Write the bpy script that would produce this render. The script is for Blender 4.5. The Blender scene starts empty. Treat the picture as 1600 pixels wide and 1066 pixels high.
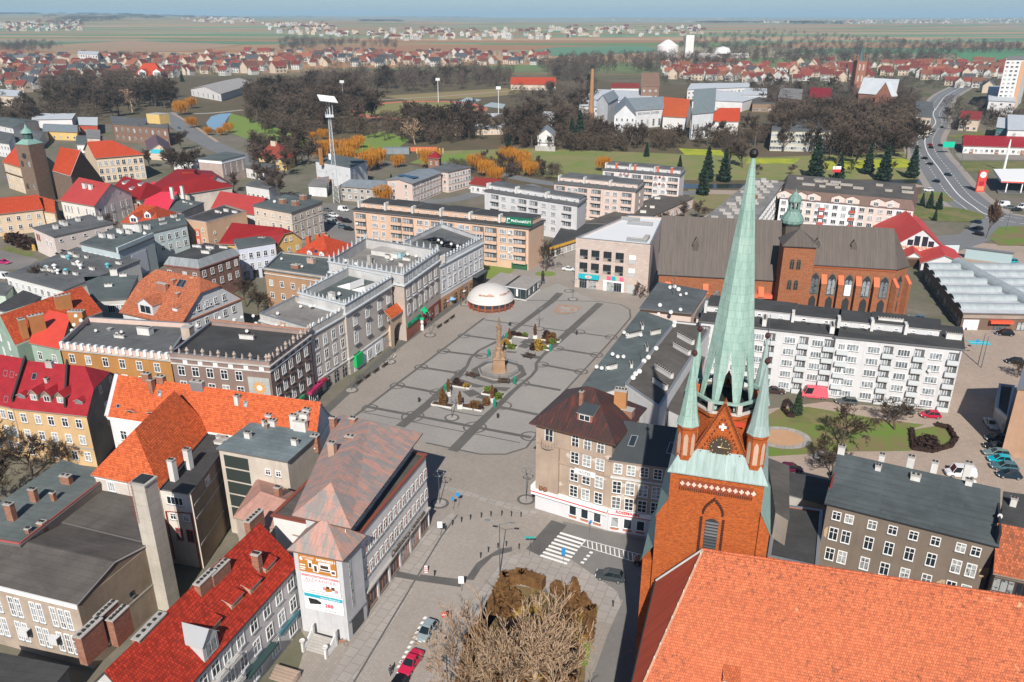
# Town market square seen from the air. Order: camera, sky, sun; survey and materials; mesh helpers; ground;
# foreground left; left row; centre and right, churches; trees, furniture, cars, people; background; haze.
import bpy,bmesh,math,random
from mathutils import Vector,Matrix
R_=math.radians
random.seed(7)
SC=bpy.context.scene
COL=SC.collection
CAM_H=78.0
PITCH=math.atan(509/1244)
cam_d=bpy.data.cameras.new("camera");cam=bpy.data.objects.new("camera",cam_d);COL.objects.link(cam)
cam.location=(0,0,CAM_H);cam.rotation_euler=(math.pi/2-PITCH,0,0)
cam_d.sensor_width=36;cam_d.lens=36*1244/1600;cam_d.clip_start=1;cam_d.clip_end=60000
SC.camera=cam
SUN_AZ,SUN_EL=R_(4.0),R_(38.5)
world=bpy.data.worlds.new("World");SC.world=world;world.use_nodes=True
wn=world.node_tree;bg=wn.nodes["Background"]
sky=wn.nodes.new("ShaderNodeTexSky");sky.sky_type='NISHITA';sky.sun_disc=False
sky.sun_elevation=SUN_EL;sky.sun_rotation=math.pi+SUN_AZ
sky.air_density=0.7;sky.dust_density=0.7;sky.ozone_density=5.0;sky.altitude=200
wn.links.new(sky.outputs[0],bg.inputs[0]);bg.inputs[1].default_value=0.075
sl=bpy.data.lights.new("sun",'SUN');sl.energy=5.0;sl.angle=R_(0.5);sl.color=(1.0,0.94,0.86)
so=bpy.data.objects.new("sun",sl);COL.objects.link(so)
so.rotation_euler=Vector((math.sin(SUN_AZ)*math.cos(SUN_EL),math.cos(SUN_AZ)*math.cos(SUN_EL),-math.sin(SUN_EL))).to_track_quat('-Z','Y').to_euler()
SC.view_settings.view_transform='Standard';SC.view_settings.look='None'
SC.view_settings.exposure=0.38;SC.view_settings.gamma=1.0
try:
 SC.cycles.max_bounces=5;SC.cycles.diffuse_bounces=3;SC.cycles.glossy_bounces=2
 SC.cycles.transmission_bounces=2;SC.cycles.transparent_max_bounces=4;SC.cycles.volume_bounces=0
except Exception:pass
_f,_c,_s=1244.0,math.cos(PITCH),math.sin(PITCH)
def G(x,y,z=0.0):
 u=x-800;v=533-y
 dz=v*_c-_f*_s;dy=_f*_c+v*_s;t=(z-CAM_H)/dz
 return Vector((u*t,dy*t,z))
MC={}
def newmat(key):
 m=bpy.data.materials.new(key);m.use_nodes=True
 n=m.node_tree;b=n.nodes["Principled BSDF"];b.inputs["Specular IOR Level"].default_value=0.3
 return m,n,b
def mixc(n,a,b,fac=None,mode='MIX',f=0.5):
 x=n.nodes.new("ShaderNodeMix");x.data_type='RGBA';x.blend_type=mode
 x.inputs[0].default_value=f
 if fac is not None:n.links.new(fac,x.inputs[0])
 for s_,i in((a,6),(b,7)):
  if isinstance(s_,(tuple,list)):x.inputs[i].default_value=(*s_[:3],1)
  else:n.links.new(s_,x.inputs[i])
 return x.outputs[2]
def ramp(n,src,p0,p1):
 r=n.nodes.new("ShaderNodeMapRange");r.inputs[1].default_value=p0;r.inputs[2].default_value=p1
 n.links.new(src,r.inputs[0]);return r.outputs[0]
def noise(n,vec,scale,detail=4,rough=0.6,dist=0):
 t=n.nodes.new("ShaderNodeTexNoise");t.inputs["Scale"].default_value=scale
 t.inputs["Detail"].default_value=detail;t.inputs["Roughness"].default_value=rough;t.inputs["Distortion"].default_value=dist
 n.links.new(vec,t.inputs["Vector"]);return t.outputs["Fac"]
def coord(n,kind="Object",sc=None):
 tc=n.nodes.new("ShaderNodeTexCoord");o=tc.outputs[kind]
 if sc:
  mp=n.nodes.new("ShaderNodeMapping");mp.inputs["Scale"].default_value=sc
  n.links.new(o,mp.inputs["Vector"]);o=mp.outputs[0]
 return o
def geo_pos(n,sc=None):
 g=n.nodes.new("ShaderNodeNewGeometry");o=g.outputs["Position"]
 if sc:
  mp=n.nodes.new("ShaderNodeMapping");mp.inputs["Scale"].default_value=sc
  n.links.new(o,mp.inputs["Vector"]);o=mp.outputs[0]
 return o
def mul(c,k):return tuple(max(0,min(1,v*k))for v in c[:3])
def bump(n,b,src,st,dist=0.05):
 bp=n.nodes.new("ShaderNodeBump");bp.inputs["Strength"].default_value=st;bp.inputs["Distance"].default_value=dist
 n.links.new(src,bp.inputs["Height"]);n.links.new(bp.outputs[0],b.inputs["Normal"])
def plain(c,rough=0.7,metal=0.0,key=None):
 k=('plain',c,rough,metal)
 if k in MC:return MC[k]
 m,n,b=newmat(key or "paint");b.inputs["Base Color"].default_value=(*c,1)
 b.inputs["Roughness"].default_value=rough;b.inputs["Metallic"].default_value=metal
 MC[k]=m;return m
def plaster(c,dirt=0.35,streak=0.25):
 0
 k=('plaster',c,dirt,streak)
 if k in MC:return MC[k]
 m,n,b=newmat("plaster")
 o=geo_pos(n)
 big=ramp(n,noise(n,o,0.22,5,0.65),0.35,0.75)
 st=ramp(n,noise(n,geo_pos(n,(1.6,1.6,0.12)),1.0,4,0.7),0.5,0.8)
 c1=mixc(n,c,mul(c,1-dirt),big)
 c2=mixc(n,c1,mul(c,1-dirt*1.3),None,f=0)
 x=n.nodes.new("ShaderNodeMath");x.operation='MULTIPLY';x.inputs[1].default_value=streak
 n.links.new(st,x.inputs[0])
 c2=mixc(n,c1,mul(c,0.45),x.outputs[0])
 n.links.new(c2,b.inputs["Base Color"]);b.inputs["Roughness"].default_value=0.9
 bump(n,b,noise(n,o,6,3),0.25,0.03)
 MC[k]=m;return m
def felt(c,seams=True):
 0
 k=('felt',c,seams)
 if k in MC:return MC[k]
 m,n,b=newmat("roof felt");o=geo_pos(n)
 a=ramp(n,noise(n,o,0.12,6,0.7,0.6),0.35,0.7)
 c1=mixc(n,mul(c,0.72),mul(c,1.25),a)
 a2=ramp(n,noise(n,o,0.9,5,0.7),0.55,0.8)
 x=n.nodes.new("ShaderNodeMath");x.operation='MULTIPLY';x.inputs[1].default_value=0.45;n.links.new(a2,x.inputs[0])
 c1=mixc(n,c1,mul(c,1.7),x.outputs[0])
 if seams:
  br=n.nodes.new("ShaderNodeTexBrick");br.inputs["Scale"].default_value=1.0
  br.inputs["Brick Width"].default_value=7.0;br.inputs["Row Height"].default_value=1.0
  br.inputs["Mortar Size"].default_value=0.03;br.inputs["Color1"].default_value=(1,1,1,1)
  br.inputs["Color2"].default_value=(0.86,0.86,0.86,1);br.inputs["Mortar"].default_value=(0.6,0.6,0.6,1)
  n.links.new(coord(n,"UV"),br.inputs["Vector"])
  c1=mixc(n,c1,br.outputs["Color"],mode='MULTIPLY',f=0.9)
 n.links.new(c1,b.inputs["Base Color"]);b.inputs["Roughness"].default_value=0.85
 MC[k]=m;return m
def tiles(c,w=0.3,h=0.38,dark=0.5,moss=0.0,var=0.35,mossc=(0.06,0.045,0.03)):
 0
 k=('tiles',c,w,h,dark,moss,var)
 if k in MC:return MC[k]
 m,n,b=newmat("roof tiles");uv=coord(n,"UV")
 br=n.nodes.new("ShaderNodeTexBrick");br.inputs["Scale"].default_value=1.0
 br.inputs["Brick Width"].default_value=w;br.inputs["Row Height"].default_value=h
 br.inputs["Mortar Size"].default_value=0.14*min(w,h);br.inputs["Mortar Smooth"].default_value=0.6
 br.inputs["Color1"].default_value=(*mul(c,1+var*0.4),1);br.inputs["Color2"].default_value=(*mul(c,1-var),1)
 br.inputs["Mortar"].default_value=(*mul(c,dark),1);n.links.new(uv,br.inputs["Vector"])
 col=br.outputs["Color"]
 o=geo_pos(n)
 a=ramp(n,noise(n,o,0.35,6,0.7,0.4),0.4,0.75)
 col=mixc(n,col,mul(c,0.62),None,f=0.0)if False else col
 x=n.nodes.new("ShaderNodeMath");x.operation='MULTIPLY';x.inputs[1].default_value=0.4;n.links.new(a,x.inputs[0])
 col=mixc(n,col,mul((c[0]*0.8,c[1]*0.7,c[2]*0.7),0.8),x.outputs[0])
 if moss>0:
  a=ramp(n,noise(n,o,2.2,10,0.9,0.2),0.53,0.55);pz=n.nodes.new("ShaderNodeMath");pz.operation='MULTIPLY';n.links.new(a,pz.inputs[0]);zs=n.nodes.new("ShaderNodeSeparateXYZ");n.links.new(o,zs.inputs[0]);za=n.nodes.new("ShaderNodeMath");za.operation='MAXIMUM';n.links.new(ramp(n,noise(n,o,.16,3,.6),.5,.62),za.inputs[0]);n.links.new(ramp(n,zs.outputs[2],14.5,22.5),za.inputs[1]);n.links.new(za.outputs[0],pz.inputs[1]);a=pz.outputs[0]
  col=mixc(n,col,(min(1,c[0]*1.15),c[1]*1.9,c[2]*2.6),ramp(n,noise(n,o,.3,4,.7,.5),.66,.72))
  x=n.nodes.new("ShaderNodeMath");x.operation='MULTIPLY';x.inputs[1].default_value=min(1,moss);n.links.new(a,x.inputs[0])
  col=mixc(n,col,mossc,x.outputs[0])
 n.links.new(col,b.inputs["Base Color"]);b.inputs["Roughness"].default_value=0.72
 bump(n,b,br.outputs["Fac"],-0.5,0.05)
 MC[k]=m;return m
def brick(c,mortar=(0.3,0.25,0.2),w=0.28,h=0.09,var=0.5):
 k=('brick',c,mortar,w,h)
 if k in MC:return MC[k]
 m,n,b=newmat("brickwork")
 br=n.nodes.new("ShaderNodeTexBrick");br.inputs["Scale"].default_value=1.0
 br.inputs["Brick Width"].default_value=w;br.inputs["Row Height"].default_value=h;br.inputs["Mortar Size"].default_value=0.012
 br.inputs["Color1"].default_value=(*mul(c,1.15),1);br.inputs["Color2"].default_value=(*mul(c,1-var),1);br.inputs["Mortar"].default_value=(*mortar,1)
 n.links.new(coord(n,"UV"),br.inputs["Vector"])
 o=geo_pos(n)
 a=ramp(n,noise(n,geo_pos(n,(0.6,0.6,2.2)),0.8,6,0.75,0.5),0.42,0.72)
 x=n.nodes.new("ShaderNodeMath");x.operation='MULTIPLY';x.inputs[1].default_value=0.55;n.links.new(a,x.inputs[0])
 col=mixc(n,br.outputs["Color"],(c[0]*0.55,c[1]*0.5,c[2]*0.5),x.outputs[0])
 n.links.new(col,b.inputs["Base Color"]);b.inputs["Roughness"].default_value=0.9
 bump(n,b,br.outputs["Fac"],-0.3,0.02)
 MC[k]=m;return m
def patchy(c1,c2,c3,sx=0.5,sy=0.16,thr=(0.42,0.58),seam=(0.6,2.0),metal=0.0,rough=0.6,seamdark=0.7):
 0
 k=('patchy',c1,c2,c3,sx,sy,thr,seam)
 if k in MC:return MC[k]
 m,n,b=newmat("sheet metal roof");uvs=coord(n,"UV",(sx,sy,1))
 a=ramp(n,noise(n,uvs,2.0,8,0.75,0.3),*thr)
 col=mixc(n,c1,c2,a)
 a2=ramp(n,noise(n,coord(n,"UV",(sx*3,sy*2,1)),1.5,6,0.7,0.2),0.55,0.7)
 x=n.nodes.new("ShaderNodeMath");x.operation='MULTIPLY';x.inputs[1].default_value=0.6;n.links.new(a2,x.inputs[0])
 col=mixc(n,col,c3,x.outputs[0])
 br=n.nodes.new("ShaderNodeTexBrick");br.inputs["Scale"].default_value=1.0;br.offset=0.3
 br.inputs["Brick Width"].default_value=seam[0];br.inputs["Row Height"].default_value=seam[1];br.inputs["Mortar Size"].default_value=0.025
 br.inputs["Color1"].default_value=(1,1,1,1);br.inputs["Color2"].default_value=(0.9,0.9,0.9,1);br.inputs["Mortar"].default_value=(seamdark,)*3+(1,)
 n.links.new(coord(n,"UV"),br.inputs["Vector"])
 col=mixc(n,col,br.outputs["Color"],mode='MULTIPLY',f=1.0)
 n.links.new(col,b.inputs["Base Color"]);b.inputs["Roughness"].default_value=rough;b.inputs["Metallic"].default_value=metal
 MC[k]=m;return m
def ground_mat(c1,c2,s1=0.08,c3=None,s2=1.2,rough=0.95,cell=None,thr=(0.35,0.65),key="ground"):
 k=('ground',c1,c2,s1,c3,s2,cell)
 if k in MC:return MC[k]
 m,n,b=newmat(key);o=geo_pos(n)
 col=mixc(n,c1,c2,ramp(n,noise(n,o,s1,8,0.7,0.4),*thr))
 if c3:
  x=n.nodes.new("ShaderNodeMath");x.operation='MULTIPLY';x.inputs[1].default_value=0.7
  n.links.new(ramp(n,noise(n,o,s2,6,0.8),0.5,0.75),x.inputs[0]);col=mixc(n,col,c3,x.outputs[0])
 if cell:
  br=n.nodes.new("ShaderNodeTexBrick");br.inputs["Scale"].default_value=1.0
  br.inputs["Brick Width"].default_value=cell[0];br.inputs["Row Height"].default_value=cell[1];br.inputs["Mortar Size"].default_value=cell[2]
  br.inputs["Color1"].default_value=(1.05,1.05,1.05,1);br.inputs["Color2"].default_value=(0.92,0.92,0.92,1);br.inputs["Mortar"].default_value=(cell[3],)*3+(1,)
  mp=n.nodes.new("ShaderNodeMapping");mp.inputs["Rotation"].default_value=(0,0,R_(-68));n.links.new(o,mp.inputs[0])
  n.links.new(mp.outputs[0],br.inputs["Vector"])
  col=mixc(n,col,br.outputs["Color"],mode='MULTIPLY',f=1.0)
 n.links.new(col,b.inputs["Base Color"]);b.inputs["Roughness"].default_value=rough
 MC[k]=m;return m
def glass_mat(kind=0):
 k=('glass',kind)
 if k in MC:return MC[k]
 m,n,b=newmat("window glass");oi=n.nodes.new("ShaderNodeObjectInfo")
 f=ramp(n,oi.outputs["Random"],0.55,0.75)if kind==0 else ramp(n,oi.outputs["Random"],-.2,0.45)
 nz=ramp(n,noise(n,geo_pos(n),1.7,2),0.3,0.5)
 x=n.nodes.new("ShaderNodeMath");x.operation='MULTIPLY';n.links.new(f,x.inputs[0]);n.links.new(nz,x.inputs[1])
 col=mixc(n,(0.018,0.026,0.035),(0.36,0.38,0.38)if kind==0 else(.27,.30,.32),x.outputs[0])
 n.links.new(col,b.inputs["Base Color"]);b.inputs["Roughness"].default_value=0.12;b.inputs["Specular IOR Level"].default_value=0.6
 MC[k]=m;return m
def leafy(c1,c2,rough=0.9,key="foliage"):
 k=('leafy',c1,c2)
 if k in MC:return MC[k]
 m,n,b=newmat(key);oi=n.nodes.new("ShaderNodeObjectInfo")
 col=mixc(n,c1,c2,ramp(n,noise(n,geo_pos(n),0.9,3),0.35,0.65))
 x=n.nodes.new("ShaderNodeMath");x.operation='MULTIPLY';x.inputs[1].default_value=0.5;n.links.new(oi.outputs["Random"],x.inputs[0])
 col=mixc(n,col,mul(c1,0.6),x.outputs[0])
 n.links.new(col,b.inputs["Base Color"]);b.inputs["Roughness"].default_value=rough
 b.inputs["Specular IOR Level"].default_value=0.1
 MC[k]=m;return m
WHITE=plain((0.75,0.75,0.74),0.6);GLASS=glass_mat(0);GLASS_L=glass_mat(1)
DARK=plain((0.03,0.032,0.035),0.6);METAL=plain((0.35,0.37,0.38),0.4,0.6);STEEL=plain((0.11,0.13,0.14),0.5,0.3)
DKRED=plain((0.22,0.03,0.02),0.6);BROWN=plain((0.07,0.04,0.025),0.7)
class MB:
 def __init__(s):s.v=[];s.f=[];s.uv=[];s.mi=[];s.mats=[]
 def m(s,mat):
  if mat not in s.mats:s.mats.append(mat)
  return s.mats.index(mat)
 def face(s,pts,mat,uv=None):
  i0=len(s.v);pts=[Vector(p)for p in pts];s.v+=pts
  s.f.append(tuple(range(i0,i0+len(pts))));s.mi.append(s.m(mat))
  if uv is None:
   nrm=Vector((0,0,0))
   for i in range(1,len(pts)-1):nrm+=(pts[i]-pts[0]).cross(pts[i+1]-pts[0])
   if nrm.length<1e-9:nrm=Vector((0,0,1))
   nrm.normalize()
   if abs(nrm.z)>0.995:e=(pts[1]-pts[0]);e.z=0;ux=e.normalized()if e.length>0 else Vector((1,0,0))
   else:ux=Vector((0,0,1)).cross(nrm).normalized()
   vx=nrm.cross(ux);uv=[(p.dot(ux),p.dot(vx))for p in pts]
  s.uv+=uv
 def prism(s,poly,z0,z1,mat,top=None,bottom=True):
  n=len(poly);z1s=z1 if isinstance(z1,(list,tuple))else[z1]*n
  for i in range(n):
   j=(i+1)%n;a,b=poly[i],poly[j]
   s.face([(a[0],a[1],z0),(b[0],b[1],z0),(b[0],b[1],z1s[j]),(a[0],a[1],z1s[i])],mat)
  s.face([(p[0],p[1],z1s[i])for i,p in enumerate(poly)],top or mat)
  if bottom:s.face([(p[0],p[1],z0)for p in reversed(poly)],mat)
 def box(s,x0,x1,y0,y1,z0,z1,mat,top=None):
  s.prism([(x0,y0),(x1,y0),(x1,y1),(x0,y1)],z0,z1,mat,top)
 def obox(s,c,ax,w,d,z0,z1,mat,top=None):
  0
  ca,sa=math.cos(ax),math.sin(ax)
  q=[(c[0]+ca*i*w/2-sa*j*d/2,c[1]+sa*i*w/2+ca*j*d/2)for i,j in((-1,-1),(1,-1),(1,1),(-1,1))]
  s.prism(q,z0,z1,mat,top)
 def lathe(s,prof,mat,n=16,c=(0,0),ph=0.0,sq=1.0,cap=True):
  0
  for(r0,z0),(r1,z1)in zip(prof,prof[1:]):
   for i in range(n):
    a0=ph+2*math.pi*i/n;a1=ph+2*math.pi*(i+1)/n
    p=[(c[0]+r0*math.cos(a0),c[1]+r0*math.sin(a0)*sq,z0),(c[0]+r0*math.cos(a1),c[1]+r0*math.sin(a1)*sq,z0),(c[0]+r1*math.cos(a1),c[1]+r1*math.sin(a1)*sq,z1),(c[0]+r1*math.cos(a0),c[1]+r1*math.sin(a0)*sq,z1)]
    if r0<1e-5:p=[p[0],p[2],p[3]]
    elif r1<1e-5:p=p[:3]
    s.face(p,mat)
  if cap and prof[-1][0]>1e-5:s.face([(c[0]+prof[-1][0]*math.cos(ph+2*math.pi*i/n),c[1]+prof[-1][0]*math.sin(ph+2*math.pi*i/n)*sq,prof[-1][1])for i in range(n)],mat)
 def tube(s,a,b,r0,r1,mat,n=5,cap=False):
  a,b=Vector(a),Vector(b);d=(b-a)
  if d.length<1e-6:return
  d.normalize();up=Vector((0,0,1))if abs(d.z)<0.9 else Vector((1,0,0))
  e=d.cross(up).normalized();g=d.cross(e)
  A=[a+(e*math.cos(2*math.pi*i/n)+g*math.sin(2*math.pi*i/n))*r0 for i in range(n)]
  B=[b+(e*math.cos(2*math.pi*i/n)+g*math.sin(2*math.pi*i/n))*r1 for i in range(n)]
  for i in range(n):
   j=(i+1)%n;s.face([A[j],A[i],B[i],B[j]],mat)
  if cap:s.face(B[::-1],mat);s.face(A,mat)
 def mesh(s,name):
  me=bpy.data.meshes.new(name)
  me.from_pydata([tuple(v)for v in s.v],[],s.f)
  for m in s.mats:me.materials.append(m)
  me.polygons.foreach_set("material_index",s.mi)
  ul=me.uv_layers.new(name="UVMap");flat=[c for p in s.uv for c in p]
  ul.data.foreach_set("uv",flat);me.update()
  return me
 def build(s,name,parent=None,loc=None):
  return link(s.mesh(name),name,parent,loc)
def link(me,name,parent=None,loc=None,rz=0.0,sc=None):
 o=bpy.data.objects.new(name,me);COL.objects.link(o)
 if parent is not None:o.parent=parent
 if loc is not None:o.location=loc
 if rz:o.rotation_euler=(0,0,rz)
 if sc is not None:o.scale=sc
 return o
def tag(o,label=None,cat=None,group=None,kind=None):
 if label:o["label"]=label
 if cat:o["category"]=cat
 if group:o["group"]=group
 if kind:o["kind"]=kind
 return o
def empty(name,loc,rz=0.0,label=None,cat=None,group=None):
 o=bpy.data.objects.new(name,None);COL.objects.link(o);o.location=loc;o.rotation_euler=(0,0,rz)
 o.empty_display_size=0.5
 return tag(o,label,cat,group)
def smooth(o):
 o.data.polygons.foreach_set("use_smooth",[True]*len(o.data.polygons));o.data.update();return o
def textmesh(txt,size,mat,ext=0.02,align='CENTER',spacing=1.0,bold=0.0):
 cu=bpy.data.curves.new("t",'FONT');cu.body=txt;cu.size=size;cu.extrude=ext;cu.align_x=align;cu.align_y='CENTER'
 cu.space_character=spacing;cu.offset=bold;cu.resolution_u=2
 t=bpy.data.objects.new("t",cu);COL.objects.link(t)
 dg=bpy.context.evaluated_depsgraph_get();dg.update()
 me=bpy.data.meshes.new_from_object(t.evaluated_get(dg));bpy.data.objects.remove(t);bpy.data.curves.remove(cu)
 me.materials.clear();me.materials.append(mat)
 return me
def wall_text(txt,size,mat,parent,p,ang,name="lettering",ext=0.03,spacing=1.0,bold=0.0,tilt=0.0):
 0
 o=link(textmesh(txt,size,mat,ext,spacing=spacing,bold=bold),name,parent,p)
 o.rotation_euler=(math.pi/2,0,ang)
 if tilt:o.rotation_euler=(Matrix.Rotation(ang,3,'Z')@Matrix.Rotation(math.pi/2,3,'X')@Matrix.Rotation(tilt,3,'Z')).to_euler()
 return o
WM={}
def win_mesh(w,h,style,fm=None,gl=None):
 0
 fm=fm or WHITE;gl=gl or GLASS
 k=(round(w,2),round(h,2),style,fm.name,gl.name)
 if k in WM:return WM[k]
 b=MB();W=w/2
 if style=='arch':
  n=8;arc=[(W*math.cos(math.pi*i/n),h-W+W*math.sin(math.pi*i/n))for i in range(n+1)]
  pts=[(-W,0),(W,0)]+arc
  b.face([(x,-0.03,z)for x,z in pts],gl)
  o=0.12;oa=[((W+o)*math.cos(math.pi*i/n),h-W+(W+o)*math.sin(math.pi*i/n))for i in range(n+1)]
  out=[(-W-o,0),]+oa[::-1];inn=[(-W,0)]+arc[::-1]
  out.append((W+o,0));inn.append((W,0))
  for i in range(len(out)-1):
   b.face([(out[i][0],-0.09,out[i][1]),(inn[i][0],-0.09,inn[i][1]),(inn[i+1][0],-0.09,inn[i+1][1]),(out[i+1][0],-0.09,out[i+1][1])],fm)
  b.box(-0.04,0.04,-0.075,0,0,h-0.05,fm);b.box(-W,W,-0.07,0,h-W-0.04,h-W+0.04,fm);b.box(-W,W,-0.07,0,h*0.35,h*0.35+0.06,fm)
 else:
  b.face([(-W,-0.03,0),(W,-0.03,0),(W,-0.03,h),(-W,-0.03,h)],gl)
  t=0.09 if w<1.7 else 0.07;d=0.085
  b.box(-W-t,-W+0.02,-d,0,-t,h+t,fm);b.box(W-0.02,W+t,-d,0,-t,h+t,fm)
  b.box(-W+0.02,W-0.02,-d,0,h-0.03,h+t,fm);b.box(-W+0.02,W-0.02,-d,0,-t,0.03,fm)
  nv={'cross':1,'six':1,'double':2,'triple':3,'plain':0,'single':1,'tall':1,'shop':2}[style]
  for i in range(nv):
   x=-W+w*(i+1)/(nv+1);b.box(x-0.04,x+0.04,-0.075,-0.03,0.03,h-0.03,fm)
  hz={'cross':[0.64],'six':[0.33,0.66],'double':[],'triple':[],'plain':[],'single':[],'tall':[0.3,0.7],'shop':[0.8]}[style]
  for q in hz:b.box(-W+0.02,W-0.02,-0.07,-0.03,h*q-0.035,h*q+0.035,fm)
  b.box(-W-0.15,W+0.15,-0.2,0,-t-0.07,-t,METAL)
 me=b.mesh("window");WM[k]=me;return me
DETAIL_FRAME={}
def split_win(w,h,style,fm,gl):return None
BL={}
class Bld:
 0
 def __init__(s,name,label,pts,h,cat='building',group=None,world=None):
  s.h=h
  W=[Vector((p[0],p[1],0))for p in world]if world else[G(p[0],p[1],h)for p in pts]
  for p in W:p.z=0
  if len(W)==3:W.append(W[0]+W[2]-W[1])
  s.org=W[0];d=W[1]-W[0];s.ang=math.atan2(d.y,d.x)
  s.root=empty(name,(W[0].x,W[0].y,0),s.ang,label,cat,group)
  inv=Matrix.Rotation(-s.ang,2)
  s.p=[inv@Vector((w.x-W[0].x,w.y-W[0].y))for w in W]
  s.inv=inv;s.roofo=None;s.slopes={}
  BL[label]=s
 def loc(s,x,y,z):
  g=G(x,y,z);v=s.inv@Vector((g.x-s.org.x,g.y-s.org.y));return Vector((v.x,v.y,z))
 def off(s,o,pts=None):
  p=pts or s.p;n=len(p);out=[]
  for i in range(n):
   a,b,c=p[i-1],p[i],p[(i+1)%n]
   d1=(b-a).normalized();d2=(c-b).normalized();n1=Vector((d1 .y,-d1 .x));n2=Vector((d2 .y,-d2 .x))
   k=1+n1 .dot(n2);out.append(b+(n1+n2)*(o/max(0.3,k)))
  return out
 def Q(s,u,v,z=0.0,pts=None):
  a,b,c,d=(pts or s.p)[:4];q=a*(1-u)*(1-v)+b*u*(1-v)+c*u*v+d*(1-u)*v
  return Vector((q.x,q.y,z))
 def wall(s,mat,h=None,z0=0.0,name='wall',mats=None,top=None):
  m=MB();m.prism(s.p,z0,h or s.h,mat,top);s.w=m.build(name,s.root);return s.w
 def band(s,z0,z1,o,mat,name='cornice',pts=None):
  0
  m=MB();ring(m,s.off(0.004 if False else-0.3,pts),s.off(o,pts),z0,z1,mat);return m.build(name,s.root)
 def flat(s,mat,t=0.35,over=0.25,parapet=0.0,pmat=None,edge=None,pt=0.3):
  m=MB();P=s.off(over);edge=edge or plain((0.12,0.12,0.12),0.7)
  if parapet>0:
   m.prism([Vector(p)for p in s.off(-pt)],s.h-0.02,s.h+0.12,edge,mat)
   s.roofo=m.build('roof',s.root)
   q=MB();ring(q,s.off(-pt),s.off(0.05),s.h-0.3,s.h+parapet,pmat or mat);q2=MB()
   ring(q,s.off(-pt-0.06),s.off(0.13),s.h+parapet,s.h+parapet+0.08,WHITE if False else METAL);q.build('parapet',s.root)
  else:
   m.prism(P,s.h,s.h+t,edge,mat);s.roofo=m.build('roof',s.root)
  s.top=s.h+(0.12 if parapet>0 else t)
  return s.roofo
 def pitched(s,mat,rise,axis='x',hip=(0,0),over=0.4,wallm=None,jerk=(0,0),t=0.22,fascia=None,asym=0.5,name='roof'):
  0
  p=s.p if axis=='x' else[s.p[1],s.p[2],s.p[3],s.p[0]]
  fascia=fascia or plain((0.25,0.2,0.17),0.7)
  a,b,c,d=p;m0=a.lerp(d,asym);m1=b.lerp(c,asym);L=(m1-m0).length;dirx=(m1-m0).normalized()
  halfw=((d-a).length)*0.5
  sl=rise/max(0.1,halfw)
  E=s.off(over);E=E if axis=='x' else[E[1],E[2],E[3],E[0]]
  ze=s.h-over*sl*0.9;zr=s.h+rise
  z3=lambda q,z:Vector((q.x,q.y,z))
  r0=m0+dirx*(hip[0]if hip[0]>0 else-over*0.8);r1=m1-dirx*(hip[1]if hip[1]>0 else-over*0.8)
  A,B,C,D=(z3(q,ze)for q in E)
  faces=[]
  def end(lo1,lo2,hipd,jk,mm,sgn):
   return None
  j0,j1=jerk;R0=z3(r0,zr);R1=z3(r1,zr)
  fF=[A,B];fK=[C,D]
  if j1>0 and hip[1]==0:
   Pb=B.lerp(R1,1-j1);Pc=C.lerp(R1,1-j1);R1=z3(m1-dirx*(halfw*j1*0.75),zr);fF+=[Pb,R1];fK=[D];kk=[R1,Pc,C];faces.append([Pb,Pc,R1])
  else:
   fF+=[R1];kk=[R1,C]
   if hip[1]>0:faces.append([B,C,R1])
  if j0>0 and hip[0]==0:
   Pa=A.lerp(R0,1-j0);Pd=D.lerp(R0,1-j0);R0=z3(m0+dirx*(halfw*j0*0.75),zr);faces.append([Pd,Pa,R0])
   front=[A,B]+fF[2:]+[R0,Pa];back=[C,D,Pd,R0]+kk[:-1]
  else:
   front=[A,B]+fF[2:]+[R0];back=[C,D,R0]+kk[:-1]
   if hip[0]>0:faces.append([D,A,R0])
  faces=[front,back]+faces
  m=MB();slab(m,faces,t,mat,fascia);s.roofo=m.build(name,s.root)
  s.slopes={'F':(A,B,R1,R0),'K':(C,D,R0,R1),'R':(B,C,R1,R1),'L':(D,A,R0,R0)}
  if wallm and(hip[0]==0 or hip[1]==0):
   for(e0,e1,mm,hp,jk)in((d,a,m0,hip[0],j0),(b,c,m1,hip[1],j1)):
    if hp>0:continue
    g=MB()
    inn=(m1-m0).normalized()*(0.02 if mm is m0 else-0.02);zt=s.h+rise-0.1
    th=(m1-m0).normalized()*(0.3 if mm is m0 else-0.3)
    if jk>0:
     k1=e0 .lerp(mm,1-jk);k2=e1 .lerp(mm,1-jk);zz=s.h+(rise)*(1-jk)-0.1
     poly=[z3(e0,s.h),z3(e1,s.h),z3(k2,zz),z3(k1,zz)]
    else:poly=[z3(e0,s.h),z3(e1,s.h),z3(mm,zt)]
    if mm is m0:pass
    g.face(poly,wallm);t3=Vector((th.x,th.y,0));g.face([q+t3 for q in reversed(poly)],wallm);g.build('gable_wall',s.root)
  s.top=s.h+rise
  return s.roofo
 def sp(s,side,u,v):
  A,B,R1,R0=s.slopes[side];return A.lerp(B,u).lerp(R0 .lerp(R1,u),v)
 def chim(s,p,w=0.9,d=0.5,h=1.5,mat=None,cap=True,pots=2,ang=0.0,name='chimney'):
  mat=mat or CHIM;m=MB();z=p[2]
  m.obox((0,0),0,w,d,-1.2,h,mat)
  m.obox((0,0),0,w+0.14,d+0.14,h,h+0.13,CAPM)
  for i in range(pots):
   x=(i+0.5)/pots*w-w/2;m.obox((x,0),0,min(0.3,w/pots*0.6),min(0.3,d*0.6),h+0.13,h+0.32,CAPD)
  o=m.build(name,s.roofo or s.root,(p[0],p[1],z));o.rotation_euler=(0,0,ang);return o
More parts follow.
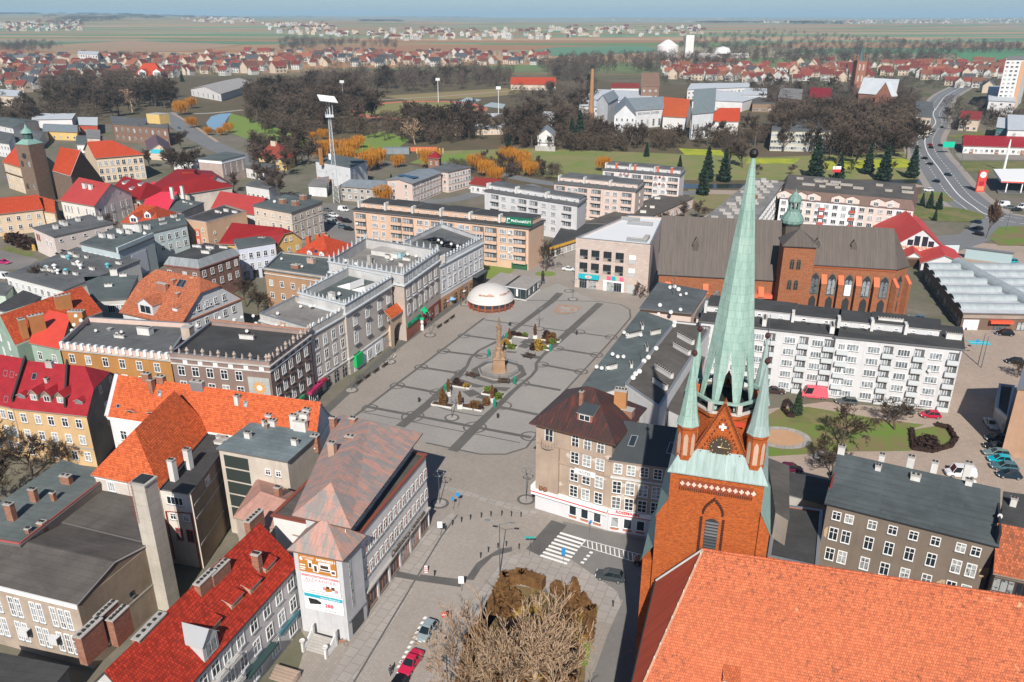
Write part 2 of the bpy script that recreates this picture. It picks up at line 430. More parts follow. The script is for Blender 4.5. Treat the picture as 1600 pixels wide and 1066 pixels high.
 def dish(s,p,r=0.45,az=0.0):
  r*=.6
  k=('dish',r)
  if k not in WM:
   m=MB();n=12
   ring_=[Vector((r*math.cos(2*math.pi*i/n),0,r*math.sin(2*math.pi*i/n)))for i in range(n)]
   for i in range(n):
    m.face([(0,0.14,0),ring_[i],ring_[(i+1)%n]],plain((0.5,0.5,0.49),0.5))
    m.face([(0,0.18,0),ring_[(i+1)%n]+Vector((0,0.02,0)),ring_[i]+Vector((0,0.02,0))],METAL)
   m.tube((0,0.15,0),(0,0.35,-0.9),0.03,0.03,STEEL,4);m.tube((0,0.1,-r),(0,-0.35,0),0.015,0.015,STEEL,3)
   WM[k]=m.mesh('satellite_dish')
  o=link(WM[k],'satellite_dish',s.root,(p[0],p[1],p[2]+0.55));o.rotation_euler=(R_(-22),0,az-s.ang);return o
 def edge(s,side):
  i={'F':0,'R':1,'K':2,'L':3}[side]if isinstance(side,str)else side
  a,b=s.p[i],s.p[(i+1)%len(s.p)];return a,b
 def at(s,side,u,z,o=0.0):
  a,b=s.edge(side);d=b-a;n=Vector((d.y,-d.x)).normalized();q=a+d*u+n*o
  return Vector((q.x,q.y,z)),math.atan2(d.y,d.x)
 def win(s,side,us,zs,w=1.1,h=1.6,style='cross',fm=None,gl=None,o=0.0,name='window',skip=(),extra=None):
  0
  if isinstance(us,int):us=[(i+0.5)/us for i in range(us)]
  me=win_mesh(w,h,style,fm,gl)
  for j,z in enumerate(zs):
   for i,u in enumerate(us):
    if(i,j)in skip:continue
    p,an=s.at(side,u,z,o);c=link(me,name,s.root,p,an)
 def slabw(s,side,u0,u1,z0,z1,o,mat,name='panel',o0=0.0):
  m=MB();a,an=s.at(side,u0,0,o0);b,_=s.at(side,u1,0,o0);c,_=s.at(side,u1,0,o);d,_=s.at(side,u0,0,o)
  m.prism([d,c,b,a],z0,z1,mat);return m.build(name,s.root)
def ring(m,inn,out,z0,z1,mat):
 n=len(inn)
 for i in range(n):
  j=(i+1)%n;a,b,c,d=out[i],out[j],inn[j],inn[i]
  m.face([(a.x,a.y,z0),(b.x,b.y,z0),(b.x,b.y,z1),(a.x,a.y,z1)],mat)
  m.face([(c.x,c.y,z0),(d.x,d.y,z0),(d.x,d.y,z1),(c.x,c.y,z1)],mat)
  m.face([(a.x,a.y,z1),(b.x,b.y,z1),(c.x,c.y,z1),(d.x,d.y,z1)],mat)
  m.face([(b.x,b.y,z0),(a.x,a.y,z0),(d.x,d.y,z0),(c.x,c.y,z0)],mat)
def slab(m,faces,t,mat,edge):
 T=Vector((0,0,t))
 for f in faces:
  tri=[f]
  if len(f)>=4:
   nn=(f[1]-f[0]).cross(f[2]-f[0]).normalized()
   if any(abs((g-f[0]).dot(nn))>.01 for g in f[3:]):tri=[[f[0],f[i],f[i+1]]for i in range(1,len(f)-1)]
  for g in tri:m.face([p+T for p in g],mat);m.face([p for p in reversed(g)],edge)
 ed={}
 key=lambda p:(round(p.x,3),round(p.y,3),round(p.z,3))
 for f in faces:
  for i in range(len(f)):
   a,b=f[i],f[(i+1)%len(f)]
   if(key(b),key(a))in ed:del ed[(key(b),key(a))]
   else:ed[(key(a),key(b))]=(a,b)
 for a,b in ed.values():m.face([a,b,b+T,a+T],edge)
CHIM=brick((0.30,0.10,0.05));CAPM=plaster((0.42,0.40,0.37));CAPD=plain((0.04,0.035,0.03),0.9)
CHW=plaster((0.62,0.61,0.58),0.3)
def field_mat():
 m,n,b=newmat("land");pos=geo_pos(n)
 sep=n.nodes.new("ShaderNodeSeparateXYZ");n.links.new(pos,sep.inputs[0])
 mp=n.nodes.new("ShaderNodeMapping");mp.inputs["Rotation"].default_value=(0,0,R_(17));mp.inputs["Scale"].default_value=(1/900,1/320,1);n.links.new(pos,mp.inputs[0])
 vo=n.nodes.new("ShaderNodeTexVoronoi");vo.inputs["Scale"].default_value=1.0;vo.inputs["Randomness"].default_value=.8;n.links.new(mp.outputs[0],vo.inputs["Vector"])
 sc=n.nodes.new("ShaderNodeSeparateColor");n.links.new(vo.outputs["Color"],sc.inputs[0])
 cr=n.nodes.new("ShaderNodeValToRGB");cr.color_ramp.interpolation='CONSTANT';e=cr.color_ramp.elements
 e[0].position=0;e[0].color=(.34,.20,.11,1);e[1].position=.2;e[1].color=(.13,.20,.09,1)
 for p,c in((.36,(.42,.28,.17)),(.5,(.07,.19,.10)),(.62,(.27,.24,.17)),(.74,(.12,.26,.15)),(.86,(.32,.16,.09))):x=e.new(p);x.color=(*c,1)
 n.links.new(sc.outputs[0],cr.inputs[0])
 stripes=ramp(n,noise(n,geo_pos(n,(.0006,.012,1)),1.0,5,.7),.4,.65)
 far=mixc(n,cr.outputs[0],(.29,.21,.15),None,f=0.0)
 x=n.nodes.new("ShaderNodeMath");x.operation='MULTIPLY';x.inputs[1].default_value=.5;n.links.new(stripes,x.inputs[0])
 far=mixc(n,cr.outputs[0],(.24,.22,.15),x.outputs[0])
 near=mixc(n,(.15,.125,.10),(.085,.10,.05),ramp(n,noise(n,pos,.02,6,.7),.4,.62))
 near=mixc(n,near,(.22,.19,.16),ramp(n,noise(n,pos,.09,5,.7),.55,.7))
 msk=ramp(n,sep.outputs[1],1150,1350)
 col=mixc(n,near,far,msk)
 n.links.new(col,b.inputs["Base Color"]);b.inputs["Roughness"].default_value=.95;b.inputs["Specular IOR Level"].default_value=0.0
 return m
def hill(x,y):
 0
 if y<3000:return 0.0
 k=min(1,(y-3000)/3000)
 l=max(0,min(1,(600-x)/5000))
 return k*(18*math.sin(x/1900+1)*math.sin(y/2300)+18+60*l*(0.6+.4*math.sin(x/1300+y/1700)))
m=MB();LM=field_mat()
ys=[-400,3000,3600,4200,5000,6000,7200,8600,10500,13000,16500,21000,27000];NX=40
for yi in range(len(ys)-1):
 y0,y1=ys[yi],ys[yi+1];hw0,hw1=max(900,y0*1.1+900),max(900,y1*1.1+900)
 nx=1 if yi==0 else NX
 for k in range(NX):
  u0,u1=k/NX*2-1,(k+1)/NX*2-1
  P=[(u0*hw0,y0),(u1*hw0,y0),(u1*hw1,y1),(u0*hw1,y1)]
  m.face([(px_,py_,hill(px_,py_))for px_,py_ in P],LM)
tag(m.build('ground'),kind='structure')
LV=[0.0]
def zl(lv):LV[0]+=1;return.008*min(lv,12)+.00012*LV[0]
def sheet(name,pts,mat,lv,world=False):
 z=zl(lv)+(.3 if lv>50 else 0)
 P=[Vector((p[0],p[1],z))for p in pts]if world else[G(x,y,0)+Vector((0,0,z))for x,y in pts]
 ar=sum(P[i].x*P[(i+1)%len(P)].y-P[(i+1)%len(P)].x*P[i].y for i in range(len(P)))
 if ar<0:P=P[::-1]
 m=MB();bmf=bmesh.new();vs=[bmf.verts.new(p)for p in P];bmf.faces.new(vs);bmesh.ops.triangulate(bmf,faces=bmf.faces[:])
 for f in bmf.faces:m.face([v.co for v in f.verts]if f.normal.z>0 else[v.co for v in f.verts][::-1],mat,uv=[(v.co.x,v.co.y)for v in(f.verts if f.normal.z>0 else list(f.verts)[::-1])])
 bmf.free();return tag(m.build(name),kind='structure')
def strip(name,pts,w,mat,lv,world=False,close=False,mb=None):
 z=zl(lv)
 P=[Vector((p[0],p[1],0))for p in pts]if world else[G(x,y,0)for x,y in pts]
 m=mb or MB();n=len(P);L=[];Rr=[]
 for i in range(n):
  a=P[i-1]if(i>0 or close)else P[i];c=P[(i+1)%n]if(i<n-1 or close)else P[i];d=(c-a).normalized();nn_=Vector((-d.y,d.x,0));ww=w[i]if isinstance(w,(list,tuple))else w
  L.append(P[i]+nn_*ww/2);Rr.append(P[i]-nn_*ww/2)
 for i in range(n-1+(1 if close else 0)):
  j=(i+1)%n;m.face([(Rr[i].x,Rr[i].y,z),(Rr[j].x,Rr[j].y,z),(L[j].x,L[j].y,z),(L[i].x,L[i].y,z)],mat)
 return m if mb else tag(m.build(name),kind='structure')
def curve(pts,n=6):
 out=[];P=[pts[0]]+list(pts)+[pts[-1]]
 for i in range(1,len(P)-2):
  for k in range(n):
   t=k/n;q=[]
   for a in(0,1):p0,p1,p2,p3=P[i-1][a],P[i][a],P[i+1][a],P[i+2][a];q.append(.5*(2*p1+(p2-p0)*t+(2*p0-5*p1+4*p2-p3)*t*t+(3*p1-p0-3*p2+p3)*t**3))
   out.append(tuple(q))
 out.append(pts[-1]);return out
SETT=ground_mat((.295,.26,.225),(.25,.222,.195),.05,(.335,.30,.26),1.6,cell=(.5,.5,.03,.82),key="setts")
SETT2=ground_mat((.265,.25,.232),(.315,.295,.272),.05,(.215,.202,.186),2.6,cell=(.35,.35,.03,.8),key="setts")
FLAG=ground_mat((.34,.31,.285),(.29,.265,.24),.08,(.37,.34,.31),1.2,cell=(1.6,1.6,.06,.7),key="flagstones")
ASPH=ground_mat((.15,.142,.135),(.19,.18,.17),.06,(.22,.205,.19),.8,key="asphalt");ASPHB=ground_mat((.15,.155,.16),(.17,.175,.18),.04,key="asphalt")
TAN=ground_mat((.37,.29,.235),(.31,.25,.20),.07,(.42,.335,.275),.9,cell=(.6,.6,.03,.85),key="paving")
DKS=ground_mat((.105,.10,.097),(.13,.125,.12),.3,cell=(.3,.3,.04,.7),key="dark setts");DKL=ground_mat((.115,.11,.10),(.095,.09,.085),.3,key="dark setts")
GRASS=ground_mat((.10,.135,.028),(.19,.16,.075),.12,(.06,.11,.02),.5,thr=(.42,.6),key="grass");GRASSD=ground_mat((.115,.19,.03),(.19,.13,.075),.13,(.15,.16,.05),.6,thr=(.4,.6),key="worn grass");GRASSB=ground_mat((.13,.24,.03),(.17,.20,.06),.03,key="bright grass")
PAINT=plain((.72,.72,.70),.7)
sheet('town_ground',[(-900,1300),(-200,180),(900,178),(1800,178),(1900,400),(1700,1300)],ground_mat((.17,.145,.12),(.10,.105,.06),.03,(.23,.20,.17),.12,key="yards"),1)
sheet('paving',[(420,1200),(480,1000),(340,790),(615,540),(757,437),(790,415),(845,405),(905,370),(1050,440),(1060,860),(1060,1200)],SETT,2)
sheet('market_square',[(552,652),(757,498),(800,470),(872,443),(930,470),(975,477),(986,486),(980,505),(838,660),(836,690),(815,704),(780,711),(740,708),(665,692),(600,668)],SETT2,3)
sheet('road',[(880,815),(1040,850),(1050,1200),(890,1200),(925,1060),(950,990),(974,938),(850,888)],ASPH,3)
sheet('pavement',[(430,1200),(547,1010),(668,830),(680,822),(708,800),(712,812),(560,1060),(490,1200)],FLAG,3)
sheet('pavement',[(700,990),(790,872),(840,858),(890,873),(965,925),(970,945),(955,975),(930,970),(760,940),(735,1010),(700,1200),(580,1200)],FLAG,4)
sheet('street',[(712,812),(640,930),(548,1080),(480,1200),(590,1200),(700,1000),(760,905),(800,862),(760,800)],ground_mat((.29,.255,.225),(.33,.295,.26),.1,(.25,.225,.2),1.8,cell=(.4,.4,.03,.85),key="street setts"),4)
m=MB()
for pts,w in(([(552,652),(757,497)],.7),([(552,652),(551,660),(556,668)],.4),([(625,667),(670,631),(715,588),(730,572),(735,560),(748,548),(764,540),(779,533),(863,470),(875,458)],[2.2,2.2,2.0,.8,.8,.8,.8,1.2,2.2,2.2]),([(707,705),(741,670),(800,613),(816,599),(830,588),(838,578),(838,568),(848,556),(874,532),(938,474)],[2.2,2.2,1.2,.9,.8,.8,.8,.9,2.0,2.2]),([(575,636),(830,684)],1.0),([(565,644),(812,692)],.3),([(620,602),(684,614)],1.0),([(657,574),(721,584)],1.0),([(692,549),(754,557)],1.0),([(725,524),(775,531)],1.0),([(757,500),(800,506),(955,527)],.6),([(815,599),(876,610)],1.0),([(847,570),(910,582)],1.0),([(870,545),(932,555)],1.0),([(780,636),(840,648)],1.0),([(795,469),(932,471),(970,476),(984,484),(985,497),(950,538),(842,655),(838,680),(822,700),(790,710),(750,710),(665,692)],.45),([(670,631),(700,641),(745,650),(767,650)],.4)):
 strip('',pts,w,DKL,4,mb=m)
for x,y,R0_ in((645,651,2.3),(742,668,2.3),(578,638,1.6),(621,603,1.6),(658,574,1.5),(693,549,1.5),(725,525,1.5),(683,613,1.6),(720,583,1.5),(753,557,1.5),(816,599,1.6),(847,570,1.5),(871,545,1.5),(932,555,1.5),(908,581,1.5),(828,682,1.8),(786,634,1.8),(803,507,1.5),(893,517,1.5),(545+360,519,1.5),(955,527,1.5),(889,455,1.4)):
 g=G(x,y);strip('',[(g.x+R0_*math.cos(a*.3927),g.y+R0_*math.sin(a*.3927))for a in range(16)],.4,DKL,5,world=True,close=True,mb=m)
for q in([(722,612),(739,609),(752,616),(734,621)],[(742,621),(757,613),(775,618),(763,626)],[(733,632),(748,626),(762,632),(745,640)],[(812,536),(822,529),(844,531),(836,538)],[(808,542),(818,536),(832,540),(822,545)],[(830,530),(850,530),(860,537),(846,538)],[(718,592),(742,600),(760,604),(746,606),(722,603)],[(758,604),(798,606),(790,612),(760,607)],[(812,553),(846,557),(842,561),(818,559)],[(786,548),(808,550),(806,552),(788,551)]):
 P=[G(x,y)for x,y in q];
 ar=sum(P[i].x*P[(i+1)%len(P)].y-P[(i+1)%len(P)].x*P[i].y for i in range(len(P)));P=P if ar>0 else P[::-1]
 m.face([(p.x,p.y,zl(4))for p in P][:1]and[(p.x,p.y,.0445)for p in P],DKL)
tag(m.build('dark_paving_bands'),kind='structure')
sheet('dark_paving',[(622,893),(655,900),(652,908),(617,902)],DKS,6);sheet('dark_paving',[(657,898),(722,906),(720,918),(651,908)],DKS,6)
sheet('dark_paving',[(727,906),(745,880),(780,858),(800,855),(800,862),(770,870),(752,888),(740,907)],DKS,6)
sheet('dark_paving',[(862,813),(886,821),(845,870),(822,858)],DKS,6);sheet('pavement_band',[(690,763),(700,760),(840,800),(830,808)],FLAG,6)
sheet('dark_paving',[(560,1050),(617,940),(668,850),(682,805),(690,815),(675,850),(622,945),(590,1000)],ground_mat((.17,.16,.15),(.2,.19,.18),.3,key="verge setts"),4)if False else None
strip('kerb_strip',[(350,780),(430,715),(613,547),(760,440)],2.2,DKL,4)
strip('gutter',[(545,1080),(690,838),(715,805)],.25,DKS,7)
m=MB()
def quadpx(m,q,lv=8,mat=PAINT):
 P=[G(x,y)for x,y in q];ar=sum(P[i].x*P[(i+1)%4].y-P[(i+1)%4].x*P[i].y for i in range(4));P=P if ar>0 else P[::-1];z=zl(lv);m.face([(p.x,p.y,z)for p in P],mat)
for i in range(8):
 x0,y0=876-i*4.4,832+i*5.0;x1,y1=915-i*4.0,844+i*5.2
 quadpx(m,[(x0,y0),(x1,y1),(x1-1.9,y1+2.7),(x0-2.1,y0+2.5)])
for i in range(4):x,y=925-i*4.5,862+i*5.2;quadpx(m,[(x-3,y),(x+2,y+1.5),(x,y+4.2),(x-5,y+2.7)])
for a,b_ in(((914,844),(1003,868)),((907,853),(1003,882)),((915,845),(907,854))):strip('',[a,b_],.14,PAINT,8,mb=m)
for i in range(13):strip('',[(918+i*7,846+i*1.9),(922+i*7-3+(i%2)*0,857+i*2.1)],.16,PAINT,8,mb=m)
for i in range(11):x,y=665-i*4.1,964+i*7.6;quadpx(m,[(x-2,y),(x+3,y+.8),(x,y+4.8),(x-5,y+4)])
tag(m.build('road_markings'),kind='structure')
sheet('yard_paving',[(1195,640),(1290,628),(1480,645),(1503,520),(1430,400),(1440,372),(1600,385),(1900,420),(1800,800),(1560,900),(1190,900)],TAN,2)
sheet('lawn',[(1195,652),(1215,640),(1262,636),(1345,650),(1380,656),(1445,664),(1424,671),(1424,705),(1330,706),(1195,714)],GRASSD,4)
sheet('lawn',[(1425,672),(1462,666),(1480,671),(1492,688),(1478,699),(1450,705),(1430,704)],GRASSD,4)
sheet('lawn',[(1240,640),(1262,636),(1330,650),(1300,665),(1230,660)],GRASS,5)
g=G(1222,684);sheet('sandpit_rim',[(g.x+5.6*math.cos(a*.3),g.y+4.6*math.sin(a*.3))for a in range(21)],FLAG,5,world=True);sheet('sandpit',[(g.x+4.2*math.cos(a*.3),g.y+3.3*math.sin(a*.3))for a in range(21)],ground_mat((.46,.28,.16),(.40,.24,.14),.5,key="sand"),6,world=True)
sheet('lawn',[(755,410),(806,419),(790,434),(757,436)],GRASSB,3);g=G(852,428);sheet('lawn',[(g.x+3.4*math.cos(a*.4),g.y+2.8*math.sin(a*.4))for a in range(16)],GRASSB,5,world=True)
sheet('lawn',[(10,384),(55,396),(45,402),(0,390)],GRASS,3);sheet('road',[(-30,384),(60,405),(40,420),(-30,425)],ASPH,3)
sheet('lawn',[(790,912),(845,922),(905,958),(918,985),(914,1060),(880,1200),(690,1200),(728,1035),(775,965)],ground_mat((.16,.10,.05),(.20,.15,.055),.5,(.09,.06,.035),1.8,key="dry grass"),6);strip('lawn',[(930,948),(924,975),(919,1000),(912,1040)],1.0,GRASSB,8)
sheet('park_ground',[(-100,225),(120,190),(420,215),(660,262),(870,300),(1110,330),(1440,310),(1440,225),(1380,150),(900,125),(300,120),(0,120)],ground_mat((.085,.075,.04),(.12,.085,.055),.03,(.07,.085,.025),.3,key="park floor"),2)
sheet('meadow',[(690,236),(830,232),(1200,246),(1445,236),(1450,262),(1440,280),(1100,282),(880,278),(700,262)],ground_mat((.13,.19,.04),(.24,.19,.10),.05,(.17,.22,.05),.3,key="meadow"),4)
for q in([(360,177),(405,190),(470,215),(520,235),(400,222),(352,205)],[(560,215),(600,205),(640,218),(610,240),(530,240)],[(670,242),(740,240),(740,262),(640,255)],[(395,205),(430,215),(405,225)]):sheet('meadow',q,GRASSB,4)
for q in([(1060,232),(1150,236),(1145,244),(1070,242)],[(1170,248),(1250,248),(1240,256),(1165,256)],[(1290,252),(1420,248),(1420,262),(1290,266)]):sheet('daffodil_bank',q,ground_mat((.42,.40,.02),(.18,.26,.03),.15,key="daffodils"),6)
sheet('river',[(880,284),(1100,288),(1300,286),(1440,280),(1440,286),(1300,293),(1100,295),(880,291)],plain((.035,.045,.04),.15),6)
sheet('pond',[(322,192),(330,182),(345,178),(362,177),(356,184),(352,190),(348,200),(338,204),(326,200)],plain((.16,.27,.33),.1),6)
sheet('lawn',[(1075,296),(1200,300),(1190,312),(1130,330),(1080,320)],ground_mat((.15,.17,.05),(.23,.18,.11),.1,key="verge"),5)
strip('path',curve([(1440,290),(1330,300),(1200,306),(1100,345),(1060,372),(930,385)]),6,TAN,6)
strip('path',curve([(1100,300),(1190,302),(1300,306),(1440,330)]),10,TAN,5)
strip('street',curve([(690,255),(760,268),(860,287),(1000,300),(1100,302)]),9,ASPHB,7);strip('street',curve([(560,300),(680,315),(760,300),(840,290)]),9,ASPHB,7)
sheet('car_park',[(505,318),(560,322),(640,320),(640,345),(560,372),(605,385),(520,385),(500,350)],ASPH,4)
strip('street',curve([(262,176),(275,192),(310,215),(350,235),(420,262)]),14,ASPHB,7);strip('street',curve([(268,176),(300,195),(340,222)]),2.5,TAN,8)
strip('path',curve([(300,178),(330,177),(380,172)]),7,FLAG,8);strip('path',curve([(480,180),(560,160),(700,150),(800,142)]),6,TAN,6)
g=G(655,171)
def oval(rx,ry,n=40,c=g):return[(c.x+rx*math.cos(2*math.pi*i/n),c.y+ry*math.sin(2*math.pi*i/n))for i in range(n)]
sheet('sports_field',oval(62,80),ground_mat((.17,.2,.06),(.22,.17,.08),.03,key="pitch"),5,world=True);strip('running_track',oval(56,72),9,plain((.50,.13,.09),.9),7,world=True,close=True)
sheet('sports_field',[(600,150),(790,138),(830,145),(760,152),(640,158)],ground_mat((.2,.19,.07),(.24,.17,.09),.03,key="pitch"),5)
sheet('sports_court',[(705,165),(730,152),(752,156),(730,167)],plain((.30,.36,.38),.8),6);sheet('sports_court',[(753,166),(768,160),(790,163),(785,170)],plain((.30,.36,.38),.8),6)
mr=curve([(1505,135),(1478,150),(1466,165),(1458,178),(1462,192),(1452,205),(1445,220),(1450,240),(1466,262),(1482,285),(1498,305),(1520,322),(1550,338),(1640,352)])
strip('pavement',mr,26,ground_mat((.30,.265,.235),(.26,.23,.2),.1,key="pavement"),7);strip('road',mr,19,ASPHB,8);m=MB();strip('',mr,.5,PAINT,10,mb=m)
P=[G(x,y)for x,y in mr]
for i in range(0,len(P)-1):
 d=(P[i+1]-P[i]);L=d.length;d.normalize();nn_=Vector((-d.y,d.x,0))
 for off in(-4.6,4.6):
  k=0
  while k<L:a=P[i]+d*k+nn_*off;strip('',[(a.x,a.y),(a.x+d.x*3,a.y+d.y*3)],.3,PAINT,10,world=True,mb=m);k+=8
tag(m.build('road_markings'),kind='structure')
sheet('road',[(1432,372),(1500,366),(1530,340),(1640,345),(1640,380),(1560,372),(1500,392)],ASPHB,7)
sheet('lawn',[(1432,305),(1455,300),(1475,302),(1490,312),(1486,316),(1434,311)],GRASSD,11);g2=G(1470,334);sheet('lawn',[(g2 .x+17*math.cos(a*.3),g2 .y+15*math.sin(a*.3))for a in range(21)],GRASS,11,world=True)
sheet('lawn',[(1545,372),(1560,355),(1640,352),(1640,385),(1560,384)],GRASSD,11);sheet('lawn',[(1500,252),(1640,254),(1640,276),(1508,268)],GRASS,6);sheet('lawn',[(1480,212),(1540,205),(1560,200),(1550,212),(1490,218)],GRASS,6)
sheet('embankment',[(1492,240),(1640,236),(1640,250),(1500,251)],ground_mat((.26,.23,.20),(.2,.18,.16),.1,key="concrete"),7)
sheet('field',[(1488,82),(1500,90),(1530,100),(1565,102),(1640,102),(1640,88),(1560,84)],ground_mat((.06,.20,.08),(.09,.22,.10),.01,key="young wheat"),60)
sheet('field',[(800,83),(870,74),(1000,72),(1060,78),(980,84),(870,88)],ground_mat((.09,.20,.12),(.12,.22,.13),.005,key="young wheat"),60)
sheet('field',[(0,75),(200,64),(380,70),(300,80),(120,84)],ground_mat((.33,.21,.13),(.28,.20,.12),.004,key="ploughed"),60)
def ZY(Y,y):
 v=533-y;dz=v*_c-_f*_s;dy=_f*_c+v*_s
 return CAM_H+Y*dz/dy
def side_quad(B,C,h,width,shrink=0.0):
 0
 b,c=G(*B,h),G(*C,h);d=(c-b).normalized();n=Vector((-d.y,d.x,0))
 return[b+n*width,b,c,c+n*width]
def front_quad(A,B,h,depth):
 a,b=G(*A,h),G(*B,h);d=(b-a).normalized();n=Vector((-d.y,d.x,0))
 return[a,b,b+n*depth,a+n*depth]
ORANGE=tiles((0.58,0.115,0.032),0.45,0.35,0.42,0.0,0.4)
ORANGE2=tiles((0.52,0.085,0.028),0.4,0.45,0.35,0.3,0.45)
SALMON=tiles((0.44,0.14,0.065),0.5,0.5,0.4,0.2,0.35)
REDT=tiles((0.44,0.038,0.017),0.3,0.42,0.3,0.45,0.45,(.03,.015,.012))
REDSH=patchy((0.33,0.018,0.026),(0.26,0.014,0.02),(0.27,0.025,0.03),0.3,0.3,seam=(0.5,0.35),seamdark=0.75)
REDP=patchy((0.24,0.012,0.012),(0.21,0.012,0.013),(0.18,0.02,0.02),0.3,0.3,seam=(0.6,8),seamdark=0.85)
CORAL=patchy((0.40,0.05,0.045),(0.36,0.045,0.04),(0.32,0.06,0.05),0.3,0.3,seam=(0.6,8),seamdark=0.85)
PINKR=patchy((0.72,0.04,0.08),(0.68,0.04,0.07),(0.6,0.05,0.07),0.3,0.3,seam=(0.6,8),seamdark=0.9)
VERMIL=tiles((0.52,0.07,0.025),0.5,0.5,0.5,0.0,0.3)
GREEN_FELT=felt((0.095,0.115,0.115));GREY_FELT=felt((0.115,0.12,0.122));DK_FELT=felt((0.055,0.055,0.055));BR_FELT=felt((0.10,0.09,0.08))
LT_FELT=felt((0.22,0.21,0.2));TEALROOF=felt((0.15,0.19,0.20))
STONEBAND=plaster((0.6,0.6,0.58),0.3)
def dishes(b,pts,r=0.45):
 for x,y,z in pts:b.dish(b.loc(x,y,z),r)
rnd=random.Random(11)
def roof_clutter(b,n,seed=0,vents=True,col=None):
 0
 q=random.Random(seed)
 for i in range(n):
  p=b.Q(q.uniform(0.12,0.88),q.uniform(0.15,0.85),b.top)
  k=q.random()
  if k<0.6:b.chim(p,q.uniform(1.2,2.8),0.6,q.uniform(0.5,1.0),col or CHW,pots=3)
  elif k<0.85:b.dish((p.x,p.y,b.top),q.choice([0.4,0.55]))
  else:b.chim(p,0.9,0.9,0.35,METAL,pots=1,name='roof_hatch')
b=Bld('workshop','low workshop hall with brown felt roof, blank brown side wall and tall white framed windows',[(-120,885),(120,944),(236,849)],10.5)
b.wall(plaster((0.42,0.34,0.27),0.45,0.5));b.pitched(BR_FELT,1.5,over=0.25,wallm=plaster((0.22,0.17,0.125),0.4,0.4),fascia=plain((0.5,0.5,0.5),0.5))
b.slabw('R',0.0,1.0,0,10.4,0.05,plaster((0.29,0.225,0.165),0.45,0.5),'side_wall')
for z in(2.0,6.0):b.win('F',[0.30,0.345,0.425,0.47,0.56,0.605,0.70,0.745,0.83,0.88,0.925],[z],0.72,2.9,'tall',gl=GLASS_L)
b.slabw('F',0,1,9.7,10.2,0.12,WHITE,'cornice');b.slabw('R',0.28,0.95,4.3,4.55,0.12,CAPM,'string_course')
for u,z in((0.12,6.5),(0.62,5.4),(0.2,1.8)):b.win('R',[u],[z],0.5,0.6,'plain',fm=DARK,o=0.05)
for u in(0.62,0.81):
 p,an=b.at('F',u,3.4,0.45);m=MB();m.box(-0.7,0.7,-0.35,0.35,0,1.1,plain((0.55,0.56,0.56),0.5));m.box(0.7,0.74,-0.3,0.3,0.1,1.0,DARK);o=m.build('air_conditioner',b.root,p);o.rotation_euler=(0,0,an)
b=Bld('workshop','flat dark brown felt roofed workshop joining the low hall behind the pale chimney shaft',[(20,797),(231,848),(232,778),(150,759)],10.9)
b.wall(plaster((0.3,0.24,0.18)));b.flat(BR_FELT,0.2)
g=G(243,846,11);zt=ZY(g.y,752)
r=empty('chimney_shaft',(g.x,g.y,0),R_(-17),'tall square pale concrete chimney shaft rising beside the low workshop roof','chimney')
m=MB();cm=plaster((0.46,0.42,0.36),0.35,0.4)
z=0
while z<zt-0.1:m.box(-1.15,1.15,-1.15,1.15,z,min(zt,z+2.2)-0.06,cm);m.box(-1.08,1.08,-1.08,1.08,z+2.1,z+2.2,DARK)if z+2.2<zt else None;z+=2.2
m.build('shaft',r);m=MB();m.box(-1.3,1.3,-1.3,1.3,zt,zt+0.25,CAPM);m.box(-0.9,0.9,-0.9,0.9,zt+0.25,zt+0.5,DARK);m.build('cap',r)
m=MB()
for x in(-1.35,-0.85):
 m.tube((x,-1.3,zt-6),(x,-1.3,zt+1.0),0.03,0.03,DKRED,4)
for k in range(14):m.tube((-1.35,-1.3,zt-5.8+k*0.5),(-0.85,-1.3,zt-5.8+k*0.5),0.02,0.02,DKRED,3)
m.build('ladder',r)
b=Bld('tenement','tenement under grey green felt roof with red flashing and four brick chimneys, left foreground',[(-50,839),(32,853),(156,757),(148,737),(97,722),(-55,828)],12.2)
b.wall(plaster((0.4,0.34,0.27)));b.flat(felt((0.115,0.135,0.13)),0.25);b.slabw(1,0,1,12.4,12.75,0.12,plain((0.33,0.09,0.08),0.6),'flashing')
b.slabw(0,0,1,12.4,12.75,0.12,plain((0.33,0.09,0.08),0.6),'flashing')
for x,y,w,d,h in((20,812,1.1,0.8,2.6),(55,783,1.0,0.7,2.0),(85,782,0.6,0.6,1.3),(105,755,1.6,0.8,1.3),(66,820,0.9,0.9,0.4),(45,832,0.6,0.6,0.6)):
 b.chim(b.loc(x,y,12.45),w,d,h)
dishes(b,[(97,756,12.4)],0.4)
YEL=plaster((0.56,0.38,0.2),0.25,0.3)
def rooflights(b,side,spots,w=0.8,h=1.2,mat=None):
 A,B,R1,R0=b.slopes[side]
 for u,v in spots:
  p=b.sp(side,u,v);ex=(B-A).normalized();ey=(b.sp(side,u,v+0.02)-p).normalized();n=ex.cross(ey)
  q=[p+ex*i*w/2+ey*j*h/2+n*0.2 for i,j in((-1,-1),(1,-1),(1,1),(-1,1))]
  m=MB();m.face(q,GLASS);k=[p+ex*i*(w/2+0.1)+ey*j*(h/2+0.1)+n*0.27 for i,j in((-1,-1),(1,-1),(1,1),(-1,1))]
  q2=[x+n*0.07 for x in q]
  for i in range(4):
   j=(i+1)%4;m.face([k[i],k[j],q2[j],q2[i]],METAL);m.face([k[i]-n*0.4,k[j]-n*0.4,k[j],k[i]],METAL)
  m.build('roof_window',b.roofo)
